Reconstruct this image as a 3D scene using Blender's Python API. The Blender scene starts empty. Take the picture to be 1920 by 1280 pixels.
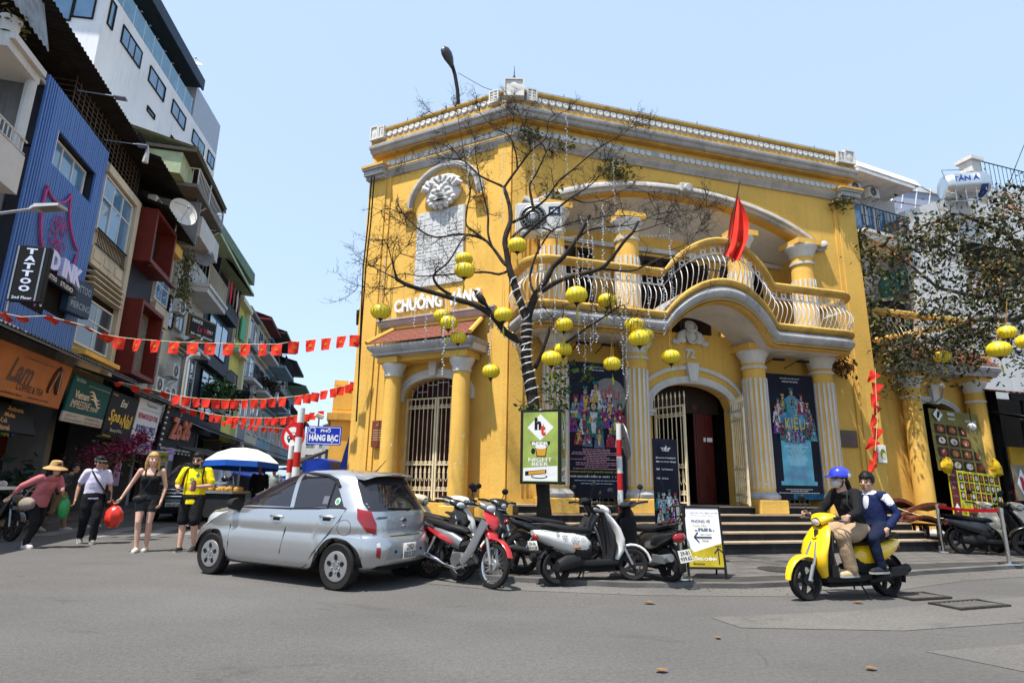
import bpy,bmesh,math,random
from math import sin,cos,pi,radians as rad
from mathutils import Vector,Matrix,noise
random.seed(7)
SC=bpy.context.scene;COL=SC.collection
# ---------- camera
CAM_H=1.36;FPX=1110.0;PITCH=rad(13.3);ROLL=rad(1.03)
cd=bpy.data.cameras.new('camera');cam=bpy.data.objects.new('camera',cd);COL.objects.link(cam)
cd.sensor_width=36;cd.lens=36*FPX/1920;cd.clip_start=.1;cd.clip_end=6000
fw=Vector((0,cos(PITCH),sin(PITCH)));u0=Vector((0,-sin(PITCH),cos(PITCH)));r0=Vector((1,0,0))
cup=u0*cos(ROLL)-r0*sin(ROLL);crt=r0*cos(ROLL)+u0*sin(ROLL)
cam.matrix_world=Matrix(((crt.x,cup.x,-fw.x,0),(crt.y,cup.y,-fw.y,0),(crt.z,cup.z,-fw.z,CAM_H),(0,0,0,1)))
SC.camera=cam
# ---------- sky and sun
SUN_EL=rad(68);SUN_AZ=(-.71,-.704)
w=bpy.data.worlds.new('World');SC.world=w;w.use_nodes=True
nt=w.node_tree;nt.nodes.clear()
sk=nt.nodes.new('ShaderNodeTexSky');sk.sky_type='NISHITA';sk.sun_disc=False
sk.sun_elevation=SUN_EL;sk.sun_rotation=math.atan2(SUN_AZ[0],SUN_AZ[1])
sk.air_density=1.0;sk.dust_density=1.2;sk.ozone_density=1.8;sk.altitude=10
bg=nt.nodes.new('ShaderNodeBackground');bg.inputs[1].default_value=.15
ow=nt.nodes.new('ShaderNodeOutputWorld')
hz=nt.nodes.new('ShaderNodeMix');hz.data_type='RGBA';hz.inputs[0].default_value=.76;hz.inputs[7].default_value=(1.74,2.24,2.86,1)
nt.links.new(sk.outputs[0],hz.inputs[6]);nt.links.new(hz.outputs[2],bg.inputs[0]);nt.links.new(bg.outputs[0],ow.inputs[0])
sl=bpy.data.lights.new('sun','SUN');sl.energy=3.5;sl.angle=rad(.8);sl.color=(1,.955,.88)
so=bpy.data.objects.new('sun',sl);COL.objects.link(so)
sd=Vector((SUN_AZ[0]*cos(SUN_EL),SUN_AZ[1]*cos(SUN_EL),sin(SUN_EL))).normalized()
so.rotation_euler=sd.to_track_quat('Z','Y').to_euler();so.location=sd*60
SC.view_settings.view_transform='Standard';SC.view_settings.look='None'
SC.view_settings.gamma=1;SC.view_settings.use_curve_mapping=False
SC.view_settings.exposure=1.28
SC.render.film_transparent=False
# ---------- materials
MATS={}
def mat(name,col,rough=.6,metal=0.0,var=.18,scale=3.0,bump=0.0,bscale=60.0,streak=0.0,scol=(.05,.045,.04),coat=0.0,emit=0.0,alpha=1.0,trans=0.0,spec=.5,chip=0.0,chipcol=(.7,.68,.62),fine=0.0):
 """one procedural paint: base colour broken by noise, optional vertical rain streaks, chips that show the coat below, fine relief"""
 if name in MATS:return MATS[name]
 m=bpy.data.materials.new(name);m.use_nodes=True;t=m.node_tree;N=t.nodes;L=t.links
 b=N['Principled BSDF'];b.inputs['Roughness'].default_value=rough;b.inputs['Metallic'].default_value=metal
 b.inputs['Specular IOR Level'].default_value=spec if spec!=.5 or coat or rough<.45 else.12
 if coat:b.inputs['Coat Weight'].default_value=coat;b.inputs['Coat Roughness'].default_value=.04
 if trans:b.inputs['Transmission Weight'].default_value=trans
 if alpha<1:b.inputs['Alpha'].default_value=alpha
 tc=N.new('ShaderNodeTexCoord');out=None
 def nz(sc,det=4,vec=None,ro=.55):
  n=N.new('ShaderNodeTexNoise');n.inputs['Scale'].default_value=sc;n.inputs['Detail'].default_value=det
  n.inputs['Roughness'].default_value=ro
  L.new(vec or tc.outputs['Object'],n.inputs['Vector']);return n.outputs['Fac']
 def ramp(src,a,b_,c0=0.0,c1=1.0):
  r=N.new('ShaderNodeMapRange');r.inputs[1].default_value=a;r.inputs[2].default_value=b_
  r.inputs[3].default_value=c0;r.inputs[4].default_value=c1;L.new(src,r.inputs[0]);return r.outputs[0]
 def mix(fac,A,B,mode='MIX'):
  x=N.new('ShaderNodeMix');x.data_type='RGBA';x.blend_type=mode
  if isinstance(fac,float):x.inputs[0].default_value=fac
  else:L.new(fac,x.inputs[0])
  for i,s in((6,A),(7,B)):
   if isinstance(s,tuple):x.inputs[i].default_value=(*s,1)
   else:L.new(s,x.inputs[i])
  return x.outputs[2]
 c=tuple(col)
 if var:
  lo=tuple(max(0,v*(1-var))for v in col);hi=tuple(min(1,v*(1+var*.7))for v in col)
  c=mix(ramp(nz(scale),.3,.7),lo,hi)
 if fine:
  c=mix(ramp(nz(bscale*1.7,2),.35,.65,0.0,fine),c,tuple(v*.45 for v in col))
 if chip:
  ch=N.new('ShaderNodeMath');ch.operation='MULTIPLY'
  L.new(ramp(nz(9,5,ro=.7),.64-chip*.06,.65-chip*.06),ch.inputs[0]);L.new(ramp(nz(.9,1),.54,.62),ch.inputs[1])
  c=mix(ch.outputs[0],c,chipcol)
 if streak:
  mp=N.new('ShaderNodeMapping');mp.inputs['Scale'].default_value=(7,7,.35);L.new(tc.outputs['Object'],mp.inputs[0])
  s1=ramp(nz(1.3,5,mp.outputs[0],.65),.52,.78);s2=ramp(nz(.8,3),.35,.65)
  mm=N.new('ShaderNodeMath');mm.operation='MULTIPLY';L.new(s1,mm.inputs[0]);L.new(s2,mm.inputs[1])
  m2=N.new('ShaderNodeMath');m2.operation='MULTIPLY';L.new(mm.outputs[0],m2.inputs[0]);m2.inputs[1].default_value=streak
  c=mix(m2.outputs[0],c,tuple(scol))
 if isinstance(c,tuple):b.inputs['Base Color'].default_value=(*c,1)
 else:L.new(c,b.inputs['Base Color'])
 if bump:
  bp=N.new('ShaderNodeBump');bp.inputs['Strength'].default_value=bump;bp.inputs['Distance'].default_value=.02
  L.new(nz(bscale,6),bp.inputs['Height']);L.new(bp.outputs[0],b.inputs['Normal'])
 if emit:
  b.inputs['Emission Color'].default_value=(*col,1);b.inputs['Emission Strength'].default_value=emit
 MATS[name]=m;return m
def pm(name,col,**k):
 k.setdefault('var',.06);k.setdefault('rough',.5);return mat(name,col,**k)
def s2l(r,g,b):
 f=lambda v:(v/255/12.92)if v<=10 else((v/255+.055)/1.055)**2.4
 return(f(r),f(g),f(b))
 # ---------- mesh builder
I4=Matrix.Identity(4)
def TR(x,y,z):return Matrix.Translation((x,y,z))
def RZ(a):return Matrix.Rotation(a,4,'Z')
def RX(a):return Matrix.Rotation(a,4,'X')
def RY(a):return Matrix.Rotation(a,4,'Y')
def SCL(x,y,z):return Matrix.Diagonal((x,y,z,1))
class MB:
 def __init__(s,M=I4):s.v=[];s.f=[];s.mi=[];s.M=M.copy();s.k=0
 def add(s,vs,fs,M=None):
  o=len(s.v);T=s.M if M is None else s.M@M
  s.v+=[tuple(T@Vector(v))for v in vs]
  flip=T.to_3x3().determinant()<0
  for f in fs:
   f=[i+o for i in f];s.f.append(f[::-1]if flip else f);s.mi.append(s.k)
  return s
 def box(s,x0,x1,y0,y1,z0,z1,M=None):
  vs=[(x,y,z)for x in(x0,x1)for y in(y0,y1)for z in(z0,z1)]
  return s.add(vs,[(0,1,3,2),(4,6,7,5),(0,4,5,1),(2,3,7,6),(0,2,6,4),(1,5,7,3)],M)
 def cbox(s,c,d,M=None,b=0.0):
  """box by centre and size, optionally with chamfered vertical and horizontal edges"""
  x,y,z=(v/2 for v in d)
  if not b:return s.box(c[0]-x,c[0]+x,c[1]-y,c[1]+y,c[2]-z,c[2]+z,M)
  rings=[]
  for zz,q in((-z,b),(-z+b,0),(z-b,0),(z,b)):
   X,Y=x-q,y-q
   rings.append([(c[0]+a,c[1]+e,c[2]+zz)for a,e in((-X+b,-Y),(X-b,-Y),(X,-Y+b),(X,Y-b),(X-b,Y),(-X+b,Y),(-X,Y-b),(-X,-Y+b))])
  return s.loft(rings,M=M)
 def loft(s,rings,closed=True,caps=True,M=None,loop=False):
  n=len(rings[0]);vs=[p for r in rings for p in r];fs=[]
  for i in range(len(rings)if loop else len(rings)-1):
   a=i*n;b=((i+1)%len(rings))*n
   for j in range(n if closed else n-1):
    k=(j+1)%n;fs.append((a+j,a+k,b+k,b+j))
  if caps and not loop and closed:fs.append(tuple(range(n-1,-1,-1)));fs.append(tuple((len(rings)-1)*n+j for j in range(n)))
  return s.add(vs,fs,M)
 def tube(s,pts,r,seg=8,caps=True,M=None,flat=1.0):
  """round bar through points; r a number or one per point"""
  P=[Vector(p)for p in pts];R=r if isinstance(r,(list,tuple))else[r]*len(P);rings=[];up=None
  for i,p in enumerate(P):
   d=(P[min(i+1,len(P)-1)]-P[max(i-1,0)])
   d=d.normalized()if d.length>1e-9 else Vector((0,0,1))
   if up is None:up=Vector((0,0,1))if abs(d.z)<.9 else Vector((0,1,0))
   a=d.cross(up)
   if a.length<1e-5:a=d.cross(Vector((1,0,0)))
   a.normalize();b=a.cross(d).normalized();up=b
   rings.append([p+(a*cos(2*pi*j/seg)+b*(sin(2*pi*j/seg)*flat))*R[i]for j in range(seg)])
  return s.loft([[tuple(q)for q in r_]for r_ in rings],True,caps,M)
 def lathe(s,prof,seg=16,M=None,a0=0.0,a1=2*pi):
  """profile of (radius, z) turned round z"""
  full=abs(a1-a0-2*pi)<1e-6;n=seg if full else seg+1
  rings=[[(r*cos(a0+(a1-a0)*j/seg),r*sin(a0+(a1-a0)*j/seg),z)for j in range(n)]for r,z in prof]
  return s.loft(rings,full,False,M)
 def prism(s,poly,y0,y1,M=None):
  """outline in x,z pushed from y0 to y1"""
  n=len(poly);ar=sum(poly[i][0]*poly[(i+1)%n][1]-poly[(i+1)%n][0]*poly[i][1]for i in range(n))
  if ar<0:poly=poly[::-1]
  vs=[(x,y0,z)for x,z in poly]+[(x,y1,z)for x,z in poly]
  fs=[tuple(range(n)),tuple(range(2*n-1,n-1,-1))]+[((i+1)%n,i,i+n,(i+1)%n+n)for i in range(n)]
  return s.add(vs,fs,M)
 def sweep(s,path,prof,M=None,closed=False,up=(0,0,1)):
  """profile (out, up) carried along a horizontal or vertical-plane path; out = to the right of travel"""
  P=[Vector(p)for p in path];rings=[];U=Vector(up);n=len(P)
  for i,p in enumerate(P):
   if closed:a,b=P[i-1],P[(i+1)%n]
   else:a,b=P[max(i-1,0)],P[min(i+1,n-1)]
   d1=(p-a).normalized()if(p-a).length>1e-9 else(b-p).normalized()
   d2=(b-p).normalized()if(b-p).length>1e-9 else d1
   d=(d1+d2).normalized();o=d.cross(U).normalized();k=1/max(.35,o.dot(d1.cross(U).normalized()))
   rings.append([tuple(p+o*(x*k)+U*z)for x,z in prof])
  return s.loft(rings,True,not closed,M,loop=closed)
 def quad(s,a,b,c,d,M=None):return s.add([a,b,c,d],[(0,1,2,3)],M)
 def ball(s,c,r,seg=12,rings=8,M=None,sc=(1,1,1)):
  pr=[(max(1e-4,r*sin(pi*i/rings)),-r*cos(pi*i/rings))for i in range(rings+1)]
  T=TR(*c)@SCL(*sc);return s.lathe(pr,seg,T if M is None else M@T)
 def mesh(s,name,mats,ang=35):
  me=bpy.data.meshes.new(name);me.from_pydata(s.v,[],s.f)
  for m in(mats if isinstance(mats,(list,tuple))else[mats]):me.materials.append(m)
  if any(s.mi):me.polygons.foreach_set('material_index',s.mi)
  if ang:
   me.polygons.foreach_set('use_smooth',[True]*len(s.f));me.update();me.set_sharp_from_angle(angle=rad(ang))
  else:me.update()
  return me
 def build(s,name,mats,parent=None,loc=None,rot=None,ang=35,kind=None,label=None):
  return put(name,s.mesh(name,mats,ang),parent,loc,rot,kind,label)
def put(name,me,parent=None,loc=None,rot=None,kind=None,label=None,scale=None,M=None):
 o=bpy.data.objects.new(name,me);COL.objects.link(o)
 if parent is not None:o.parent=parent
 if M is not None:o.matrix_local=M
 if loc is not None:o.location=loc
 if rot is not None:o.rotation_euler=rot
 if scale is not None:o.scale=scale
 if kind:o['kind']=kind
 if label:o['label']=label
 return o
def tag(o,label,cat,group=None,kind=None):
 o['label']=label;o['category']=cat
 if group:o['group']=group
 if kind:o['kind']=kind
 return o
STREET_K=1.0
def thing(name,label,cat,loc=(0,0,0),rz=0.0,group=None):
 o=bpy.data.objects.new(name,None);COL.objects.link(o);o.rotation_euler=(0,0,rz)
 e=Vector((0,0,CAM_H));o.location=e+(Vector(loc)-e)*STREET_K;o.scale=(STREET_K,)*3
 o.empty_display_size=.2
 return tag(o,label,cat,group)
def kids(o):return[c for c in bpy.data.objects if c.parent is o]
CH={}
def copy_tree(o,parent=None):
 c=o.copy();COL.objects.link(c)
 if parent is not None:c.parent=parent;c.matrix_parent_inverse=o.matrix_parent_inverse
 for ch in o.children:copy_tree(ch,c)
 return c
 # ---------- lettering as real flat or raised print
TXT={}
def tmesh(s,bold=0.0,shear=0.0,extr=0.0,space=1.0):
 key=(s,bold,shear,extr,space)
 if key not in TXT:
  cu=bpy.data.curves.new('txt','FONT');cu.body=s;cu.size=1;cu.resolution_u=2;cu.offset=bold;cu.shear=shear
  cu.extrude=extr;cu.space_character=space
  o=bpy.data.objects.new('txt',cu);m=o.to_mesh()
  vs=[tuple(v.co)for v in m.vertices];fs=[tuple(p.vertices)for p in m.polygons]
  o.to_mesh_clear();bpy.data.objects.remove(o);bpy.data.curves.remove(cu)
  TXT[key]=(vs,fs)
 return TXT[key]
def write(mb,s,x0,x1,zc,h=None,y=-.004,bold=.02,shear=0.0,extr=0.0,rot=0.0,M=None,space=1.0):
 """letters of one line on the x,z plane facing -y, between x0 and x1, centred on height zc"""
 vs,fs=tmesh(s,bold,shear,0.0,space)
 if not vs:return
 a=min(v[0]for v in vs);b=max(v[0]for v in vs);lo=min(v[1]for v in vs);hi=max(v[1]for v in vs)
 sx=(x1-x0)/max(1e-6,b-a);sz=sx if h is None else h/max(1e-6,hi-lo)
 R_=TR((x0+x1)/2,0,zc)@RY(-rot)
 def pt(v,yy):p=R_@Vector(((v[0]-(a+b)/2)*sx,yy,(v[1]-(lo+hi)/2)*sz));return tuple(p)
 if extr:
  n=len(vs);vv=[pt(v,y)for v in vs]+[pt(v,y+extr)for v in vs]
  cnt={}
  for f in fs:
   for i in range(len(f)):
    e=(f[i],f[(i+1)%len(f)]);cnt[e]=cnt.get(e,0)+1
  ff=list(fs)
  for(i,j)in cnt:
   if(j,i)not in cnt:ff.append((j,i,i+n,j+n))
  mb.add(vv,ff,M)
 else:mb.add([pt(v,y)for v in vs],fs,M)
def lerp(a,b,t):return a+(b-a)*t
def arcpts(cx,cz,rx,rz,a0,a1,n):return[(cx+rx*cos(lerp(a0,a1,i/n)),cz+rz*sin(lerp(a0,a1,i/n)))for i in range(n+1)]
def pix(px,py,Y):
 """a point of the place at depth Y seen at photo pixel px, py"""
 d=fw+crt*((px-960)/FPX)+cup*((640-py)/FPX);return Vector((0,0,CAM_H))+d*(Y/d.y)
def gpix(px,py,z=0.0):
 d=fw+crt*((px-960)/FPX)+cup*((640-py)/FPX);return Vector((0,0,CAM_H))+d*((z-CAM_H)/d.z)
 # ---------- palette
YEL=mat('yellow_wall',(.71,.425,.095),.85,var=.14,scale=.7,bump=.3,bscale=14,streak=.6,scol=(.25,.15,.06),fine=.12)
YELC=mat('yellow_chipped',(.71,.425,.095),.85,var=.14,scale=1.2,bump=.3,bscale=18,streak=.5,scol=(.28,.18,.08),chip=.35)
YELD=mat('yellow_weathered',(.60,.36,.09),.9,var=.22,scale=2.5,bump=.4,bscale=20,streak=.85,scol=(.06,.05,.035),fine=.25)
WHT=mat('white_plaster',(.60,.58,.54),.8,var=.12,scale=2,bump=.2,bscale=20,streak=.45,scol=(.22,.2,.18))
WHTD=mat('white_moulding_streaked',(.42,.41,.40),.8,var=.22,scale=2.5,bump=.4,bscale=14,streak=1.0,scol=(.055,.052,.05),fine=.2)
STEP=mat('black_step_stone',(.018,.018,.019),.45,var=.3,scale=2,bump=.1,bscale=50,streak=.12,scol=(.25,.25,.24))
NOSE=mat('beige_step_edge',(.36,.28,.2),.6,var=.2,scale=4)
CREAM=mat('cream_gate_paint',(.66,.56,.36),.5,var=.15,scale=6,streak=.2,scol=(.3,.2,.1))
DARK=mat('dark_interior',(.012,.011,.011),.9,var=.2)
BLK=mat('black_metal',(.014,.014,.015),.6,var=.1,spec=.1)
GRYM=mat('grey_metal',(.30,.31,.32),.4,.7,var=.15,scale=8)
STEEL=mat('stainless_steel',(.55,.54,.52),.25,1.0,var=.08,scale=6)
GLS=mat('window_glass',(.05,.075,.09),.06,0.0,var=.3,scale=.8,spec=.9)
GLSB=mat('blue_window_glass',(.10,.22,.36),.06,0.0,var=.35,scale=.7,spec=.9)
WOODD=mat('dark_wood',(.035,.02,.014),.5,var=.3,scale=5)
RED=mat('red_cloth',(.62,.03,.018),.75,var=.2,scale=3,bump=.2,bscale=12)
CONC=mat('concrete',(.30,.29,.27),.9,var=.25,scale=2,bump=.3,bscale=25,streak=.3)
def asphalt(name,col,var,seed):
 m=mat(name,col,.88,var=var,scale=.35,bump=.55,bscale=55,fine=.35)
 t=m.node_tree;N=t.nodes;L=t.links;b=N['Principled BSDF']
 src=b.inputs['Base Color'].links[0].from_socket;tc=[n for n in N if n.type=='TEX_COORD'][0]
 v=N.new('ShaderNodeTexVoronoi');v.inputs['Scale'].default_value=75;L.new(tc.outputs['Object'],v.inputs['Vector'])
 r=N.new('ShaderNodeMapRange');r.inputs[1].default_value=.0;r.inputs[2].default_value=.22;r.inputs[3].default_value=.75;r.inputs[4].default_value=0
 L.new(v.outputs['Distance'],r.inputs[0])
 n2=N.new('ShaderNodeTexNoise');n2.inputs['Scale'].default_value=9;n2.inputs['Detail'].default_value=5;L.new(tc.outputs['Object'],n2.inputs['Vector'])
 r2=N.new('ShaderNodeMapRange');r2.inputs[1].default_value=.45;r2.inputs[2].default_value=.65;L.new(n2.outputs['Fac'],r2.inputs[0])
 mu=N.new('ShaderNodeMath');mu.operation='MULTIPLY';L.new(r.outputs[0],mu.inputs[0]);L.new(r2.outputs[0],mu.inputs[1])
 x=N.new('ShaderNodeMix');x.data_type='RGBA';L.new(mu.outputs[0],x.inputs[0]);L.new(src,x.inputs[6]);x.inputs[7].default_value=(.24,.23,.215,1)
 n3=N.new('ShaderNodeTexNoise');n3.inputs['Scale'].default_value=.9;n3.inputs['Detail'].default_value=7;n3.inputs['Roughness'].default_value=.68;n3.inputs['Distortion'].default_value=.8
 mp=N.new('ShaderNodeMapping');mp.inputs['Scale'].default_value=(.8,1.7,1);mp.inputs['Location'].default_value=(seed,3,0);L.new(tc.outputs['Object'],mp.inputs[0]);L.new(mp.outputs[0],n3.inputs['Vector'])
 r3=N.new('ShaderNodeMapRange');r3.inputs[1].default_value=.60;r3.inputs[2].default_value=.74;r3.inputs[4].default_value=.55;L.new(n3.outputs['Fac'],r3.inputs[0])
 y=N.new('ShaderNodeMix');y.data_type='RGBA';L.new(r3.outputs[0],y.inputs[0]);L.new(x.outputs[2],y.inputs[6]);y.inputs[7].default_value=(.035,.032,.03,1)
 v2=N.new('ShaderNodeTexVoronoi');v2.feature='DISTANCE_TO_EDGE';v2.inputs['Scale'].default_value=.42;mx=N.new('ShaderNodeMix');mx.data_type='VECTOR';mx.inputs[0].default_value=.12
 n4=N.new('ShaderNodeTexNoise');n4.inputs['Scale'].default_value=2.2;n4.inputs['Detail'].default_value=6;L.new(tc.outputs['Object'],n4.inputs['Vector']);L.new(tc.outputs['Object'],mx.inputs[4]);L.new(n4.outputs['Color'],mx.inputs[5]);L.new(mx.outputs[1],v2.inputs['Vector'])
 r4=N.new('ShaderNodeMapRange');r4.inputs[1].default_value=.002;r4.inputs[2].default_value=.006;r4.inputs[3].default_value=.22;r4.inputs[4].default_value=0;L.new(v2.outputs['Distance'],r4.inputs[0])
 n5=N.new('ShaderNodeTexNoise');n5.inputs['Scale'].default_value=.6;L.new(tc.outputs['Object'],n5.inputs['Vector']);r5=N.new('ShaderNodeMapRange');r5.inputs[1].default_value=.58;r5.inputs[2].default_value=.66;L.new(n5.outputs['Fac'],r5.inputs[0])
 m5=N.new('ShaderNodeMath');m5.operation='MULTIPLY';L.new(r4.outputs[0],m5.inputs[0]);L.new(r5.outputs[0],m5.inputs[1])
 z=N.new('ShaderNodeMix');z.data_type='RGBA';L.new(m5.outputs[0],z.inputs[0]);L.new(y.outputs[2],z.inputs[6]);z.inputs[7].default_value=(.03,.028,.026,1)
 n6=N.new('ShaderNodeTexNoise');n6.inputs['Scale'].default_value=.55;n6.inputs['Detail'].default_value=8;n6.inputs['Roughness'].default_value=.72;L.new(mp.outputs[0],n6.inputs['Vector']);r6=N.new('ShaderNodeMapRange');r6.inputs[1].default_value=.32;r6.inputs[2].default_value=.68;r6.inputs[3].default_value=.93;r6.inputs[4].default_value=1.07;L.new(n6.outputs['Fac'],r6.inputs[0])
 n7=N.new('ShaderNodeTexNoise');n7.inputs['Scale'].default_value=26;n7.inputs['Detail'].default_value=3;n7.inputs['Roughness'].default_value=.8;L.new(tc.outputs['Object'],n7.inputs['Vector']);r7=N.new('ShaderNodeMapRange');r7.inputs[1].default_value=.3;r7.inputs[2].default_value=.7;r7.inputs[3].default_value=.80;r7.inputs[4].default_value=1.2;L.new(n7.outputs['Fac'],r7.inputs[0]);m7=N.new('ShaderNodeMath');m7.operation='MULTIPLY';L.new(r6.outputs[0],m7.inputs[0]);L.new(r7.outputs[0],m7.inputs[1])
 hs=N.new('ShaderNodeHueSaturation');L.new(m7.outputs[0],hs.inputs['Value']);L.new(z.outputs[2],hs.inputs['Color']);L.new(hs.outputs[0],b.inputs['Base Color']);return m
ASPH=asphalt('asphalt',(.112,.107,.103),.16,0)
ASPH2=asphalt('asphalt_patch',(.135,.128,.12),.2,5)
PAVE=mat('pavement_stone',(.115,.107,.10),.8,var=.4,scale=1.6,bump=.25,bscale=30,streak=0,fine=.2)
PAVEJ=mat('pavement_joint',(.05,.047,.044),.9,var=.2)
# ---------- ground
def sheet(name,poly,z,m,thick=0.0):
 mb=MB()
 n=len(poly)
 if thick:
  mb.add([(x,y,z-thick)for x,y in poly]+[(x,y,z)for x,y in poly],[tuple(range(n,2*n))]+[(i,(i+1)%n,(i+1)%n+n,i+n)for i in range(n)])
 else:mb.add([(x,y,z)for x,y in poly],[tuple(range(n))])
 o=mb.build(name,m,ang=0);o['kind']='structure';return o
road=sheet('road',[(-600,-60),(600,-60),(600,900),(-600,900)],0,ASPH)
PV=.065
kerb_line=[(-14.6,58),(-5.6,20),(-4.9,15.0),(-4.2,13.2),(-2.9,11.1),(-1.6,9.7),(-.2,8.98),(1.6,8.62),(3.2,8.72),(4.6,9.15),(6.6,10.3),(9.0,11.3),(12.5,12.3),(40,20)]
def inside(x,y,poly):
 c=False;n=len(poly)
 for i in range(n):
  (a,b),(d,e)=poly[i],poly[i-1]
  if(b>y)!=(e>y)and x<(d-a)*(y-b)/(e-b)+a:c=not c
 return c
pav_poly=kerb_line+[(44,60),(10,70)]
pavement=sheet('pavement',pav_poly,PV-.012,PAVEJ,.3)
kb=MB();kp=[(x,y,0)for x,y in kerb_line[1:]]
kb.sweep(kp[::-1],[(-.14,-.1),(.012,-.1),(.012,PV-.014),(-.004,PV+.002),(-.14,PV+.002)])
kb.build('kerb',mat('kerb_stone',(.12,.115,.11),.85,var=.35,scale=1.5,bump=.3,bscale=30,fine=.2),pavement,kind='structure')
A_R=rad(15.8);A_L=rad(-27.5);PC=Vector((-.06,12.6,0))
MR=RZ(A_R);ML=RZ(A_L)
slab_me=[]
for k in range(3):
 mb=MB();j=.004*k
 mb.cbox((0,0,0),(.592,.392,.04),b=.006);slab_me.append(mb.mesh('paver',PAVE))
rr=random.Random(3)
inner=kerb_line
for i in range(-3,24):
 for j in range(-9,1):
  p=PC+MR@Vector((i*.6+(.3 if j%2 else 0),-1.75-.2+j*.4+.0,0))
  ok=all(inside(p.x+a,p.y+b,pav_poly)for a,b in((.3,.1),(-.3,.1),(.3,-.35),(-.3,-.35),(.1,-.42),(.3,-.42)))
  if ok and p.x>-1.2:put('paver',slab_me[rr.randrange(3)],pavement,(p.x,p.y,PV-.021+rr.uniform(-.004,.003)),(rr.uniform(-.006,.006),rr.uniform(-.006,.006),A_R+rr.uniform(-.006,.006)))
sheet('road_patch',[(-1.9,8.9),(-.3,8.2),(1.7,7.95),(3.6,8.05),(4.9,8.4),(7.0,9.65),(9.5,10.65),(12.5,11.5),(12.5,12.22),(9.0,11.22),(6.6,10.22),(4.6,9.07),(3.2,8.64),(1.6,8.54),(-.2,8.9),(-1.5,9.5)],.004,ASPH2)
sheet('road_patch',[(2.15,6.75),(3.9,7.2),(7.2,8.5),(12,9.9),(12,8.9),(7.6,7.4),(5.9,6.9),(3.9,6.3),(2.3,6.3)],.0045,ASPH2)
sheet('road_patch',[(3.6,5.55),(5.2,6.0),(8.5,6.9),(9,5.6),(6,4.9),(4.2,4.75)],.004,ASPH2)
STRI=mat('worn_white_road_paint',(.2,.197,.19),.8,var=.35,scale=5,bump=.3,bscale=50,fine=.5)
for i,(px,py)in enumerate(((60,985),(130,991),(215,994),(300,993),(375,990))):
 c=gpix(px,py+3);mb=MB();d=Vector((-.25,.968,0));n_=Vector((.968,.25,0))
 pts=[c+d*a+n_*b for a,b in((-1.5,-.22),(-1.5,.22),(1.6,.22),(1.6,-.22))]
 mb.add([(p.x,p.y,.006)for p in pts],[(3,2,1,0)]);mb.build('crosswalk_stripe',STRI,road,ang=0,kind='structure')
IRON=mat('cast_iron',(.06,.056,.052),.55,.5,var=.3,scale=9,bump=.3)
def drain(px,py,L_,W_,rz,label):
 c=gpix(px,py);t=thing('drain_grate',label,'drain grate',(c.x,c.y,.006),rz)
 mb=MB();mb.box(-L_/2,L_/2,-W_/2,W_/2,0,.004);mb.build('pit',DARK,t)
 mb=MB()
 for a in(-1,1):mb.box(-L_/2-.03,L_/2+.03,a*W_/2-.025,a*W_/2+.025,0,.022);mb.box(a*L_/2-.02,a*L_/2+.02,-W_/2+.026,W_/2-.026,0,.021)
 mb.build('frame',IRON,t)
 bm_=MB();bm_.box(-.012,.012,-W_/2+.025,W_/2-.025,.0045,.018);me=bm_.mesh('bar',mat('worn_iron',(.2,.19,.175),.5,.3,var=.3,scale=9))
 n=int(L_/.075)
 for i in range(1,n):put('bar',me,t,(-L_/2+L_*i/n,0,0),(0,0,rad(18)))
drain(1722,1119,.62,.34,rad(18),'iron drain grate in the road just behind the yellow scooter')
drain(1818,1135,.82,.34,rad(20),'longer iron drain grate in the road to the right of the yellow scooter')
c=gpix(1462,1067,PV);t=thing('manhole_cover','round iron manhole cover in the pavement between ticket sign and yellow scooter','manhole cover',(c.x,c.y,PV-.001))
mb=MB();mb.lathe([(.001,0),(.34,0),(.34,.008),(.30,.012),(.001,.012)],28);mb.build('cover',IRON,t)
mb=MB()
for i in range(5):mb.lathe([(.05+.05*i,.012),(.07+.05*i,.018),(.085+.05*i,.012)],24)
mb.build('ribbing',IRON,t)
leafm=mat('dry_leaf',(.20,.11,.045),.7,var=.3,scale=30)
def leaf_road(px,py,s,rz,label,bend=.25):
 s*=.62;p=gpix(px,py);mb=MB();n=7;rows=[]
 for i in range(n):
  u=i/(n-1);wd=s*.32*sin(pi*min(1,u*.95+.05))**.8+.001;h=.012+bend*s*(u-.5)**2
  rows.append([((u-.5)*s,-wd,h+.3*wd),((u-.5)*s,0,h),((u-.5)*s,wd,h+.3*wd)])
 vs=[q for r_ in rows for q in r_];fs=[(3*i+j,3*i+j+1,3*i+4+j,3*i+3+j)for i in range(n-1)for j in range(2)]
 mb.add(vs,fs);o=mb.build('fallen_leaf',leafm,None,(p.x,p.y,.002),(0,0,rz));tag(o,label,'leaf','fallen leaves on the road')
leaf_road(1241,1260,.16,.2,'dry orange leaf lying closest to the bottom edge of the road')
leaf_road(1346,1197,.12,1.2,'curled reddish leaf on the asphalt in front of the ticket sign')
leaf_road(1218,1132,.22,-.1,'long pale dry leaf on the road in front of the black scooter')
leaf_road(1610,1131,.2,-.2,'brown leaf on the road under the yellow scooter')
leaf_road(1634,1256,.15,.1,'dark curled leaf on the road right of the others')
# ---------- the theatre: corner building with two street fronts
TH=thing('theatre_building','two storey yellow corner theatre with curved balcony, columns and white mouldings, number 72','theatre',PC)
FL0=.92
WR,WL=9.9,4.25
CX=4.48
def arch_z(s):
 u=min(1,abs(s-4.5)/3.9);return 7.5+1.0*(1-u**2.1)**.8
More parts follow.
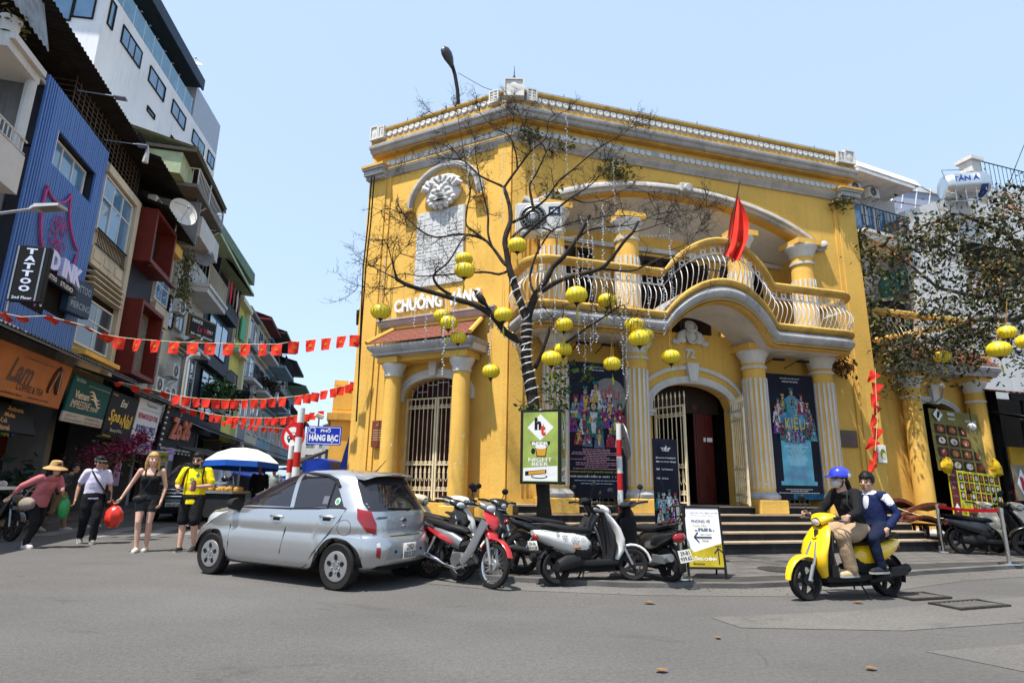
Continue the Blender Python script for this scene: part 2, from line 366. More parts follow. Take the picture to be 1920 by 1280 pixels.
 # --- walls
mb=MB(MR)
mb.box(0,.62,0,.3,4.9,9.3);mb.box(8.4,WR,0,.3,4.9,9.3)
n=36
for i in range(n):
 a=lerp(.62,8.4,i/n);b=lerp(.62,8.4,(i+1)/n)
 mb.add([(a,0,arch_z(a)),(b,0,arch_z(b)),(b,0,9.3),(a,0,9.3),(a,.3,arch_z(a)),(b,.3,arch_z(b)),(b,.3,9.3),(a,.3,9.3)],[(0,1,2,3),(5,4,7,6),(4,5,1,0)])
DW,DS,DT=1.06,3.15,3.68
def door_z(s):return DS+(DT-DS)*math.sqrt(max(0,1-((s-CX)/DW)**2))
mb.box(0,CX-DW,0,.3,.1,4.898);mb.box(CX+DW,WR,0,.3,.1,4.898)
for i in range(20):
 a=CX-DW+2*DW*i/20;b=CX-DW+2*DW*(i+1)/20
 mb.add([(a,0,door_z(a)),(b,0,door_z(b)),(b,0,4.898),(a,0,4.898),(a,.3,door_z(a)),(b,.3,door_z(b)),(b,.3,4.898),(a,.3,4.898)],[(0,1,2,3),(5,4,7,6),(4,5,1,0)])
mb.box(0,WR,.0,.3,9.302,10.25)
mb.M=ML
GC=-1.9;GW=.86;GS=3.25;GT=3.66
def gate_z(s):return GS+(GT-GS)*math.sqrt(max(0,1-((s-GC)/GW)**2))
NC,NW,NZ,NT=-1.87,.98,8.0,8.95
def niche_z(x):return NZ+(NT-NZ)*math.sqrt(max(0,1-((x-NC)/NW)**2))
mb.box(-WL,GC-GW,0,.3,.1,4.9);mb.box(GC+GW,0,0,.3,.1,4.9)
for i in range(20):
 a=GC-GW+2*GW*i/20;b=GC-GW+2*GW*(i+1)/20
 mb.add([(a,0,gate_z(a)),(b,0,gate_z(b)),(b,0,4.9),(a,0,4.9),(a,.3,gate_z(a)),(b,.3,gate_z(b)),(b,.3,4.9),(a,.3,4.9)],[(0,1,2,3),(5,4,7,6),(4,5,1,0)])
mb.box(GC-GW,GC+GW,0,.3,.1,.88)
mb.box(-WL,0,0,.3,4.902,10.25)
a=ML@Vector((-WL,0,0));b=a+Vector((-3.0,11.6,0));cR=MR@Vector((WR,0,0));dR_=MR@Vector((WR,13,0))
for p,q in((b,a),(cR,dR_)):
 mb.M=I4;mb.add([(p.x,p.y,0),(q.x,q.y,0),(q.x,q.y,10.2),(p.x,p.y,10.2)],[(0,1,2,3)])
mb.add([(b.x,b.y,0),(dR_.x,dR_.y,0),(dR_.x,dR_.y,10.2),(b.x,b.y,10.2)],[(0,1,2,3)])
mb.add([(a.x,a.y,9.9),(0,.02,9.9),(cR.x,cR.y,9.9),(dR_.x,dR_.y,9.9),(b.x,b.y,9.9)],[(0,1,2,3,4)])
mb.build('wall',YEL,TH,ang=0)
for M_,nm,m_,bxs in((MR,'pilaster',YEL,((9.35,WR+.03,-.07,.1,9.24),(9.22,9.345,-.04,.1,9.23),(.0,.3,-.07,.1,9.24),(.305,.42,-.035,.1,9.23))),(ML,'pilaster',YEL,((-WL-.03,-3.72,-.08,.1,9.24),(-3.715,-3.58,-.04,.1,9.23),(-.36,0,-.07,.1,9.24),(-.48,-.365,-.035,.1,9.23))),(MR,'plinth',YELC,((-.02,.55,-.13,.1,1.02),)),(ML,'plinth',YELC,((-.75,.02,-.13,.1,1.02),(-WL-.05,-3.3,-.13,.1,.95)))):
 for x0,x1,y0,z0,z1 in bxs:q=MB(M_);q.box(x0,x1,y0,-.002 if nm=='pilaster' else-.085,z0,z1);q.build(nm,m_,TH,ang=0)
 # --- cornices run round both fronts: path left end -> corner -> right end
def front_path(t,eL=0.0,eR=0.0):
 p0=ML@Vector((-WL-eL,-t,0));p2=MR@Vector((WR+eR,-t,0))
 nl=ML@Vector((0,-1,0));nr=MR@Vector((0,-1,0));bis=(nl+nr).normalized();pc=bis*(t/bis.dot(nl))
 return[p0,pc,p2]
def cornice(name,prof,m,z,eL=.0,eR=.0,parent=TH):
 P=front_path(0,eL,eR);q=MB()
 q.sweep([tuple(v)for v in P],[(o,zz+z)for o,zz in prof]);return q.build(name,m,parent,ang=30)
cornice('parapet',[(.001,0),(.30,0),(.32,.02),(.33,.05),(.33,.085),(.001,.10)],YELD,10.345,-.1)
cornice('parapet_band',[(.001,0),(.27,0),(.27,.205),(.001,.205)],mat('grey_frieze',(.42,.41,.39),.9,var=.3,scale=4,streak=.8),10.138,-.1)
cornice('parapet_base',[(.001,0),(.31,0),(.31,.05),(.28,.06),(.28,.145),(.001,.145)],YELD,9.99,-.1)
cornice('main_cornice',[(.001,0),(.16,0),(.20,.02),(.26,.03),(.29,.06),(.29,.10),(.35,.13),(.36,.17),(.36,.215),(.001,.215)],WHTD,9.772,-.1,.04)
cornice('cornice_fascia',[(.001,0),(.18,0),(.20,.018),(.001,.018)],YELD,9.752,-.08,.05)
cornice('frieze_band',[(.001,0),(.04,0),(.04,.22),(.001,.22)],mat('grey_frieze',(.42,.41,.39)),9.40)
cornice('lower_cornice',[(.001,-.13),(.05,-.13),(.07,-.08),(.12,-.04),(.15,.0),(.15,.03),(.001,.03)],WHTD,9.27)
cornice('lower_cornice_cap',[(.001,0),(.16,0),(.16,.035),(.09,.06),(.06,.095),(.001,.095)],YELD,9.302)
for M_,x0,x1 in((MR,9.3,WR+.06),(ML,-WL-.06,-3.68)):
 q=MB(M_);q.box(x0,x1,-.30,-.01,9.17,9.30);q.box(x0-.03,x1+.03,-.34,-.01,9.302,9.36);q.box(x0+.02,x1-.02,-.22,-.01,9.08,9.168);q.build('pilaster_cap',WHTD,TH)
 q=MB(M_);q.box(x0-.05,x1+.05,-.37,-.01,9.363,9.43);q.build('pilaster_cap_slab',YELD,TH)
q=MB(RX(rad(90)));q.lathe([(.084,0),(.084,.02),(.066,.04),(.03,.038),(.001,.03)],14);ros=q.mesh('rosette',WHT)
nl=ML@Vector((0,-1,0));nr=MR@Vector((0,-1,0))
for z,off,sc in((10.24,.27,1.0),(9.51,.04,1.0)):
 for M_,A_,x0,x1 in((MR,A_R,.52,9.3),(ML,A_L,-3.72,-.5)):
  k=int((x1-x0)/.178)
  for i in range(k+1):
   if z<10 and rr.random()<.06:continue
   p=M_@Vector((x0+(x1-x0)*i/k,-off,z));put('rosette',ros,TH,p,(0,rr.uniform(-.1,.1),A_))
def orn(M_,x0,x1,z0,z1,y,diamond=True):
 q=MB(M_);q.box(x0,x1,y-.08,y+.08,z0,z1);w_=.035
 for a,b,c_,d in((x0,x1,z0,z0+w_),(x0,x1,z1-w_,z1)):q.box(a,b,y-.11,y-.081,c_,d)
 for a in(x0,x1-w_):q.box(a,a+w_,y-.11,y-.081,z0+w_+.001,z1-w_-.001)
 cx_=(x0+x1)/2;cz=(z0+z1)/2
 if diamond:
  q.add([(cx_,y-.115,cz),(x0+.05,y-.083,cz),(cx_,y-.083,z1-.05),(x1-.05,y-.083,cz),(cx_,y-.083,z0+.05)],[(0,2,1),(0,3,2),(0,4,3),(0,1,4)])
 else:
  for k in range(3):q.box(x0+.05,x1-.05,y-.1,y-.081,z0+.07+k*(z1-z0-.1)/3,z0+.1+k*(z1-z0-.1)/3)
  q.box(cx_-.02,cx_+.02,y-.105,y-.0812,z0+.04,z1-.04)
 return q
q=orn(I4,-.24,.24,10.13,10.6,-.36);q.build('corner_ornament',WHT,TH)
orn(MR,.21,.47,10.13,10.46,-.29,False).build('corner_ornament',WHT,TH);orn(ML,-.47,-.21,10.13,10.46,-.29,False).build('corner_ornament',WHT,TH)
orn(MR,9.5,9.84,10.13,10.54,-.28).build('end_ornament',WHT,TH);orn(MR,9.24,9.49,10.13,10.46,-.28,False).build('end_ornament',WHT,TH)
orn(ML,-4.13,-3.87,10.13,10.54,-.28).build('end_ornament',WHT,TH);orn(ML,-3.86,-3.66,10.13,10.48,-.28,False).build('end_ornament',WHT,TH)
q=MB();q.tube([(0,-.36,10.58),(0,-.36,11.0)],[.018,.004],6)
for a in range(4):q.tube([(0,-.36,10.76),(.07*cos(a*pi/2),-.36+.07*sin(a*pi/2),10.59)],.008,5)
for x in(1.2,3.0,4.9,6.8,8.6):p=MR@Vector((x,-.25,10.42));q.tube([p,p+Vector((0,0,.16))],.008,4)
for x in(-3,-1.8,-.9):p=ML@Vector((x,-.25,10.42));q.tube([p,p+Vector((0,0,.16))],.008,4)
P_=[ML@Vector((-4,-.2,10.54)),Vector((0,-.2,10.55)),MR@Vector((9.7,-.2,10.55))];q.tube(P_,.006,4)
q.build('lightning_rod',BLK,TH)
# --- columns
def column(M_,s,t,z0,z1,r,flz=None,ringz=None,plinth=None,capm=WHT,shaft=YELC,ab=.36):
 T=M_@TR(s,-t,0)
 h=z1-.44
 q=MB(T);q.lathe([(r*1.02,z0),(r,z0+.8),(r*.93,h)],24);col_=q.build('column',shaft,TH)
 q=MB(T);b=z0
 q.lathe([(r*1.28,b-.16),(r*1.36,b-.12),(r*1.36,b-.07),(r*1.2,b-.02),(r*1.08,b+.01),(r*1.0,b+.03)],24);q.build('column_base',WHTD,col_)
 q=MB(T)
 q.lathe([(r*.94,h),(r*1.0,h+.03),(r*1.02,h+.1),(r*1.25,h+.2),(r*1.38,h+.26),(r*1.38,h+.3),(.001,h+.3)],24)
 if ringz:
  q.lathe([(r*.95,ringz-.035),(r*1.06,ringz-.03),(r*1.06,ringz-.006),(r*1.02,ringz),(r*1.06,ringz+.006),(r*1.06,ringz+.03),(r*.95,ringz+.035)],24)
 q.build('capital',capm,col_)
 q=MB(T);q.cbox((0,0,h+.372),(2*ab,2*ab,.14));q.build('abacus',YEL,col_)
 if flz:
  q=MB(T)
  for k in range(16):
   q.box(r*.9,r*1.035,-.026,.026,flz[0],flz[1],RZ(2*pi*(k+.5)/16))
  q.build('fluting',WHT,col_)
 if plinth:
  q=MB(T);q.cbox((0,0,(plinth+z0-.16)/2),(r*2.7,r*2.7,z0-.16-plinth),b=.015);q.build('column_plinth',YELC,col_)
CS=(.95,2.84,5.96,7.9)
for s in CS:column(MR,s,.36,1.22,4.62,.275,(1.30,3.82),4.08,.762)
for s in CS:column(MR,s,.12,5.25,7.62,.29,(5.3,6.55),7.0,4.9)
for s in(GC-.93,GC+.93):column(ML,s,.36,1.02,4.1,.205,None,3.7,.6,shaft=YELC,ab=.28)
# --- upper arch moulding
def arch_sweep(name,M_,pts,prof,m,y=0.0,ang=35):
 q=MB(M_);q.sweep([(x,y,z)for x,z in pts],prof,up=(0,-1,0));return q.build(name,m,TH,ang=ang)
n=40;pts=[(lerp(.45,8.55,i/n),arch_z(lerp(.45,8.55,i/n))+.02)for i in range(n+1)]
pts=[(.2,7.62)]+pts+[(8.8,7.62)]
arch_sweep('upper_arch_moulding',MR,pts,[(-.22,-.001),(-.22,.1),(-.17,.17),(-.1,.2),(-.06,.2),(-.04,.12),(0,.1),(.02,.1),(.03,-.001)],WHTD)
arch_sweep('upper_arch_fillet',MR,[(x,z-.0)for x,z in pts[1:-1]],[(-.275,-.001),(-.275,.1),(-.223,.1),(-.223,-.001)],YELD)
q=MB(MR);q.cbox((4.5,-.14,arch_z(4.5)+.14),(.36,.2,.26),b=.03);q.lathe([(.001,0),(.1,.0),(.12,.03),(.12,.07),(.09,.1),(.001,.1)],16,TR(4.5,-.24,arch_z(4.5)+.1)@RX(rad(90)));q.build('keystone',WHTD,TH)
# --- upper loggia: floor, back wall, doors, white ceiling
q=MB(MR);q.box(.3,8.7,.28,1.5,4.75,4.9);q.build('loggia_floor',CONC,TH)
q=MB(MR);q.box(.3,8.7,1.30,1.4,4.9,9.2);q.box(.25,.62,.31,1.3,4.9,7.6);q.box(8.4,8.75,.31,1.3,4.9,7.6);q.build('loggia_wall',YEL,TH,ang=0)
q=MB(MR);n=30;ra,rb=[],[]
for i in range(n+1):
 x=lerp(.62,8.4,i/n);ra.append((x,.29,arch_z(x)+.004));rb.append((x,1.3,7.55+.35*(1-(abs(x-4.5)/3.9)**2)))
vs=ra+rb;q.add(vs,[(i,i+1,n+2+i,n+1+i)[::-1]for i in range(n)]);q.build('loggia_ceiling',WHT,TH)
q=MB(MR)
for i in range(7):
 x=lerp(1.6,7.4,i/6);a_=Vector((lerp(4.5,x,.3),.32,arch_z(lerp(4.5,x,.3))-.02));b_=Vector((x,1.28,7.53+.35*(1-(abs(x-4.5)/3.9)**2)));q.tube([a_,b_],.018,4)
q.box(.62,8.4,1.2,1.298,7.42,7.54);q.build('ceiling_moulding',WHT,TH)
def louver_door(x0,x1,z0,z1,y,n=2):
 q=MB(MR);q.box(x0-.08,x1+.08,y-.05,y+.02,z0,z1+.09);d=q.build('door_frame',YEL,TH)
 w_=(x1-x0)/n
 for k in range(n):
  a0=x0+k*w_+.012;a1=a0+w_-.024;q=MB(MR)
  for e in(a0,a1-.07):q.box(e,e+.07,y-.10,y-.055,z0+.02,z1)
  for zz in(z0+.02,(z0+z1)/2,z1-.09):q.box(a0+.071,a1-.071,y-.10,y-.055,zz,zz+.09)
  m_=int((z1-z0)/.06)
  for i in range(m_):
   zz=z0+.1+i*(z1-z0-.15)/m_;q.add([(a0+.07,y-.1,zz),(a1-.07,y-.1,zz),(a1-.07,y-.06,zz+.045),(a0+.07,y-.06,zz+.045)],[(0,1,2,3)])
  q.box(a0+.07,a1-.07,y-.056,y-.0545,z0+.02,z1);q.build('shutter',WOODD,d)
for x0,x1 in((1.3,2.55),(3.2,5.7),(6.35,7.7)):louver_door(x0,x1,4.92,7.28,1.28,2 if x1-x0<1.5 else 4)
for x in(3.3,5.5):q=MB(MR);q.cbox((0,0,6.0),(.05,.55,2.1),TR(x,.95,0)@RZ(.3));q.build('open_shutter',WOODD,TH)
# --- balcony
BT=1.35;BC,BHW,BR=4.5,1.38,.82
def bz(s):
 u=abs(s-BC)/BHW
 return BR*(1-u*u)**.85 if u<1 else 0.0
def bpath():
 P=[]
 def L_(s,t):P.append((s,t))
 for i in range(5):L_(.05,lerp(.0,.8,i/4))
 for i in range(1,7):a_=pi/2*i/6;L_(.05+.5*(1-cos(a_)),.8+.5*sin(a_))
 k=76
 for i in range(1,k):
  s=lerp(.55,7.75,i/k);u=abs(s-BC)/BHW;L_(s,1.3+(.22*(1-u*u)if u<1 else 0))
 for i in range(0,7):a_=pi/2*i/6;L_(7.75+.6*sin(a_),1.3-.6*(1-cos(a_)))
 for i in range(1,4):L_(8.35,lerp(.7,0,i/3))
 return P
BP=bpath();
def bal_loft(name,prof,m,parent,dz=0.0):
 q=MB(MR);rings=[];n=len(BP)
 for i,(s,t)in enumerate(BP):
  a,b=BP[max(0,i-1)],BP[min(n-1,i+1)];d=Vector((b[0]-a[0],b[1]-a[1])).normalized();o=Vector((-d.y,d.x))
  z=bz(s);rings.append([(s+o.x*x,-(t+o.y*x),z+zz+dz)for x,zz in prof])
 q.loft(rings);return q.build(name,m,parent,ang=40)
Z0=4.5
BAL=bal_loft('balcony',[(-.25,.30),(.0,.30),(.06,.33),(.09,.37),(.09,.42),(.05,.46),(-.25,.46)],YELD,TH,Z0)
bal_loft('moulding',[(-.2,.03),(-.06,.03),(.02,.07),(.07,.14),(.075,.2),(.03,.27),(-.03,.298),(-.2,.298)],WHTD,BAL,Z0)
bal_loft('soffit_fillet',[(-.24,-.07),(-.1,-.07),(-.06,-.04),(-.1,-.02),(-.04,.0),(-.04,.028),(-.24,.028)],YELD,BAL,Z0)
q=MB(MR);n=len(BP);idx=[i for i in range(n)if BP[i][1]>.05]
top=[];
for zz,flip in((Z0+.44,False),(Z0-.03,True)):
 A_=[(BP[i][0],-BP[i][1]+.05,bz(BP[i][0])+zz)for i in idx];B_=[(min(8.3,max(.08,BP[i][0])),-.001,bz(BP[i][0])+zz)for i in idx]
 m_=len(idx);q.k=1 if flip else 0
 q.add(A_+B_,[(i,i+1,m_+i+1,m_+i)if not flip else(m_+i,m_+i+1,i+1,i)for i in range(m_-1)])
q.build('slab',[CONC,WHT],BAL)
bal_loft('rail',[(-.10,0),(.06,0),(.09,.04),(.09,.11),(.05,.15),(-.09,.15),(-.12,.1),(-.12,.04)],YELD,BAL,Z0+1.27)
IRONW=mat('white_iron',(.72,.70,.66),.55,var=.15,scale=8,streak=.5,scol=(.25,.14,.06))
H_=.80
q=MB();pts=[]
for i in range(13):
 u=i/12;pts.append((0,-(.155*sin(pi*min(1,u*1.25))**1.2 if u<.8 else 0.0)+.0,u*H_))
q.tube(pts,.009,6);bar_me=q.mesh('baluster',IRONW)
q=MB();
ring=[(.052*cos(2*pi*i/14),0,.69+.052*sin(2*pi*i/14))for i in range(14)]
q.sweep(ring,[(-.009,-.009),(.009,-.009),(.009,.009),(-.009,.009)],closed=True,up=(0,-1,0));ring_me=q.mesh('ring',IRONW)
acc=0;last=None;kb_=0
for i in range(1,len(BP)):
 a,b=Vector(BP[i-1]),Vector(BP[i]);sl_=(b-a).length;d=(b-a).normalized()
 while acc<=sl_:
  p=a+d*acc;ang_=math.atan2(-d.y,d.x);o=Vector((-d.y,d.x));z=Z0+.46+bz(p.x)
  w3=MR@Vector((p.x-o.x*.05,-(p.y-o.y*.05),z))
  put('baluster',bar_me,BAL,w3,(0,0,A_R+ang_))
  if kb_%2==0:
   p2=p+d*.062;w4=MR@Vector((p2.x-o.x*.05,-(p2.y-o.y*.05),Z0+.46+bz(p2.x)));put('ring',ring_me,BAL,w4,(0,0,A_R+ang_))
  kb_+=1;acc+=.125
 acc-=sl_
bal_loft('lower_rail',[(-.063,0),(-.039,0),(-.039,.022),(-.063,.022)],IRONW,BAL,Z0+1.06)
# --- entrance: arch mouldings, keystone, crest, number
def dring(c,hw,spring,rise,off,n=28):
 return[(c-hw-off,spring-.12)]+[(c+(hw+off)*-cos(pi*i/n),spring+(rise+off)*sin(pi*i/n))for i in range(n+1)]+[(c+hw+off,spring-.12)]
arch_sweep('door_arch_moulding',MR,dring(CX,DW,DS,DT-DS,.0),[(-.17,-.001),(-.17,.05),(-.13,.07),(-.09,.05),(-.04,.09),(.0,.06),(.0,-.2)],WHT)
arch_sweep('door_arch_moulding',MR,dring(CX,DW,DS,DT-DS,.36),[(-.06,-.001),(-.06,.05),(-.02,.065),(.03,.04),(.03,-.001)],WHT)
q=MB(MR);q.prism([(CX-.1,3.72),(CX+.1,3.72),(CX+.16,4.16),(CX-.16,4.16)],-.13,-.01);q.add([(CX-.14,-.132,4.14),(CX+.14,-.132,4.14),(CX,-.16,3.95),(CX-.09,-.132,3.74),(CX+.09,-.132,3.74)],[(1,0,2),(0,3,2),(3,4,2),(4,1,2)]);q.build('keystone',WHT,TH)
for sgn in(-1,1):
 q=MB(MR);x=CX+sgn*(DW+.1);q.cbox((x,-.05,2.98),(.26,.13,.1),b=.02);q.cbox((x,-.04,2.9),(.2,.09,.05));q.build('impost',WHT,TH)
q=MB(MR);T=TR(CX+.02,-.02,4.93)
for k in range(8):
 a=pi*(k+.5)/8;q.ball((.25*cos(a)*1.1,-.03,-.18+.16*sin(a)),.1,10,6,T,(1.1,.5,1))
for sgn in(-1,1):
 for k in range(4):q.ball((sgn*(.2+.08*k),-.02,-.2-.03*k+.03*(k%2)),.085-.008*k,10,6,T,(1,.6,1.1))
 q.tube([(sgn*(.12+.26*u+.04*sin(9*u)),-.05,-.05-.2*u)for u in[i/8 for i in range(9)]],[.045*(1-.6*i/8)for i in range(9)],8,M=T)
q.ball((0,-.06,-.12),.13,14,8,T,(1,.45,1.2));q.lathe([(.13,0),(.16,.02),(.13,.04)],18,T@TR(0,-.09,-.12)@RX(rad(90))@SCL(1,1.2,1));q.ball((0,-.03,.13),.14,14,8,T,(1,.5,.9));q.lathe([(.1,0),(.17,.03),(.12,.05)],18,T@TR(0,-.05,.12)@RX(rad(70)))
q.build('crest',mat('crest_plaster',(.60,.58,.54),.85,var=.15,scale=5,streak=.3),TH)
q=MB(MR);write(q,'72',CX-.13,CX+.13,4.40,.24,-.03,.045,extr=.028);q.build('house_number',WHT,TH,ang=0)
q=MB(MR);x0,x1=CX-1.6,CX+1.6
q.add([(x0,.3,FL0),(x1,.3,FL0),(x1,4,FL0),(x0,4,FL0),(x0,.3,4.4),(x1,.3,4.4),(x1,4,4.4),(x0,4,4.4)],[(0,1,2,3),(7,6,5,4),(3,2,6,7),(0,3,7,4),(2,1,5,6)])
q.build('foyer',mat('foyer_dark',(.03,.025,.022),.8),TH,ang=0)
MAH=mat('dark_red_door',(.085,.012,.010),.4,var=.25,scale=3)
def panel_door(x,w_,rz,sgn):
 T=MR@TR(x,.62,FL0)@RZ(rz);q=MB(T);q.cbox((sgn*w_/2,0,1.18),(w_,.05,2.34),b=.006)
 for z0,z1 in((.12,.7),(.8,1.35),(1.45,2.2)):
  for e in(.08,.56):
   q.box(sgn*e*w_ if sgn>0 else-(e+.36)*w_,(e+.36)*w_ if sgn>0 else-e*w_,-.04,-.026,z0,z1)
 return q.build('door',MAH,TH)
d=panel_door(CX+.92,.58,rad(8),-1);q=MB(MR@TR(CX+.6,.585,FL0));q.box(-.02,.26,-.035,-.03,1.46,1.56);q.build('notice',pm('notice_white',(.75,.75,.72)),d)
q=MB(MR);q.box(CX-DW,CX+DW,.5,.56,3.05,3.13);q.box(CX-.03,CX+.03,.5,.56,3.13,3.72);q.box(CX-DW,CX+DW,.53,.535,3.13,3.72);q.build('transom',WOODD,TH)
def scroll(q,x,z,r,sgn,m=1):
 pts=[(x+sgn*r*(1-i/14)*cos(i*.62),0,z+m*r*(1-i/14)*sin(i*.62))for i in range(12)]
 q.tube(pts,.009,5)
def gate_leaf(q,w_,h,spear=True):
 fr=.022
 for x in(fr,w_-fr):q.box(x-fr,x+fr,-fr,fr,0,h)
 for z in(.05,.22,.78,h-.24,h-.02):q.box(2*fr,w_-2*fr,-.016,.016,z-.014,z+.014)
 k=max(3,int(w_/.115))
 for i in range(1,k):
  x=w_*i/k;q.tube([(x,0,.05),(x,0,h-.02)],.0105,6)
  for z in(.22,.78,h-.24):
   scroll(q,x+.022,z+.045,.034,-1);scroll(q,x-.022,z+.045,.034,1)
  q.box(x-.03,x+.03,-.012,.012,.60,.618)
 for i in range(k):
  x0=w_*(i+.15)/k;x1=w_*(i+.85)/k;q.tube([(x0,0,.7),(x0,0,.5),((x0+x1)/2,0,.42),(x1,0,.5),(x1,0,.7)],.009,5)
 if spear:
  for i in range(k+1):
   x=w_*i/k;q.tube([(x,0,h-.02),(x,0,h+.14),(x,0,h+.2),(x,0,h+.3)],[.01,.01,.022,.002],6)
for sgn,rz in((-1,rad(-72)),(1,rad(72))):
 T=MR@TR(CX+sgn*(DW-.05),-.03,FL0+.02)@RZ(rz if sgn<0 else rz)@(SCL(1,1,1)if sgn<0 else SCL(-1,1,1))
 q=MB(T);gate_leaf(q,.86,2.12);q.build('gate_leaf',CREAM,TH)
 # --- steps
for k in range(5):
 t=1.75-.3*k;z=.13+.158*(k+1);q=MB(MR);q.box(.1,9.25,-t+.02,.0 if k<4 else.3,.05 if k==0 else z-.17,z-.03);st=q.build('step',STEP,TH,ang=0)
 q=MB(MR);q.box(.1,9.25,-t,-t+.31 if k<4 else.3,z-.028,z);q.build('step_tread',NOSE,st,ang=0)
 # --- left front: gate with tiled porch
arch_sweep('gate_arch_moulding',ML,dring(GC,GW,GS,GT-GS,.0),[(-.2,-.001),(-.2,.06),(-.14,.09),(-.1,.06),(-.05,.1),(.0,.07),(.0,-.2)],WHT)
q=MB(ML);q.prism([(GC-.075,3.68),(GC+.075,3.68),(GC+.12,4.05),(GC-.12,4.05)],-.16,-.01);q.build('keystone',WHT,TH)
q=MB(ML);q.prism([(GC-1.35,4.12),(GC+1.35,4.12),(GC+1.4,4.36),(GC-1.4,4.36)],-.62,-.002);q.build('porch_beam',WHT,TH)
q=MB(ML);q.sweep([(GC-1.28,0,0),(GC-1.28,-.66,0),(GC+1.28,-.66,0),(GC+1.28,0,0)],[(.0,4.13),(.05,4.13),(.06,4.17),(.03,4.19),(.1,4.25),(.14,4.31),(.14,4.35),(.0,4.37)]);q.build('porch_cornice',WHTD,TH)
q=MB(ML);q.prism([(GC-.9,4.0),(GC+.9,4.0),(GC+.9,4.118),(GC-.9,4.118)],-.5,-.003);q.build('porch_lintel',YEL,TH)
RT=mat('red_roof_tile',(.24,.092,.065),.8,var=.35,scale=18,bump=.3,bscale=40,streak=.3)
q=MB(ML)
q.add([(GC-1.38,-.8,4.39),(GC+1.38,-.8,4.39),(GC+1.2,-.06,4.88),(GC-1.2,-.06,4.88)],[(0,1,2,3)])
q.build('porch_roof',RT,TH,ang=0)
q=MB(ML)
for j in range(9):
 v=j/9;half=lerp(1.38,1.2,v)
 for i in range(24):
  x=lerp(-half,half,(i+(.5 if j%2 else 0))/24);
  if x>half-.05:continue
  y=lerp(-.82,-.07,v);z=lerp(4.39,4.88,v);w2=half/24
  q.add([(GC+x-w2*.95,y,z+.022+rr.uniform(0,.006)),(GC+x,y-.03,z+.01),(GC+x+w2*.95,y,z+.022),(GC+x+w2*.95,y+.12,z+.078),(GC+x-w2*.95,y+.12,z+.078)],[(0,1,2,3,4)])
  q.add([(GC+x-w2*.95,y,z+.022),(GC+x,y-.03,z+.01),(GC+x+w2*.95,y,z+.022),(GC+x+w2*.95,y,z-.0),(GC+x,y-.03,z-.012),(GC+x-w2*.95,y,z)],[(0,5,4,1),(1,4,3,2)])
q.build('roof_tile',RT,TH,ang=0,kind='stuff')
q=MB(ML)
for sgn in(-1,1):q.tube([(GC+sgn*1.4,-.84,4.42),(GC+sgn*1.22,-.02,4.96)],.05,6)
q.box(GC-1.25,GC+1.25,-.09,-.003,4.9,4.97);q.build('roof_ridge',YEL,TH)
q=MB(ML);q.sweep([(-3.6,0,0),(-.3,0,0)],[(.0,4.96),(.1,4.98),(.16,5.05),(.16,5.1),(.21,5.12),(.21,5.16),(.0,5.18)]);q.build('ledge_moulding',mat('mauve_moulding',(.42,.36,.34),.8,var=.15,streak=.5),TH)
def left_gate():
 g=None
 for k,x0 in enumerate((GC-GW+.0,GC+.01)):
  q=MB(ML@TR(x0,.12,.92));gate_leaf(q,GW-.012,2.3,False);g=q.build('gate_leaf',CREAM,TH)
 q=MB(ML@TR(0,.12,0))
 for i in range(1,12):
  x=GC-GW+2*GW*i/12;zt=gate_z(x)-.02;q.tube([(x,0,3.24),(x,0,zt-.12),(x,0,zt-.08),(x,0,zt)],[.011,.011,.02,.003],6)
 for i,z in((2,3.35),(4,3.5),(6,3.55),(8,3.45)):x=GC-GW+2*GW*i/12;q.box(x,x+.29,-.01,.01,z,z+.02)
 q.build('gate_spikes',mat('grey_gate_paint',(.35,.34,.31),.5),TH)
 q=MB(ML);q.box(GC-GW,GC+GW,.32,.36,.9,3.7);q.build('backing_door',mat('gate_dark',(.055,.016,.014),.5,var=.4,scale=2),TH)
 q=MB(ML)
 for i in range(7):q.box(GC-GW,GC+GW,.3,.318,1.0+i*.37,1.03+i*.37)
 q.build('backing_rail',WOODD,TH)
left_gate()
q=MB(ML)
pts=[(NC+NW*-cos(pi*i/26),NZ+.02+(NT-NZ)*sin(pi*i/26))for i in range(27)]
q.sweep([(x,0,z)for x,z in pts],[(-.16,-.001),(-.16,.06),(-.11,.09),(-.06,.06),(-.05,.16),(.0,.16),(.02,-.001)],up=(0,-1,0));q.build('niche_arch',WHTD,TH)
for sgn in(-1,1):
 q=MB(ML);q.cbox((NC+sgn*NW*1.06,-.09,7.95),(.34,.19,.1),b=.02);q.cbox((NC+sgn*NW*1.06,-.07,7.86),(.24,.14,.08),b=.02);q.build('corbel',YELD,TH)
q=MB(ML@TR(-1.9,-.03,8.28));MK=mat('mask_plaster',(.58,.57,.55),.85,var=.15,scale=4,streak=.6,scol=(.2,.2,.2))
q.ball((0,.0,0),.55,20,12,None,(.95,.3,.66))
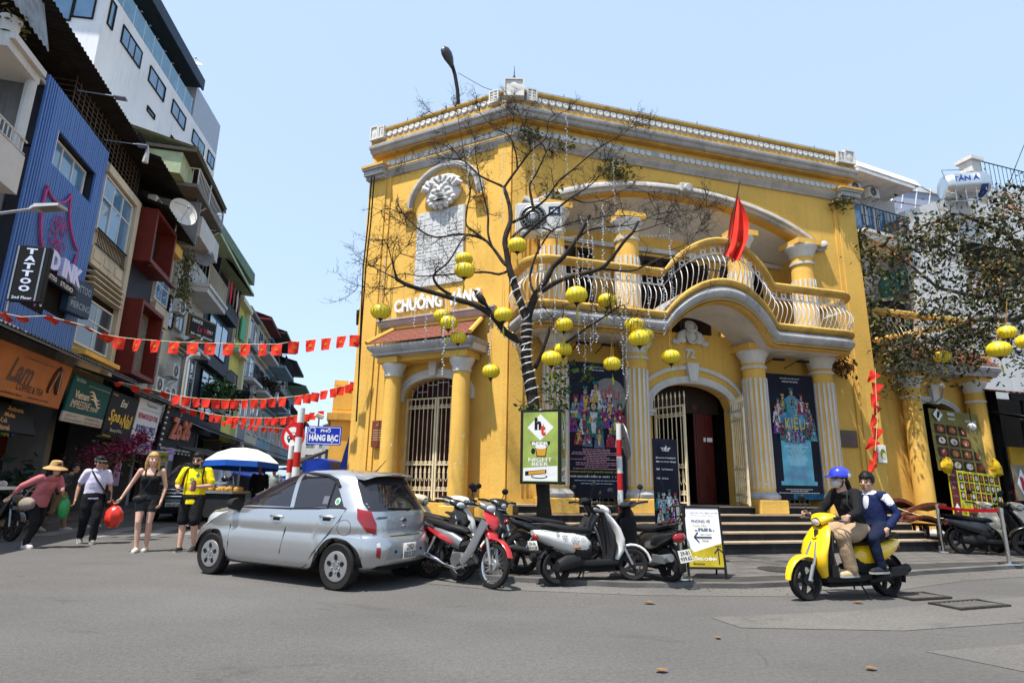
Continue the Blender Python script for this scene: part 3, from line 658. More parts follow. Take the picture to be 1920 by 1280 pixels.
for sgn in(-1,1):
 q.tube([(sgn*(.06+.2*u),-.16+.05*u,.08+.1*sin(pi*u))for u in(0,.25,.5,.75,1)],[.03,.05,.055,.05,.02],8)
 q.ball((sgn*.19,-.15,.02),.075,10,8,None,(1.2,.6,.8));q.ball((sgn*.25,-.12,-.12),.11,10,8,None,(1,.6,.8))
 for k in range(6):
  a=rad(12+24*k);q.tube([(sgn*.30*cos(a)+sgn*.05,-.12,.05+.2*sin(a)),(sgn*.46*cos(a+.1)+sgn*.05,-.14,.07+.30*sin(a+.1)),(sgn*.56*cos(a-.12)+sgn*.02,-.08,.08+.33*sin(a-.12))],[.06,.085,.05],8)
 q.tube([(sgn*(.05+.28*u),-.15+.06*u,-.23-.04*u+.1*u*u)for u in(0,.3,.6,1)],[.04,.04,.035,.02],8)
for k in range(7):a=pi+pi*(k+.5)/7;q.ball((.36*cos(a),-.1,-.16+.24*sin(a)),.075,8,6)
q.tube([(0,-.17,.1),(0,-.23,-.02),(0,-.25,-.07)],[.035,.05,.07],8);q.ball((0,-.2,-.12),.1,10,6,None,(1.1,.8,.5))
q.tube([(-.2,-.15,-.33),(0,-.19,-.36),(.2,-.15,-.33)],[.02,.04,.02],8)
msk=q.build('theatre_mask',MK,TH,ang=60)
q=MB(ML@TR(-1.9,-.03,8.28));q.tube([(-.2,-.20,-.26),(0,-.235,-.285),(.2,-.20,-.26)],[.008,.028,.008],8);q.build('mouth',DARK,msk)
TAB=mat('marble_tablet',(.54,.54,.53),.6,var=.10,scale=3,streak=.15);q=MB(ML)
rows=9;cols=6;q.box(-2.65,-1.24,-.012,-.002,5.9,7.86);tb=q.build('tablet',WHTD,TH,ang=0);q=MB();q.cbox((0,0,0),(.229,.04,.212),b=.004);sb_=q.mesh('stone_block',TAB,0)
for j in range(rows):
 for i in range(cols):
  x0=lerp(-2.65,-1.24,i/cols);z0=lerp(5.9,7.86,j/rows);put('stone_block',sb_,tb,ML@Vector((x0+.1175,-.028+rr.uniform(-.003,.003),z0+.109)),(0,0,A_L))
q=MB(ML);rt=random.Random(5)
for j in range(20):
 z=7.76-j*.088;x=-2.58
 while x<-1.4:
  wd=rt.uniform(.05,.16)
  if rt.random()<.8:q.box(x,min(-1.3,x+wd),-.0525,-.0495,z,z+.02)
  x+=wd+.035
q.build('inscription',mat('faded_ink',(.42,.42,.42),.8),tb,ang=0,kind='stuff')
LET=mat('letter_white',(.78,.77,.74),.45,var=.05)
q=MB(ML);tw=0;x=-3.18
for wrd,x0,x1 in(('CHUÔNG',-3.18,-1.76),('VÀNG',-1.62,-.72)):
 write(q,wrd,x0,x1,5.53,.40 if wrd=='CHUÔNG' else.40,-.085,.035,extr=.055)
q.build('lettering',LET,TH,ang=0)
PLQ=mat('brown_plaque',(.16,.05,.03),.45,var=.1);GLD=pm('pale_gold_print',(.5,.38,.2))
q=MB(ML);q.cbox((-3.42,-.095,2.4),(.33,.03,.62),b=.006);pq=q.build('plaque',PLQ,TH)
q=MB(ML)
for k in range(5):
 x=-3.53
 while x<-3.33:wd=rt.uniform(.02,.05);q.box(x,x+wd,-.1125,-.1105,2.47-k*.055,2.49-k*.055);x+=wd+.012
for i in range(8):a0=pi*1.15+i*.5;q.box(-3.425+.035*cos(a0)-.007,-3.425+.035*cos(a0)+.007,-.1125,-.1105,2.63+.035*sin(a0)-.007,2.63+.035*sin(a0)+.007)
q.build('lettering',GLD,pq,ang=0)
q=MB(MR);q.cbox((8.86,-.03,2.55),(.56,.04,.42),b=.008);q.build('plaque',mat('bronze_plaque',(.09,.05,.03),.4,.3,var=.3,scale=3),TH,label='dark bronze plaque, its text too faint to read')
for s0,s1 in((1.35,2.4),(6.35,7.5)):
 q=MB(MR);q.box(s0,s1,-.02,-.004,FL0,3.6);q.k=1
 for i in range(9):x=lerp(s0,s1,i/8);q.box(x-.012,x+.012,-.06,-.035,FL0,1.5)
 for z in(FL0+.02,1.2):q.box(s0,s1,-.066,-.061,z,z+.04)
 q.build('window',[DARK,CREAM],TH,ang=0)
 # ---------- the row of shop houses on the left side of the narrow street
DSv=Vector((sin(rad(-14.5)),cos(rad(-14.5)),0));NSv=Vector((DSv.y,-DSv.x,0));QS=Vector((-11.5,12,0))+NSv*.3
A_S=math.atan2(DSv.y,DSv.x)
STREET_K=1.14
def sroot(name,label,cat,s,z=0.0,t=0.0,group=None):
 p=QS+DSv*s+NSv*t;return thing(name,label,cat,(p.x,p.y,z),A_S,group)
BEI=mat('beige_render',(.50,.45,.34),.85,var=.15,scale=1.2,streak=.7,bump=.2,bscale=20)
BEI2=mat('pale_render',(.52,.51,.49),.85,var=.12,scale=1.2,streak=.7)
GRYW=mat('grey_render',(.22,.22,.22),.85,var=.25,scale=1.2,streak=.8)
NAVY=mat('dark_navy_panel',(.028,.030,.042),.6,var=.2,scale=2)
DRED=mat('dark_red_frame',(.14,.025,.018),.55,var=.15,scale=3)
YELB=mat('lemon_wall',(.60,.52,.13),.85,var=.15,scale=1.5,streak=.6)
BLUW=mat('faded_blue_wall',(.20,.30,.36),.85,var=.3,scale=2,streak=.9)
CORR=mat('corrugated_steel',(.20,.205,.21),.5,.5,var=.35,scale=3,streak=.5)
DCOR=mat('dark_roof_sheet',(.03,.028,.027),.7,var=.3,scale=3)
ALU=mat('white_window_frame',(.62,.62,.60),.5,var=.1)
GRN=mat('green_sheet',(.13,.20,.13),.7,var=.25,scale=3,streak=.4)
MOSS=mat('pale_green_sheet',(.38,.45,.28),.7,var=.2,scale=3,streak=.5)
def wbox(parent,m,x0,x1,y0,y1,z0,z1,name='wall'):
 q=MB();q.box(x0,x1,y0,y1,z0,z1);return q.build(name,m,parent,ang=0)
PANE_N=0
def window(parent,x0,x1,z0,z1,nx=2,nz=1,fm=None,gm=None,y=0.0,fr=.05,dep=.12,split=None,M=I4):
 """framed window set into a wall face at y, its panes single pieces"""
 fm=fm or ALU;gm=gm or GLS
 q=MB(M);zs=[z0+(z1-z0)*i/nz for i in range(nz+1)]if split is None else[z0,z0+(z1-z0)*split,z1]
 q.box(x0-fr,x1+fr,y-.02,y+dep,z0-fr,z0);q.box(x0-fr,x1+fr,y-.02,y+dep,z1,z1+fr)
 q.box(x0-fr,x0,y-.02,y+dep,z0,z1);q.box(x1,x1+fr,y-.02,y+dep,z0,z1)
 for i in range(1,nx):x=x0+(x1-x0)*i/nx;q.box(x-fr*.4,x+fr*.4,y-.004,y+.03,z0,z1)
 for z in zs[1:-1]:q.box(x0,x1,y-.006,y+.028,z-fr*.4,z+fr*.4)
 w_=q.build('window',fm,parent,ang=0)
 for j in range(len(zs)-1):
  for i in range(nx):
   a=x0+(x1-x0)*i/nx;b=x0+(x1-x0)*(i+1)/nx;p=MB(M);k=rr.uniform(-.012,.012);e=rr.uniform(-.012,.012)
   p.add([(a,y+.016+k,zs[j]),(b,y+.016-k,zs[j]),(b,y+.016-k+e,zs[j+1]),(a,y+.016+k+e,zs[j+1])],[(0,1,2,3)]);p.build('pane',gm,w_,ang=0)
 return w_
def railing(parent,x0,x1,y0,z0,h,m,step=.12,name='railing',ends=True,y1=0.0,posts=True):
 q=MB();q.tube([(x0,y0,z0+h),(x1,y0,z0+h)],.025,6);q.tube([(x0,y0,z0+.06),(x1,y0,z0+.06)],.018,6)
 if ends:
  for x in(x0,x1):q.tube([(x,y0,z0+h),(x,y1,z0+h)],.02,6);q.tube([(x,y0,z0),(x,y0,z0+h)],.022,6)
 r_=q.build(name,m,parent);b=MB();n=int((x1-x0)/step)
 for i in range(1,n):x=x0+(x1-x0)*i/n;b.box(x-.009,x+.009,y0-.009,y0+.009,z0+.06,z0+h)
 if ends:
  for x in(x0,x1):
   for i in range(1,int(abs(y1-y0)/step)):y=y0+(y1-y0)*i/max(1,int(abs(y1-y0)/step));b.box(x-.008,x+.008,y-.008,y+.008,z0,z0+h)
 b.build('bars',m,r_,ang=0,kind='stuff');return r_
def corrug(mb,x0,x1,a,b,n,amp=.03,th=.012):
 """corrugated sheet between two eaves lines a=(y,z) (outer) and b=(y,z) (inner)"""
 top=[];k=n*4
 for(y,z)in(a,b):top.append([(x0+(x1-x0)*i/k,y,z+amp*sin(2*pi*i/4+.4))for i in range(k+1)])
 vs=top[0]+top[1];m_=k+1
 mb.add(vs,[(i,i+1,m_+i+1,m_+i)for i in range(k)])
 mb.add([(x,y,z-th)for x,y,z in vs],[(i,m_+i,m_+i+1,i+1)for i in range(k)])
def ac_unit(p,rz,label,sc=1.0,group='air conditioner units on the shop houses',logo=False):
 t=thing('air_conditioner',label,'air conditioner',p,rz,group);T=SCL(sc,sc,sc)
 q=MB(T);q.cbox((0,0,.29),(.82,.3,.56),b=.02);q.build('casing',mat('ac_casing',(.55,.55,.53),.5,var=.1,streak=.5),t)
 q=MB(T@TR(-.1,-.153,.29)@RX(rad(90)));q.lathe([(.001,.0),(.235,.0),(.235,.012),(.001,.012)],22);q.build('fan_recess',BLK,t)
 q=MB(T@TR(-.1,-.166,.29)@RX(rad(90)))
 for r in(.07,.14,.21):q.lathe([(r,0),(r+.012,.006),(r,.012)],22)
 for k in range(18):a=2*pi*k/18;q.tube([(.05*cos(a),.05*sin(a),.006),(.235*cos(a),.235*sin(a),.006)],.004,4)
 q.lathe([(.001,.006),(.05,.006),(.05,.012),(.001,.014)],12);q.build('fan_grille',GRYM,t)
 for x in(-.3,.3):q=MB(T);q.box(x-.02,x+.02,-.16,.28,-.04,-.0);q.tube([(x,-.13,-.03),(x,.28,-.35)],.015,5);q.build('bracket',GRYM,t)
 return t
def sat_dish(p,aim,r,label,m):
 t=thing('satellite_dish',label,'satellite dish',p,0,'satellite dishes on the shop houses');R_=Vector(aim).normalized().to_track_quat('Z','Y').to_matrix().to_4x4()
 q=MB(R_);q.lathe([(.001,0),(r*.4,r*.05),(r*.75,r*.17),(r,r*.3),(r*1.02,r*.31),(r*1.0,r*.28),(r*.75,r*.14),(.001,-.02)],24,SCL(1,1.1,1));q.build('dish',m,t)
 q=MB(R_)
 for a in(.3,2.4,4.5):q.tube([(r*.9*cos(a),r*.9*sin(a),r*.27),(0,0,r*1.0)],.012,5)
 q.ball((0,0,r),.05,8,6);q.tube([(0,0,-.02),(0,0,-.3)],.03,6);q.build('feed_arm',GRYM,t)
 q=MB();a_=R_@Vector((0,0,-.28));q.tube([a_,a_+Vector((0,.0,-.6))],.03,6);q.build('mast',GRYM,t);return t
H9=9
# --- leftmost house with concrete balcony
t=sroot('shop_house','beige house at the left edge with concrete balcony and deep dark eaves','house',-7)
LX=5.3
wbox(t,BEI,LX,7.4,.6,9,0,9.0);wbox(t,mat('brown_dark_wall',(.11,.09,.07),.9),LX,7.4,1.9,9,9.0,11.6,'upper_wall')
q=MB();q.box(LX,6.6,-.35,.6,7.2,7.5);q.box(LX,6.6,-.35,-.27,7.5,8.1);q.build('balcony',BEI2,t,ang=0);wbox(t,BEI2,LX,6.6,-.4,.6,10.1,10.25,'slab_edge')
railing(t,LX,6.6,-.32,8.1,.35,BEI2,.14,'balcony_railing',False)
q=MB();q.box(LX,6.6,-.3,.6,9.9,10.1);q.build('upper_slab',BEI2,t,ang=0)
q=MB();q.tube([(6.5,-.2,7.3),(6.5,-.2,9.9)],.11,10);q.build('pillar',BEI2,t)
q=MB();corrug(q,4.6,6.3,(-.5,10.6),(-.2,11.8),9);q.build('corrugated_screen',CORR,t,ang=60)
window(t,5.4,6.6,5.2,6.8,3,1,y=.58)
# --- big dark roof with bar cage above the blue shop
t=sroot('roof_cage','dark overhanging sheet roof with a barred rooftop cage above the blue shop','roof',-6)
q=MB();corrug(q,3.6,13.8,(-.3,12.02),(6,12.6),60,.03);q.build('roof',DCOR,t,ang=60)
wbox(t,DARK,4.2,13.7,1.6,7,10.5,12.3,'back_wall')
q=MB();q.box(4.2,13.7,.02,1.6,10.44,10.55);q.build('floor_slab',CONC,t,ang=0)
RUST=mat('rusty_bars',(.16,.13,.11),.7,.4,var=.3,scale=8);q=MB()
for i in range(19):x=8.4+i*.29;q.box(x-.01,x+.01,.34,.36,10.5,12.05)
q.build('cage_bars',RUST,t,ang=0);q=MB()
for k in range(9):z=10.62+k*.16;q.box(8.4,13.6,.33,.342,z-.007,z+.007)
for x in(8.4,13.6):
 for k in range(9):z=10.62+k*.16;q.box(x-.01,x+.01,.36,1.5,z-.007,z+.007)
q.build('cage_wires',RUST,t,ang=0,kind='stuff')
for s,z in((8.2,11.5),(10.2,11.2)):q=MB();q.tube([(s,.2,z),(s,-.7,z)],.018,6);q.cbox((s,-.85,z-.03),(.2,.3,.05),b=.01);q.build('flood_lamp',mat('lamp_blue_grey',(.22,.25,.33),.5),t)
q=MB();q.tube([(10.2,-1.0,11.2),(10.2,-1.0,11.0),(10.24,-.97,10.65)],[.01,.06,.09],8);q.build('hanging_bag',BEI2,t)
# --- blue slatted shop
BLU=mat('blue_slat_paint',(.085,.175,.43),.5,var=.07,scale=.8)
t=sroot('slatted_shop_front','tall blue slatted shop front with a window cut in it and a tattoo parlour inside','shop front',.45)
W_=3.7;wbox(t,GRYW,0,W_,.35,8,3.9,10.4)
q=MB();n=34;pts_me={}
wins=[(.85,3.1,8.85,9.78),(1.0,3.05,5.35,6.35)]
for i in range(n):
 x0=i*W_/n;w1=W_/n-(.022 if i>3 else.05);xm=x0+w1/2;segs=[(4.6,10.75)]
 for a,b,z0,z1 in wins:
  if a<xm<b:segs=[s_ for g in segs for s_ in((g[0],min(g[1],z0)),(max(g[0],z1),g[1]))if s_[1]-s_[0]>.05]
 for z0,z1 in segs:
  key=(round(z1-z0,2),i>3)
  if key not in pts_me:m_=MB();m_.cbox((w1/2,-.0,(z1-z0)/2),(w1,.06,z1-z0));pts_me[key]=m_.mesh('slat',BLU,0)
  put('slat',pts_me[key],t,(x0,rr.uniform(-.003,.003),z0))
wbox(t,NAVY,.02,W_-.02,.045,.30,4.62,8.8,'backing');wbox(t,NAVY,.02,.8,.045,.3,8.85,10.6,'backing');wbox(t,NAVY,3.15,W_-.02,.045,.3,8.85,10.6,'backing');wbox(t,NAVY,.8,3.15,.045,.3,9.8,10.6,'backing')
window(t,1.05,3.0,8.9,9.7,3,1,ALU,GLSB,y=.2);q=MB();q.box(.85,.9,-.02,.3,8.85,9.78);q.box(.9,3.1,-.01,.3,8.8,8.85);q.build('window_lining',ALU,t,ang=0)
PNK=pm('pink_neon_tube',(.42,.07,.22));q=MB()
def bez(*p,n=14):
 out=[]
 for i in range(n+1):
  u=i/n;q_=[Vector(v)for v in p]
  while len(q_)>1:q_=[q_[k].lerp(q_[k+1],u)for k in range(len(q_)-1)]
  out.append(tuple(q_[0]))
 return out
Y_=-.075;zc=7.4
q.tube(bez((.75,Y_,zc+.8),(1.2,Y_,zc+.45),(1.75,Y_,zc+.7),(1.95,Y_,zc+1.15)),.035,5);q.tube(bez((1.95,Y_,zc+1.15),(1.9,Y_,zc+.6),(2.3,Y_,zc+.1),(2.85,Y_,zc-.1)),.035,5)
q.tube(bez((.75,Y_,zc+.7),(.65,Y_,zc-.3),(1.0,Y_,zc-1.2),(1.95,Y_,zc-1.25),(2.75,Y_,zc-1.1),(2.85,Y_,zc-.2)),.04,5)
for k in range(9):
 a=k*.7;cx_,cz=1.75+.3*cos(a)*(k>0),zc-.1+.38*sin(a)*(k>0)
 q.tube([(cx_+.16*cos(b),Y_,cz+.16*sin(b))for b in[2*pi*j/10 for j in range(11)]],.014,4)
q.build('emblem',PNK,t)
q=MB();q.box(1.0,3.05,.03,.04,5.36,6.34);q.build('opening',DARK,t,ang=0)
# --- beige house with big windows
t=sroot('shop_house','beige house with large white framed windows right next to the blue slatted front','house',4.2)
W_=2.75;q=MB();q.box(0,W_,.1,8,3.5,10.5);q.build('wall',BEI,t,ang=0)
window(t,.15,2.35,8.45,10.1,3,1,ALU,GLSB,split=.62,y=.02);q=MB();q.box(0,W_,-.1,.1,10.2,10.45);q.box(0,W_,-.06,.1,7.3,7.42);q.box(2.45,W_,-.1,.1,4.4,10.2);q.build('cornice',BEI,t,ang=0)
q=MB();q.box(.05,2.45,-.02,.1,7.43,7.85);
for k in range(3):q.box(.15+.8*k,.75+.8*k,-.045,-.021,7.5,7.78)
q.build('panel',BEI,t,ang=0)
railing(t,.08,2.4,-.05,7.85,.55,BLK,.11,'balustrade',False)
for k in range(4):
 q=MB();q.box(.05,2.4,-.2,.05,6.55+.17*k,6.59+.17*k,RX(0));q.build('louvre',BEI,t,ang=0)
wbox(t,DARK,.05,2.42,.05,.098,6.4,7.28,'louvre_recess')
window(t,.1,2.3,5.0,6.3,2,1,ALU,GLS,split=.6,y=.02);wbox(t,YELC,0,2.6,-.35,.1,4.62,4.75,'ledge')
# --- dark front with red box frames
t=sroot('shop_house','dark navy house front with two dark red box frames round its windows','house',6.98)
W_=2.85;wbox(t,NAVY,0,W_,.1,8,3.5,10.8)
for z0,z1 in((8.5,10.45),(4.6,7.15)):
 q=MB();x0,x1=.25,2.6;q.box(x0,x1,-.55,.1,z0,z0+.14);q.box(x0,x1,-.55,.1,z1-.14,z1);q.box(x0,x0+.14,-.55,.1,z0+.14,z1-.14);q.box(x1-.14,x1,-.55,.1,z0+.14,z1-.14);q.build('box_frame',DRED,t,ang=0)
 window(t,x0+.2,x1-.2,z0+.2,z1-.2,2,1,WOODD,GLS,y=.06)
q=MB();q.box(.1,2.7,-.75,-.57,8.28,8.34)
q.build('planter_ledge',DRED,t,ang=0)
CURT=mat('grey_mesh_curtain',(.17,.16,.14),.9,var=.3,scale=9);q=MB();n=30
q.add([(.45+1.95*i/n,-.1+.03*sin(i*1.7),z)for z in(4.75,7.0)for i in range(n+1)],[(i,i+1,n+2+i,n+1+i)for i in range(n)]);q.build('curtain',CURT,t,ang=60)
# --- beige house with AC units
t=sroot('shop_house','grimy beige house with white windows, hanging plants and air conditioners','house',9.86)
W_=2.9;wbox(t,BEI,0,W_,.1,8,3.5,11.0);window(t,.1,1.6,8.0,10.0,2,1,ALU,GLSB,y=.02,split=.3);wbox(t,YELC,0,1.75,-.25,.1,10.1,10.5,'sunshade')
window(t,.1,1.75,4.9,7.0,3,1,ALU,GLS,y=.02,split=.5);wbox(t,BEI,0,1.8,-.1,.1,7.1,7.8,'panel');window(t,2.0,2.8,7.4,8.6,1,1,WOODD,GLS,y=.02)
# --- pale house with balcony and sign
t=sroot('shop_house','pale pink and grey house with projecting upper balcony and arched window','house',12.8)
W_=4.7;wbox(t,BEI2,0,W_,.1,8,3.5,11.2);q=MB();q.box(.8,W_,-.9,.1,9.4,9.65);q.box(.75,W_+.05,-.98,.1,9.652,9.8);q.build('balcony',BEI2,t,ang=0)
railing(t,.85,W_,-.85,9.8,1.0,BEI,.13,'balcony_railing')
window(t,.2,1.3,7.6,8.8,2,1,BEI,GLS,y=.02);wbox(t,BEI,0,1.6,-.12,.1,8.95,9.2,'hood');q=MB();q.prism([(.75+.7*cos(pi*i/10),8.8+.25*sin(pi*i/10))for i in range(11)],-.03,.09);q.build('arch_head',BEI,t)
for k in range(4):q=MB();q.box(0.1,1.8,-.25,.0,6.5+.2*k,6.55+.2*k);q.build('louvre',BEI,t,ang=0)
window(t,2.2,4.2,5.0,6.9,3,1,ALU,GLS,y=.02,split=.5)
q=MB();q.box(2.0,W_,-.5,.1,7.0,7.15);q.build('slab',BEI2,t,ang=0)
# --- upper storeys with stacked roofs behind it
t=sroot('roof_terrace','stacked dark metal roofs and a green sheeted terrace on braced steel posts','roof terrace',8)
q=MB();corrug(q,-1,2.8,(-.9,10.5),(1.5,11.2),15);q.build('lower_roof',DCOR,t,ang=60);wbox(t,DARK,0,6.5,.8,6,10.6,13.8,'dark_wall');wbox(t,mat('grey_sheet_wall',(.2,.21,.22),.7,var=.2,streak=.6),2.7,2.8,-.9,.8,10.5,12.4,'side_sheet')
q=MB();corrug(q,-2.4,1.3,(-.9,11.6),(2.5,12.5),15);q.build('middle_roof',DCOR,t,ang=60)
q=MB();q.box(1.6,6.3,-1.0,2,12.55,12.7);q.build('terrace_floor',mat('terrace_underside',(.17,.16,.15),.9),t,ang=0);railing(t,1.7,6.25,-.95,12.7,.7,ALU,.2,'terrace_railing',True,1.0)
q=MB();corrug(q,.8,6.5,(-1.05,13.85),(2.5,14.7),26);q.build('top_roof',MOSS,t,ang=60);q=MB();q.box(.8,6.5,-1.0,2.4,13.65,13.78);q.build('ceiling',mat('soffit_brown',(.06,.055,.05),.9),t,ang=0)
wbox(t,MOSS,.9,2.5,-.5,2,12.72,13.6,'green_screen')
q=MB()
for x in(3.6,6.25):q.tube([(x,-.95,12.7),(x,-.95,13.7)],.04,6);q.tube([(x,-.9,12.6),(x,.7,11.2)],.05,6)
q.tube([(2.6,-.8,12.6),(6.2,.6,11.3)],.04,6);q.tube([(6.2,-.8,12.6),(2.6,.6,11.3)],.04,6);q.tube([(3,.5,14.2),(3,.5,15)],[.05,.01],6);q.build('post',GRYM,t)
wbox(t,BEI2,3.2,6.5,-.9,.8,11.1,12.0,'lower_balcony')
# --- black house with boxed bay and green eaves
t=sroot('shop_house','black house with barred box bay, red laundry and green roof eaves','house',17.6)
W_=7.2;wbox(t,NAVY,0,W_,.1,9,3.5,12.5)
q=MB();q.box(-.2,W_-1.4,-.4,.1,10.1,10.35);q.box(-.2,-.05,-.4,.1,10.35,12.4);q.box(W_-1.55,W_-1.4,-.4,.1,10.35,12.4);q.build('box_bay',NAVY,t,ang=0)
q=MB()
for i in range(4):y=-.36+.12*i;q.box(-.23,-.205,y,y+.06,10.4,12.4)
q.box(-.04,W_-1.56,-.4,-.36,10.36,10.9);q.build('bay_slats',BLK,t,ang=0)
for i,(x,m_)in enumerate(((2.0,DRED),(2.7,RED),(3.6,DRED),(4.6,BEI),(5.3,DRED))):q=MB();q.add([(x+.04*sin(z*9),-1.12+.05*sin(3*z+i),z)if 0 else(x+dx,-.42+.04*sin(5*z+9*dx),z)for z in(10.8,11.3,11.8,12.1)for dx in(0,.2,.4)],[(3*r+c_,3*r+c_+1,3*r+c_+4,3*r+c_+3)for r in range(3)for c_ in range(2)]);q.build('hanging_cloth',m_,t)
q=MB();q.add([(0.2,-.9,12.3),(W_-.5,-.9,12.5),(W_-.5,.0,13.0),(.2,.0,12.8)],[(0,1,2,3),(3,2,1,0)]);q.build('dark_awning',DCOR,t,ang=0)
q=MB();q.prism([(-3.4,12.75),(W_-.2,13.25),(W_-.4,13.95),(-3.4,13.2)],-.85,3);q.build('eaves',GRN,t,ang=0);q=MB();q.box(-3.5,W_-.1,-.9,3,12.55,12.7);q.build('eaves_board',MOSS,t,ang=0)
q=MB();corrug(q,-3.5,W_-.1,(-.7,13.5),(4,14.9),30);q.build('tiled_roof',RT,t,ang=60)
window(t,1.0,5.6,7.9,9.8,3,1,BLK,GLSB,y=.02);window(t,1.0,5.6,4.6,6.7,3,1,BLK,GLSB,y=.02);wbox(t,NAVY,.4,W_,-.3,.1,6.9,7.5,'beam')
# --- lemon house
t=sroot('shop_house','lemon yellow house with a green shuttered window and slanting white cornice','house',24.9)
W_=3.6;wbox(t,YELB,0,W_,.1,9,3.5,12.6);q=MB();q.box(0,W_,-.35,.1,9.0,9.25);q.box(W_-.5,W_,-.2,.1,3.5,12.6);q.box(0,W_,-.3,.1,12.3,12.6);q.build('cornice',mat('cream_render',(.62,.58,.38),.85,var=.1,streak=.6),t,ang=0)
q=MB();q.box(1.2,2.7,-.12,-.02,10.1,11.6);q.build('shutter',mat('green_shutter',(.05,.30,.13),.5,var=.15),t,ang=0);window(t,.2,.9,9.6,11.4,1,1,BEI,GLS,y=.02);window(t,.5,2.6,5.0,7.8,2,1,WOODD,GLS,y=.02)
# --- the far row
def far_house(s0,s1,zt,wm,label,roof=None,floors=((5,7.4),(8.2,10.6),(11.2,13.2)),nwin=3,balc=(),t0=0.0,fm=None):
 t=sroot('shop_house',label,'house',s0,0,t0);W_=s1-s0;wbox(t,wm,0,W_,.1,9,3.4,zt)
 for f,(z0,z1)in enumerate(floors):
  for k in range(nwin):
   a=W_*(k+.18)/nwin;b=W_*(k+.82)/nwin;window(t,a,b,z0,z1-.5,2,1,fm or ALU,rr.choice((GLS,GLS,GLSB)),y=.0)
  wbox(t,wm,-.0,W_,-.15,.09,z1-.1,z1+.12,'string_course')
 for z,d,m_ in balc:
  wbox(t,m_,.2,W_-.2,-d,.09,z-.2,z,'balcony');railing(t,.25,W_-.25,-d+.06,z,.95,BLK,.15,'balcony_railing')
 if roof:
  q=MB();corrug(q,-.3,W_+.3,(-roof[1],zt+.1),(4,zt+1.6),int(W_*2));q.build('roof',roof[0],t,ang=60)
  wbox(t,roof[0],-.3,W_+.3,-roof[1],.1,zt-.12,zt+.05,'eaves')
 return t
far_house(28.6,33.2,12.9,GRYW,'grey house with tall barred windows just past the lemon house',None,((5,7.6),(8.1,10.6),(11,12.9)),2,((8.0,.8,BEI2),))
far_house(33.3,39,13.3,BEI,'cream and grey house with iron balconies under a maroon roof',(mat('maroon_roof',(.13,.025,.03),.7,var=.3,scale=4),.9),((4.6,7.2),(8,10.4),(11,13)),2,((7.8,1.0,BEI2),(10.8,1.0,BEI2)))
far_house(39.1,47.5,13.6,BLUW,'weathered blue house with two black iron balconies and dark hipped roof',(DCOR,1.4),((4.6,7.2),(8,10.4),(11,13.2)),3,((7.7,1.3,BLUW),(10.8,1.5,BLUW)))
far_house(47.6,56,12.6,GRYW,'grey-green house with enclosed balcony farther down the street',(DCOR,1.6),((4.6,7),(7.8,10),(10.4,12.4)),3,((7.5,1.5,BLUW),))
far_house(56.1,66,11.4,BLUW,'pale blue house with corner turret roof far down the street',(GRN,2.0),((4.6,6.8),(7.6,9.6)),3,((7.2,1.6,BLUW),))
far_house(66.2,80,9.0,BEI,'low cream house with many windows closing the row',(RT,1.0),((4,5.6),(6.2,8.2)),6,())
far_house(80.2,100,7.5,BEI2,'farthest pale house at the bend of the street',None,((3.6,5.2),(5.6,7.2)),6,(),-2)
def plain_house(name,label,p,rz,w_,d_,h,m,nx=3,nz=2,roof=None):
 t=thing(name,label,'house',p,rz);wbox(t,m,0,w_,0,d_,0,h)
 for j in range(nz):
  for i in range(nx):
   z0=h-(nz-j)*3.0;window(t,w_*(i+.2)/nx,w_*(i+.8)/nx,z0+.7,z0+2.3,2,1,ALU,GLS,y=-.06)
 if roof:q=MB();q.prism([(-.3,h),(w_+.3,h),(w_/2,h+roof[1])],-.3,d_);q.build('roof',roof[0],t,ang=0)
 return t
plain_house('street_end_house','pale house with red gable roof at the end of the street',(-30,96,0),rad(8),8,10,9.6,BEI2,3,3,(RT,1.6))
plain_house('street_end_house','bluish grey tall house with rooftop frame behind the low yellow wall',(-15.2,66,0),rad(-10),7,10,14.2,mat('blue_grey_render',(.36,.40,.46),.85,var=.1),2,2)
plain_house('street_end_house','brown flank house between the pale ones far down the street',(-23.4,88,0),rad(30),9,10,9.8,mat('brown_flank',(.24,.19,.15),.9,var=.3),2,3)
plain_house('street_end_house','white low house with water tanks at the street end',(-38,104,0),0,9,8,9.0,BEI2,4,3)
STREET_K=1.0
a=ML@Vector((-WL,0,0))+PC
t=thing('annex_wall','low yellow annex wall with grey cap behind the theatre on the narrow street','wall',(a.x-1.35,a.y+2.6,0),A_S)
wbox(t,YELC,0,6,-4,0,0,3.3);wbox(t,YELD,-.12,6.1,-4,.12,3.0,3.2,'cap');wbox(t,YEL,0,6,-4,-.02,3.31,4.05,'parapet');wbox(t,YEL,.25,.45,-.4,.0,3.32,4.2,'pier')
t=thing('upper_bay','small dark roofed bay jutting from the theatre flank high over the street','bay',(a.x-.55,a.y+2.2,5.25),A_S)
wbox(t,YEL,0,1.0,-.6,.12,0,.75);wbox(t,DCOR,-.1,1.2,-.6,.2,.77,.9,'roof');q=MB();q.tube([(0,-.1,.95),(.6,.1,1.1),(1.2,-.1,.95)],.05,6);q.build('pipe',BLK,t)
STREET_K=1.14
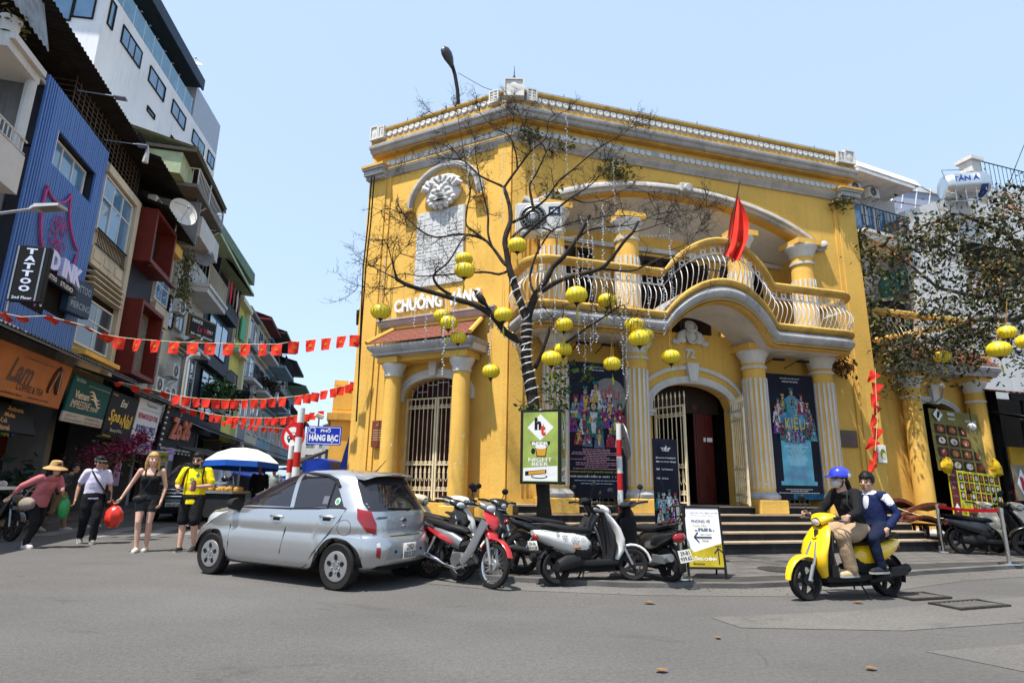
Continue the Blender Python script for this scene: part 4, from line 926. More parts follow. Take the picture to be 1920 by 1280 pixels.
# --- white tower block behind
d8=Vector((sin(rad(-8)),cos(rad(-8)),0));n8=Vector((d8.y,-d8.x,0));p8=Vector((-11.5,12,0))+DSv*9.4-NSv*3
t=thing('white_tower_block','tall rain streaked white block with dark windows and blue glass roof terrace','building',p8,math.atan2(d8.y,d8.x))
WTW=mat('white_tower_render',(.76,.76,.78),.8,var=.08,scale=.5,streak=.55,scol=(.16,.16,.16))
wbox(t,WTW,0,13,0,9,0,20.75)
for a,b,z0,z1,n in((1.4,3.05,19.35,20.12,3),(4.0,5.6,19.4,20.12,2),(6.6,8.2,19.45,20.15,2),(9.35,11,19.5,20.18,2),(11.7,12.65,19.6,20.3,2),(.3,.62,19.3,20.4,1)):window(t,a,b,z0,z1,n,1,BLK,GLSB,y=-.04,fr=.05,dep=.038)
for a,b,z0,z1 in((4.35,5.05,18.05,18.22),(7.0,7.75,18.2,18.32)):window(t,a,b,z0,z1,1,1,BLK,GLS,y=-.04,dep=.038)
TG=mat('blue_terrace_glass',(.05,.20,.32),.08,0,var=.3,scale=1.5,spec=.9)
for i in range(9):
 q=MB();a=.2+i*.95;q.box(a,a+.92,.02,.04,20.8,21.75);q.build('glass_panel',TG,t,ang=0)
wbox(t,mat('grey_blue_panel',(.40,.45,.53),.6,var=.06),9.0,12.95,.0,6,20.77,22.75,'end_wall')
q=MB()
for i in range(10):q.tube([(.2+i*.95,.03,20.75),(.2+i*.95,.03,21.8)],.02,5)
q.build('rail_post',STEEL,t)
q=MB();q.box(-1,8.95,-.35,6,22.6,22.85);q.box(-1,8.95,-.4,-.3,22.45,23.1);q.build('canopy',mat('dark_blue_fascia',(.03,.05,.08),.5),t,ang=0)
wbox(t,DARK,0,8.9,2.5,6,20.76,22.6,'terrace_room')
q=MB();
for i in range(9):q.lathe([(.001,0),(.06,0),(.06,.01)],8,TR(.7+i*.9,.5,22.585))
q.build('ceiling_light',pm('downlight',(.8,.8,.75)),t)
M_=RZ(rad(-90))@SCL(1,1,1)
window(t,1.2,3.2,19.0,20.0,2,1,BLK,GLSB,y=-.04,dep=.038,M=RZ(rad(-90))@TR(-9,0,0)@TR(4.6,0,0));window(t,1.2,1.9,19.2,20.3,1,1,BLK,GLSB,y=-.04,dep=.038,M=RZ(rad(-90))@TR(-2.3,0,0))
sat_dish(p8+d8*8.3+Vector((0,0,23.6)),(.3,-.5,.6),.35,'small wire dish on top of the white tower block',GRYM)
# --- AC units and dishes, each a thing
def sp(s,z,t=0.0):p=QS+DSv*s+NSv*t;return(p.x,p.y,z)
for s,z,t_,lb in((8.3,10.7,.05,'air conditioner under the rusty roof cage corner'),(12.05,7.9,.3,'grey air conditioner beside the upper white window'),(12.3,5.25,.35,'upper of two stacked air conditioners by the steel pipe'),(12.3,4.3,.35,'lower of two stacked air conditioners by the steel pipe'),(10.0,4.35,.5,'left of two air conditioners standing on the shop awning'),(11.1,4.1,.5,'right of two air conditioners standing on the shop awning'),(31.2,7.2,.4,'small air conditioner on the far grey house')):
 ac_unit(sp(s,z,t_),A_S,lb)
sat_dish(sp(8.5,10.9,.9),(.8,-.55,.25),.5,'white satellite dish beside the upper red box frame',mat('dish_white',(.6,.59,.55),.6))
sat_dish(sp(13.2,10.9,.6),(.8,-.6,.2),.45,'grey satellite dish under the terrace roofs',mat('dish_grey',(.2,.2,.21),.6))
t=sroot('steel_duct','shiny steel exhaust duct with a flared elbow mouth','duct',13.4,4.4,.5);q=MB();q.tube([(0,0,-.8),(0,0,1.75)],.17,12);q.build('pipe',STEEL,t)
for z in(1.75,2.45):q=MB();q.tube([(0,.0,z-.05),(0,.0,z+.15),(.1,-.15,z+.3),(.3,-.3,z+.33)],[.17,.18,.2,.26],12,caps=False);q.build('elbow',STEEL,t)
t=sroot('black_duct','black exhaust duct on a bracket by the far balconies','duct',23.5,6.1,.9);q=MB();q.tube([(0,.4,0),(0,-.6,0)],.3,12,caps=False);q.tube([(-.8,.4,.1),(0,.3,0)],.28,10);q.build('pipe',BLK,t)
q=MB();q.tube([(0,.4,0),(0,-.4,-.6)],.04,5);q.build('bracket',BLK,t)
GRNL=mat('leaf_green',(.055,.10,.028),.7,var=.45,scale=9);OLV=mat('leaf_olive',(.115,.11,.04),.75,var=.4,scale=9)
def leafcloud(name,parent,m,pts,n,r,size,seed=1,flat=.6,kind='stuff',hang=0.0):
 """many small leaf blades spread round a set of centres (x,y,z,r)"""
 R_=random.Random(seed);q=MB()
 for _ in range(n):
  c=R_.choice(pts);u=Vector((R_.gauss(0,.5),R_.gauss(0,.5),R_.gauss(0,.5)))*c[3]*r;u.z*=flat
  p=Vector(c[:3])+u;d=Vector((R_.uniform(-1,1),R_.uniform(-1,1),R_.uniform(-.8,.5)-hang)).normalized();s=size*R_.uniform(.6,1.3)
  o=d.cross(Vector((R_.uniform(-1,1),R_.uniform(-1,1),R_.uniform(-1,1)))).normalized()*s*.24
  q.add([tuple(p),tuple(p+d*s*.5+o),tuple(p+d*s),tuple(p+d*s*.5-o)],[(0,1,2,3)])
 return q.build(name,m,parent,ang=0,kind=kind)
t=sroot('hanging_plant','long trailing green plant hanging beside the upper white window','plant',12.1,8.2,.25);leafcloud('foliage',t,OLV,[(x,-.1,z,.35)for x in(-.3,0,.3)for z in(.2,.7,1.2,1.7,2.2)],700,.9,.16,3,1.3,hang=1.2)
q=MB()
for k in range(6):q.tube([(-.3+.12*k,-.05,2.6),(-.32+.13*k,-.12,.3)],.008,4)
q.build('stem',WOODD,t);t=sroot('potted_plant','bushy green plant on the ledge above the far awnings','plant',20,4.9,.7);leafcloud('foliage',t,GRNL,[(0,0,.5,.9),(.8,0,.4,.7),(-.8,0,.9,.7)],800,1,.3,4,.8);q=MB();q.box(-.8,.8,-.2,.2,-.3,.1);q.build('planter',CONC,t)
t=sroot('potted_plant','small plant in a bucket on the top left balcony','plant',-1.6,10.25,.2);leafcloud('foliage',t,OLV,[(0,0,.3,.3)],120,1,.12,5);q=MB();q.lathe([(.15,0),(.2,.35),(.18,.35)],12);q.build('pot',BEI2,t)
t=sroot('potted_plant','dark twiggy plants on the iron balcony of the cream and grey house','plant',34.5,8.0,.8);leafcloud('foliage',t,WOODD,[(0,0,.5,.9),(1.2,0,.4,.8)],500,1,.3,6)
q=MB();q.box(-.6,1.6,-.15,.15,-.1,.1);q.build('planter',CONC,t)
# --- ground floor shop fronts under the awnings
t=sroot('shop_interior','dark ground floor shop fronts under the signs','shop',-7)
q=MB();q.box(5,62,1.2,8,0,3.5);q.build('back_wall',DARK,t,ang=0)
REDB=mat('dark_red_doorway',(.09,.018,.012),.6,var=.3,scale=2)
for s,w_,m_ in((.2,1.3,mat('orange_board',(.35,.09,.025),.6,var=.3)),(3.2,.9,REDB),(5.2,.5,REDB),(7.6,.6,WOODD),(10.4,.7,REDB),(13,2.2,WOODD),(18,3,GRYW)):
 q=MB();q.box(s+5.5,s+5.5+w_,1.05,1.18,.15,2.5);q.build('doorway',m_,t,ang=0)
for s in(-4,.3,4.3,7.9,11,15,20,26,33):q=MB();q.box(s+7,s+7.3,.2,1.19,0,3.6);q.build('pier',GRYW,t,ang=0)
sidewalk=MB(M=TR(QS.x*1.14,QS.y*1.14,0)@RZ(A_S));sidewalk.box(-3,90,-1.35,1.3,-.2,.1);o=sidewalk.build('pavement',PAVE,None,ang=0);o['kind']='structure'
# --- awnings
def awning(s0,s1,z0,z1,out,label,m=None,rz=0.0):
 t=sroot('shop_awning',label,'awning',s0,z0,0,'awnings over the shop fronts');q=MB();corrug(q,0,s1-s0,(-out,z1-z0),(.05,.0),int((s1-s0)*7),.02);q.build('roof_sheet',m or CORR,t,ang=60)
 q=MB();n=int((s1-s0)/1.2)+1
 for i in range(n+1):x=(s1-s0)*i/n;q.tube([(x,0,-.04),(x,-out+.05,z1-z0-.05)],.02,5)
 q.tube([(0,-out+.04,z1-z0-.05),(s1-s0,-out+.04,z1-z0-.05)],.025,5);q.build('frame',GRYM,t);return t
awning(-5,5.0,4.62,4.02,1.5,'grey corrugated awning over the orange coffee sign')
awning(4.6,12.5,4.35,3.95,1.25,'grey corrugated awning over the black spa sign');awning(13.5,22,4.0,3.3,1.8,'dark awning over the black restaurant sign',DCOR);awning(22.5,32,3.9,3.1,2.2,'dull grey awning farther down the row',CORR);awning(33,46,3.8,3.0,2.5,'dark awning near the far end of the row',DCOR)
# --- hanging signs
def sign_root(name,label,s,z,tt,tilt=0.0,yaw=0.0,group=None):
 p=QS+DSv*s+NSv*(tt-.3);t=thing(name,label,'sign',(p.x,p.y,z),0,group);t.rotation_euler=(tilt,0,A_S+yaw);return t
def pbox(t,m,w_,h,d=.06,name='panel',x=0,z=0,y=0):q=MB();q.cbox((x+w_/2,y+d/2,z+h/2),(w_,d,h),b=min(.012,d/4));return q.build(name,m,t)
def lines(t,m,items,name='lettering',y=-.006):
 q=MB()
 for it in items:
  s,x0,x1,z,h=it[:5];kw=it[5]if len(it)>5 else{}
  kw=dict(kw);yy=kw.pop('y',y);write(q,s,x0,x1,z,h,yy,**kw)
 return q.build(name,m,t,ang=0)
ORB=mat('orange_copper_board',(.40,.145,.035),.55,0,var=.2,scale=1.5)
TW=3.1;t=sign_root('shop_sign','orange coffee and tea shop sign with coffee bean emblem',-1.0,2.86,1.15,rad(8));pbox(t,ORB,TW,1.05)
lines(t,pm('dark_brown_raised',(.05,.022,.012)),[('CÀ PHÊ RANG XAY GIA TRUYỀN',.9,2.75,.9,.055,{'bold':.01}),('COFFEE & TEA',1.0,2.15,.27,.15,{'extr':.02,'y':-.03}if 0 else{}),('Vietnamese Robusta Beans',.1,1.35,.1,.05),('Hàng Bạc, Hà Nội',1.6,2.5,.1,.05)])
lines(t,pm('pale_brown_raised',(.10,.05,.03)),[('Lam',.55,1.5,.58,.5,{'shear':.3,'bold':.03})])
q=MB();
for cx_,rx,rot,in((2.35,.10,.25),(2.62,.13,-.35),(2.5,.07,.1)):q.ball((0,0,0),1,14,8,TR(cx_,-.02,.58 if rx>.08 else.8)@RY(rot)@SCL(rx,.03,.3 if rx>.08 else.16))
q.build('bean_emblem',pm('bean_brown',(.06,.022,.015)),t);q=MB()
for cx_,rot in((2.35,.25),(2.62,-.35)):q.tube([Vector((cx_,-.05,.58))+RY(rot)@Vector((.02*sin(6*u),0,u))for u in(-.26,-.13,0,.13,.26)],.01,5)
q.build('bean_line',pm('cream_line',(.6,.42,.25)),t)
t=sign_root('shop_menu_board','black drop board listing coffees below the orange sign',-.85,2.2,.95,rad(-18));pbox(t,BLK,2.6,.68)
lines(t,pm('gold_script',(.55,.34,.12)),[('-Robusta',1.55,2.2,.55,.11,{'shear':.25}),('-Moka',1.35,1.8,.40,.11,{'shear':.25}),('-Culi',1.15,1.45,.26,.11,{'shear':.25}),('-Traditional',.7,1.5,.1,.12,{'shear':.25})])
TEAL=mat('teal_board',(.010,.085,.09),.6,var=.1,scale=1,spec=.1);t=sign_root('shop_sign','teal travel agency sign with white wave mark and pale footer',2.45,2.62,1.1,rad(6));pbox(t,TEAL,2.45,.92,z=.26);pbox(t,mat('pale_footer',(.45,.44,.40),.5),2.45,.255,name='footer')
lines(t,pm('cream_white_raised',(.80,.68,.54)),[('Vietnam',.3,1.15,.72,.2),('IMPRESSIVE',.2,1.35,.48,.2,{'shear':.25,'bold':.0}),('travel',1.4,1.9,.47,.16,{'shear':.3,'bold':0})])
lines(t,pm('pale_teal_print',(.35,.5,.5)),[('Viet Kitchen',.15,.7,1.08,.1,{'shear':.3}),('CÔNG TY TNHH DU LỊCH ẤN TƯỢNG ĐÔNG DƯƠNG',.95,2.35,1.02,.06)])
lines(t,pm('dark_grey_print',(.07,.07,.07)),[('Hàng Bạc, Hoàn Kiếm',.15,.75,.17,.05),('www.impressive.travel',.1,1.1,.07,.05),('Booking tickets - all tours',1.3,2.2,.17,.06),('Tour, visa, transport',1.25,2.3,.07,.05)])
q=MB()
for k in range(3):
 up=[(1.05+.08*k+.8*u,.88-.09*k+.06*sin(2*pi*(u-.05))-.12*u)for u in[i/16 for i in range(17)]];dn=[(x+.01,z-.055*sin(pi*min(1,(i+.5)/17)))for i,(x,z)in enumerate(up)]
 q.add([(x,-.006,z)for x,z in up]+[(x,-.006,z)for x,z in dn],[(17+i,18+i,i+1,i)for i in range(16)])
q.build('wave_mark',pm('cream_white_raised',(.80,.68,.54)),t,ang=0)
t=sign_root('shop_sign','black spa and nail sign with yellow script',4.95,2.35,1.1,rad(5));pbox(t,BLK,2.3,1.4)
lines(t,pm('sign_yellow',(.78,.53,.03)),[('Spa',.2,1.05,.66,.45,{'shear':.25}),('&',1.1,1.3,.6,.2),('Nail',1.3,2.1,.62,.42,{'shear':.25}),('Chuyên',.1,.5,1.3,.06),('Add: Hàng Bạc',.1,.7,.1,.07)])
lines(t,pm('sign_white',(.72,.72,.70)),[('Emi',.85,1.4,1.12,.22,{'shear':.3}),('Beauty & Relax',.55,1.55,.28,.13,{'bold':.0})])
t=sign_root('shop_sign','white tour booking office sign with red and blue capitals',7.35,2.55,1.1,rad(5));pbox(t,mat('lightbox_white',(.58,.6,.68),.4,var=.05),2.4,1.3)
lines(t,pm('sign_red',(.45,.02,.03)),[('VIETNAM DU LỊCH TOUR',.15,2.2,.72,.24,{'bold':.04})]);lines(t,pm('sign_blue',(.02,.03,.25)),[('BOOKING OFFICE',.25,2.2,.32,.26,{'bold':.04})]);lines(t,pm('sign_green',(.12,.25,.2)),[('Tripadvisor',.7,1.9,1.13,.16,{'bold':.0})])
q=MB();q.box(.3,2.3,-.007,-.004,.96,.975);q.build('rule',pm('sign_green',(.12,.25,.2)),t,ang=0)
q=MB();
for k,m_ in enumerate((0,1)):q.k=k;q.box(0,2.3,.0,.05,-.5+.25*k,-.26+.25*k)
q.build('lower_panel',[mat('violet_panel',(.28,.12,.36),.4),mat('blue_panel',(.06,.12,.45),.4)],t,ang=0)
lines(t,pm('sign_white',(.72,.72,.70)),[('TOURIST INFORMATION',.2,2.1,-.12,.1),('BUS - TRAIN - VISA',.3,2.0,-.38,.1)])
t=sign_root('shop_sign','black ribbed restaurant sign with large red-brown raised name',9.95,2.2,1.15,rad(5));pbox(t,BLK,5.0,1.75)
q=MB()
for k in range(14):q.box(.1,4.9,-.03,-.001,.35+.1*k,.38+.1*k)
q.build('ribs',NAVY,t,ang=0);lines(t,mat('salmon_raised',(.50,.15,.10),.5),[('Zo',.9,2.2,.95,.85,{'extr':.08,'y':-.12,'bold':.04}),('26',2.4,3.6,.98,.8,{'extr':.08,'y':-.12,'bold':.04})])
lines(t,pm('sign_white',(.72,.72,.70)),[('RESTAURANT & BIA HƠI - HÀNG BẠC',.4,4.6,.16,.12),('V',1.9,2.2,1.55,.2)])
q=MB()
for k in range(8):q.ball((.06,-.06,.25+.2*k),.045,8,6);q.ball((.5+.55*k,-.06,.02),.035,8,6)
q.build('bulb',pm('bulb_white',(.8,.8,.76)),t)
STREET_K=1.0;t=thing('tattoo_sign','tall black hanging sign reading tattoo downwards','sign',pix(10,562,12.6),rad(14));STREET_K=1.14;t.scale=(.82,)*3;pbox(t,BLK,.80,1.6,.2)
lines(t,pm('sign_pale',(.62,.68,.82)),[(ch,.24,.50,1.44-.215*i,.17,{'bold':.045})for i,ch in enumerate('TATTOO')]+[('2nd Floor',.12,.6,.1,.08)])
q=MB();q.box(.03,.07,-.01,-.003,.03,1.57);q.box(.65,.69,-.01,-.003,.03,1.57);q.tube([(.05,.07,-.3),(.05,.07,0)],.03,6);q.build('edge_frame',GRYM,t,ang=0)
t=sign_root('ink_sign','pale raised letters of the ink studio on a black strip',1.55,6.2,.55);pbox(t,BLK,1.75,.22,.1,'strip',z=-.22);lines(t,mat('letter_lavender',(.55,.56,.80),.4,var=.03),[('D INK',.0,1.7,.27,.48,{'extr':.1,'y':-.08,'bold':.06})]);lines(t,pm('sign_white',(.72,.72,.70)),[('TATTOO',.05,.6,-.11,.12),('STUDIO',.8,1.5,-.11,.12)])
t=sign_root('tattoo_board','small dark slate sign for tattoo and piercing',3.05,5.55,.5,0,rad(-10));pbox(t,mat('slate_board',(.035,.06,.10),.5),.95,.95,.2);lines(t,pm('sign_greyblue',(.35,.42,.5)),[('TATTOO',.1,.85,.72,.2,{'bold':.0}),('&',.12,.25,.48,.14),('PIERCING',.1,.9,.25,.18,{'bold':.0})])
t=sign_root('greeting_board','dark board with pink hand lettering in the tattoo parlour opening',1.25,5.2,.35);pbox(t,DARK,1.0,1.05,.05);lines(t,pm('pink_chalk',(.6,.10,.28)),[('TODAY',.25,.8,.9,.16),('is A',.3,.7,.66,.16),('good',.2,.75,.42,.18),('day',.25,.65,.18,.18)])
q=MB()
for x,z in((.1,.7),(.88,.88),(.85,.5),(.12,.25),(.8,.2)):q.lathe([(.02,0),(.045,.01),(.05,0)],8,TR(x,-.005,z)@RX(rad(90)))
q.build('daisy',pm('sign_white',(.72,.72,.70)),t)
t=sign_root('hello_letters','four coloured hanging letters reading chao under the orange sign',1.1,2.12,.35);q=MB();q.box(0,1.05,.03,.05,.36,.39);q.build('hanger',BLK,t)
for i,(ch,c_)in enumerate(zip('CHÀO',((.55,.03,.03),(.03,.40,.06),(.55,.40,.04),(.03,.06,.45)))):lines(t,pm('letter_%d'%i,c_),[(ch,.02+.26*i,.22+.26*i,.2+(.03 if ch=='À' else 0),.28 if ch!='À' else.36,{'extr':.03,'y':-.02,'bold':.05})])
t=sign_root('number_sign','small dark house number plate reading 32',.25,1.35,.4);pbox(t,BLK,.5,.55,.06);lines(t,pm('sign_pale',(.62,.68,.82)),[('32',.15,.36,.28,.15),('17.09.95' if 0 else 'CÀ PHÊ',.05,.45,.47,.08)])
t=sign_root('hanoi_sign','tilted brown framed sign of a small hotel on the pale house',12.6,7.15,.9,0,rad(-20));pbox(t,mat('brown_frame',(.16,.09,.03),.5),2.0,1.0,.1);q=MB();q.box(.08,1.92,-.012,-.002,.08,.92);q.build('face',BLK,t,ang=0)
lines(t,pm('sign_white',(.72,.72,.70)),[('HANOI',.2,.9,.76,.16),('ONLY',1.3,1.75,.5,.14),('BAR - CAFE - BREAKFAST',.2,1.8,.18,.1)],y=-.018);lines(t,pm('sign_red',(.45,.02,.03)),[('La Vie',.6,1.5,.47,.26,{'shear':.3})],y=-.018)
def poster_board(name,label,p,rz,w_,h,draw,tilt=0.0):
 t=thing(name,label,'poster',p,rz);t.rotation_euler=(tilt,0,rz);pbox(t,mat('poster_white',(.5,.52,.6),.5,var=.05),w_,h,.04,'board');draw(t);return t
def tourposter(t):
 w_=.82
 for x0,x1,z0,z1,c_ in((0,w_,1.5,1.8,(.42,.40,.03)),(.1,w_-.1,.85,1.35,(.07,.16,.02)),(.05,.38,.5,.75,(.02,.12,.35)),(.45,w_-.05,.5,.75,(.05,.15,.3)),(.05,.38,.08,.36,(.1,.2,.5)),(.45,w_-.05,.08,.36,(.02,.08,.3))):
  q=MB();q.box(x0,x1,-.006,-.003,z0,z1);q.build('picture',mat('print_%.2f%.2f%.2f'%c_,c_,.5,var=.6,scale=6),t,ang=0)
 lines(t,pm('sign_red',(.45,.02,.03)),[('OPEN TOUR',.1,.72,1.42,.09),('HA LONG - SAPA - NINH BINH',.05,.77,.80,.05),('TICKETS',.15,.65,.42,.06)]);lines(t,pm('sign_blue',(.02,.03,.25)),[('TOURIST OFFICE',.05,.77,1.65,.1)],y=-.012)
poster_board('tour_poster','tall tour poster with green rice field picture behind the walkers',sp(9.0,.35,.9),A_S-rad(35),.82,1.85,tourposter)
def smallposter(t):
 q=MB();q.box(0,.62,-.006,-.003,.72,.95);q.build('picture',mat('print_yellow',(.45,.40,.03)),t,ang=0);q=MB();q.box(.06,.56,-.006,-.003,.1,.4);q.build('picture',mat('print_blue',(.03,.14,.4),.5,var=.5,scale=6),t,ang=0);lines(t,pm('sign_red',(.45,.02,.03)),[('TOUR',.1,.5,.6,.12),('BUS',.1,.5,.48,.08)])
poster_board('tour_poster','short leaning tour poster with yellow heading beside the walking blonde woman',sp(10.6,.3,1.0),A_S-rad(35),.62,1.0,smallposter)
t=sign_root('lit_sign','small violet lightbox sign with blue lines at the dark shop',10.9,1.9,.9,0,rad(-40));pbox(t,mat('violet_lightbox',(.42,.38,.75),.4),.72,.5,.1);lines(t,pm('sign_blue',(.02,.03,.25)),[('VISA EXTENSION',.06,.66,.3,.07),('MOTORBIKE',.06,.5,.18,.07)]);lines(t,pm('sign_red',(.45,.02,.03)),[('FOR RENT',.06,.66,.42,.07),('LAUNDRY',.06,.5,.07,.07)])
t=sign_root('neon_board','black spa board outlined with orange bulbs standing on the road side',7.9,.35,1.7,rad(-8),rad(-45));q=MB();q.prism([(0,0),(.9,0),(1.0,.5),(.8,.95),(.2,.95),(-.05,.5)],0,.05);q.build('panel',BLK,t)
ORN=mat('orange_bulb',(.85,.22,.04),.4,emit=1.0);q=MB();ol=[(0,0),(.9,0),(1.0,.5),(.8,.95),(.2,.95),(-.05,.5),(0,0)]
for i in range(6):
 for k in range(8):q.ball((lerp(ol[i][0],ol[i+1][0],k/8),-.02,lerp(ol[i][1],ol[i+1][1],k/8)),.016,6,4)
q.build('bulb',ORN,t);lines(t,pm('sign_yellow',(.78,.53,.03)),[('Spa',.25,.7,.65,.25,{'shear':.25}),('MASSAGE',.2,.75,.35,.1)])
t=sign_root('banner','narrow vertical lightbox banner behind the man in the white shirt',7.6,1.0,.7,0,rad(-50));pbox(t,mat('violet_lightbox',(.42,.38,.75),.4),.2,1.5,.05);lines(t,pm('sign_red',(.45,.02,.03)),[(ch,.05,.15,1.36-.17*i,.12)for i,ch in enumerate('MASSAGE')])
BOU=mat('magenta_bract',(.22,.02,.075),.7,var=.4,scale=8)
t=sroot('bougainvillea','magenta bougainvillea spilling over the shop front below the spa sign','shrub',5.2,1.3,1.0);leafcloud('blossom',t,BOU,[(-.9,0,.5,.5),(-.2,-.1,.7,.5),(.5,-.2,.75,.55),(1.1,-.3,.9,.45),(1.5,-.3,1.2,.3)],1500,1.0,.10,8,.75);leafcloud('foliage',t,GRNL,[(-.5,0,.5,.6),(.5,-.1,.6,.6)],300,1,.12,9,.7);q=MB();q.tube([(0,.2,-1.2),(.1,.1,-.2),(.2,0,.5)],[.04,.03,.02],6);q.tube([(.1,.1,-.1),(.9,-.2,.8)],.02,5);q.build('stem',WOODD,t)
t=sroot('potted_shrub','dark leafy shrub in a pot in front of the cafe at the left edge','shrub',-.2,.12,.9);leafcloud('foliage',t,mat('leaf_dark',(.018,.030,.022),.6,var=.4,scale=7),[(-.3,0,.9,.6),(.4,0,1.0,.6),(.1,-.2,.6,.5),(.9,0,.7,.5)],900,1,.24,10,.9);q=MB();q.lathe([(.2,0),(.28,.4),(.25,.4)],14);q.build('pot',CONC,t)
STREET_K=1.0
t=thing('street_lamp','flat grey LED street lamp on a long arm reaching in from the left','street lamp',(-13.2,11.6,0));a=pix(-60,408,11.6)-Vector((-13.2,11.6,0));b=pix(62,392,11.6)-Vector((-13.2,11.6,0));c=pix(118,388,11.6)-Vector((-13.2,11.6,0))
q=MB();q.tube([(0,0,0),(0,0,6.2)],[.09,.06],10);q.build('pole',GRYM,t);q=MB();q.tube([(0,0,5.9),a,b],.035,8);q.build('arm',GRYM,t)
d_=(c-b).normalized();q=MB(TR(*b)@RY(-math.atan2(d_.z,d_.x)));L_=(c-b).length;q.loft([[(-.05,y,z)for y,z in((-.05,-.03),(.05,-.03),(.05,.03),(-.05,.03))],[(.12,y,z)for y,z in((-.15,-.03),(.15,-.03),(.13,.06),(-.13,.06))],[(L_,y,z)for y,z in((-.15,-.03),(.15,-.03),(.13,.03),(-.13,.03))]]);q.build('lamp_head',mat('lamp_grey',(.33,.34,.35),.5),t,ang=20)
q=MB(TR(*b)@RY(-math.atan2(d_.z,d_.x)));q.box(.15,L_-.06,-.12,.12,-.036,-.031);q.build('lens',mat('lamp_lens',(.16,.16,.15),.2),t,ang=0)
STREET_K=1.0
# ---------- right of the theatre: yellow gate annex, eatery and houses behind
def rp(s,t=0.0,z=0.0):p=PC+MR@Vector((s,-t,z));return p
AX=thing('gate_annex','low yellow gate building with arched opening, balustrade roof terrace and small tiled porch','annex',rp(9.92,-.5),A_R)
W_=4.6;AC=2.55;aw=.82
def az(s):return 3.3+.42*math.sqrt(max(0,1-((s-AC)/aw)**2))
q=MB();q.box(0,AC-aw,0,.3,0,5.0);q.box(AC+aw,W_,0,.3,0,5.0)
for i in range(16):
 a=AC-aw+2*aw*i/16;b=AC-aw+2*aw*(i+1)/16
 q.add([(a,0,az(a)),(b,0,az(b)),(b,0,5),(a,0,5),(a,.3,az(a)),(b,.3,az(b)),(b,.3,5),(a,.3,5)],[(0,1,2,3),(5,4,7,6),(4,5,1,0)])
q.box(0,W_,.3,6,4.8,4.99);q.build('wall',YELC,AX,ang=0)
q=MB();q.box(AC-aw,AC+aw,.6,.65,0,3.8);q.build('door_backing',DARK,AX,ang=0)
ring_=[(AC-aw-.0,3.0)]+[(AC+aw*-cos(pi*i/24),3.3+.42*sin(pi*i/24))for i in range(25)]+[(AC+aw,3.0)]
q=MB();q.sweep([(x,0,z)for x,z in ring_],[(-.17,-.001),(-.17,.05),(-.1,.08),(-.05,.05),(.0,.07),(.0,-.15)],up=(0,-1,0));q.build('arch_moulding',WHT,AX)
q=MB();q.prism([(AC-.09,3.66),(AC+.09,3.66),(AC+.14,4.2),(AC-.14,4.2)],-.14,-.01);q.build('keystone',WHT,AX)
q=MB();q.sweep([(1.1,0,0),(1.1,-.62,0),(4.15,-.62,0),(4.15,0,0)],[(.0,4.42),(.05,4.42),(.08,4.5),(.14,4.58),(.14,4.66),(.0,4.68)]);q.box(1.12,4.13,-.6,-.003,4.44,4.64);q.build('porch_cornice',WHTD,AX)
q=MB()
for j in range(7):
 for i in range(22):
  x=1.0+3.25*(i+(.5 if j%2 else 0))/22;v=j/7;y=lerp(-.8,-.1,v);z=lerp(4.7,5.3,v)
  q.add([(x-.07,y,z+.03),(x,y-.03,z+.012),(x+.07,y,z+.03),(x+.07,y+.13,z+.1),(x-.07,y+.13,z+.1)],[(0,1,2,3,4)])
q.add([(.95,-.8,4.69),(4.3,-.8,4.69),(4.3,-.05,5.32),(.95,-.05,5.32)],[(0,1,2,3)]);q.build('roof_tile',RT,AX,ang=0,kind='stuff')
_TH=TH;TH=AX
for s in(1.45,3.75):column(I4,s,.3,.35,4.44,.24,None,3.75,.0,shaft=YELC,ab=.3)
TH=_TH
q=MB();q.box(0,W_+.3,-.12,.3,5.0,5.25);q.build('terrace_edge',YELD,AX,ang=0)
q=MB();q.cbox((2.3,-.02,6.22),(4.6,.2,.16),b=.03);q.build('terrace_rail',YELD,AX)
q=MB();q.tube([(4.5,0,6.2),(2.4,2.4,5.9),(0.8,3.5,5.6)],.09,6);q.build('stair_rail',YELD,AX)
for i in range(28):put('baluster',bar_me,AX,(.1+.16*i,.05,5.26),(0,0,0),scale=(1,1,1.12))
for i in range(14):put('ring',ring_me,AX,(.18+.32*i,.05,5.36))
q=MB();q.box(-.05,.3,-.05,.3,0,5.0);q.tube([(.42,-.1,0),(.42,-.1,4.6)],.05,6);q.tube([(.55,-.08,1),(.55,-.08,4.9),(.1,-.1,5.2)],.02,5);q.build('corner_pier',YELC,AX)
t=thing('security_camera','white security camera on a curved grey pipe over the yellow gate column','camera',rp(11.95,.25,4.05),A_R);q=MB(RZ(.5)@RY(.25));q.cbox((0,0,0),(.24,.1,.1),b=.02);q.build('body',mat('camera_white',(.6,.6,.56),.5),t);q=MB();q.tube([(.1,.05,-.05),(.12,.15,-.3),(-.1,.2,-.45),(-.5,.25,-.4),(-.55,.3,.2)],.025,6);q.build('pipe',GRYM,t)
t=thing('security_camera','small white security camera on the low annex wall left of the theatre','camera',(-5.35,16.6,3.05),A_S);q=MB(RZ(-1.2)@RY(.3));q.cbox((0,0,0),(.26,.12,.12),b=.02);q.build('body',mat('camera_white',(.6,.6,.56),.5),t);q=MB();q.tube([(0,-.0,-.05),(.1,.0,-.3),(.4,.1,-.4)],.025,6);q.build('pipe',GRYM,t)
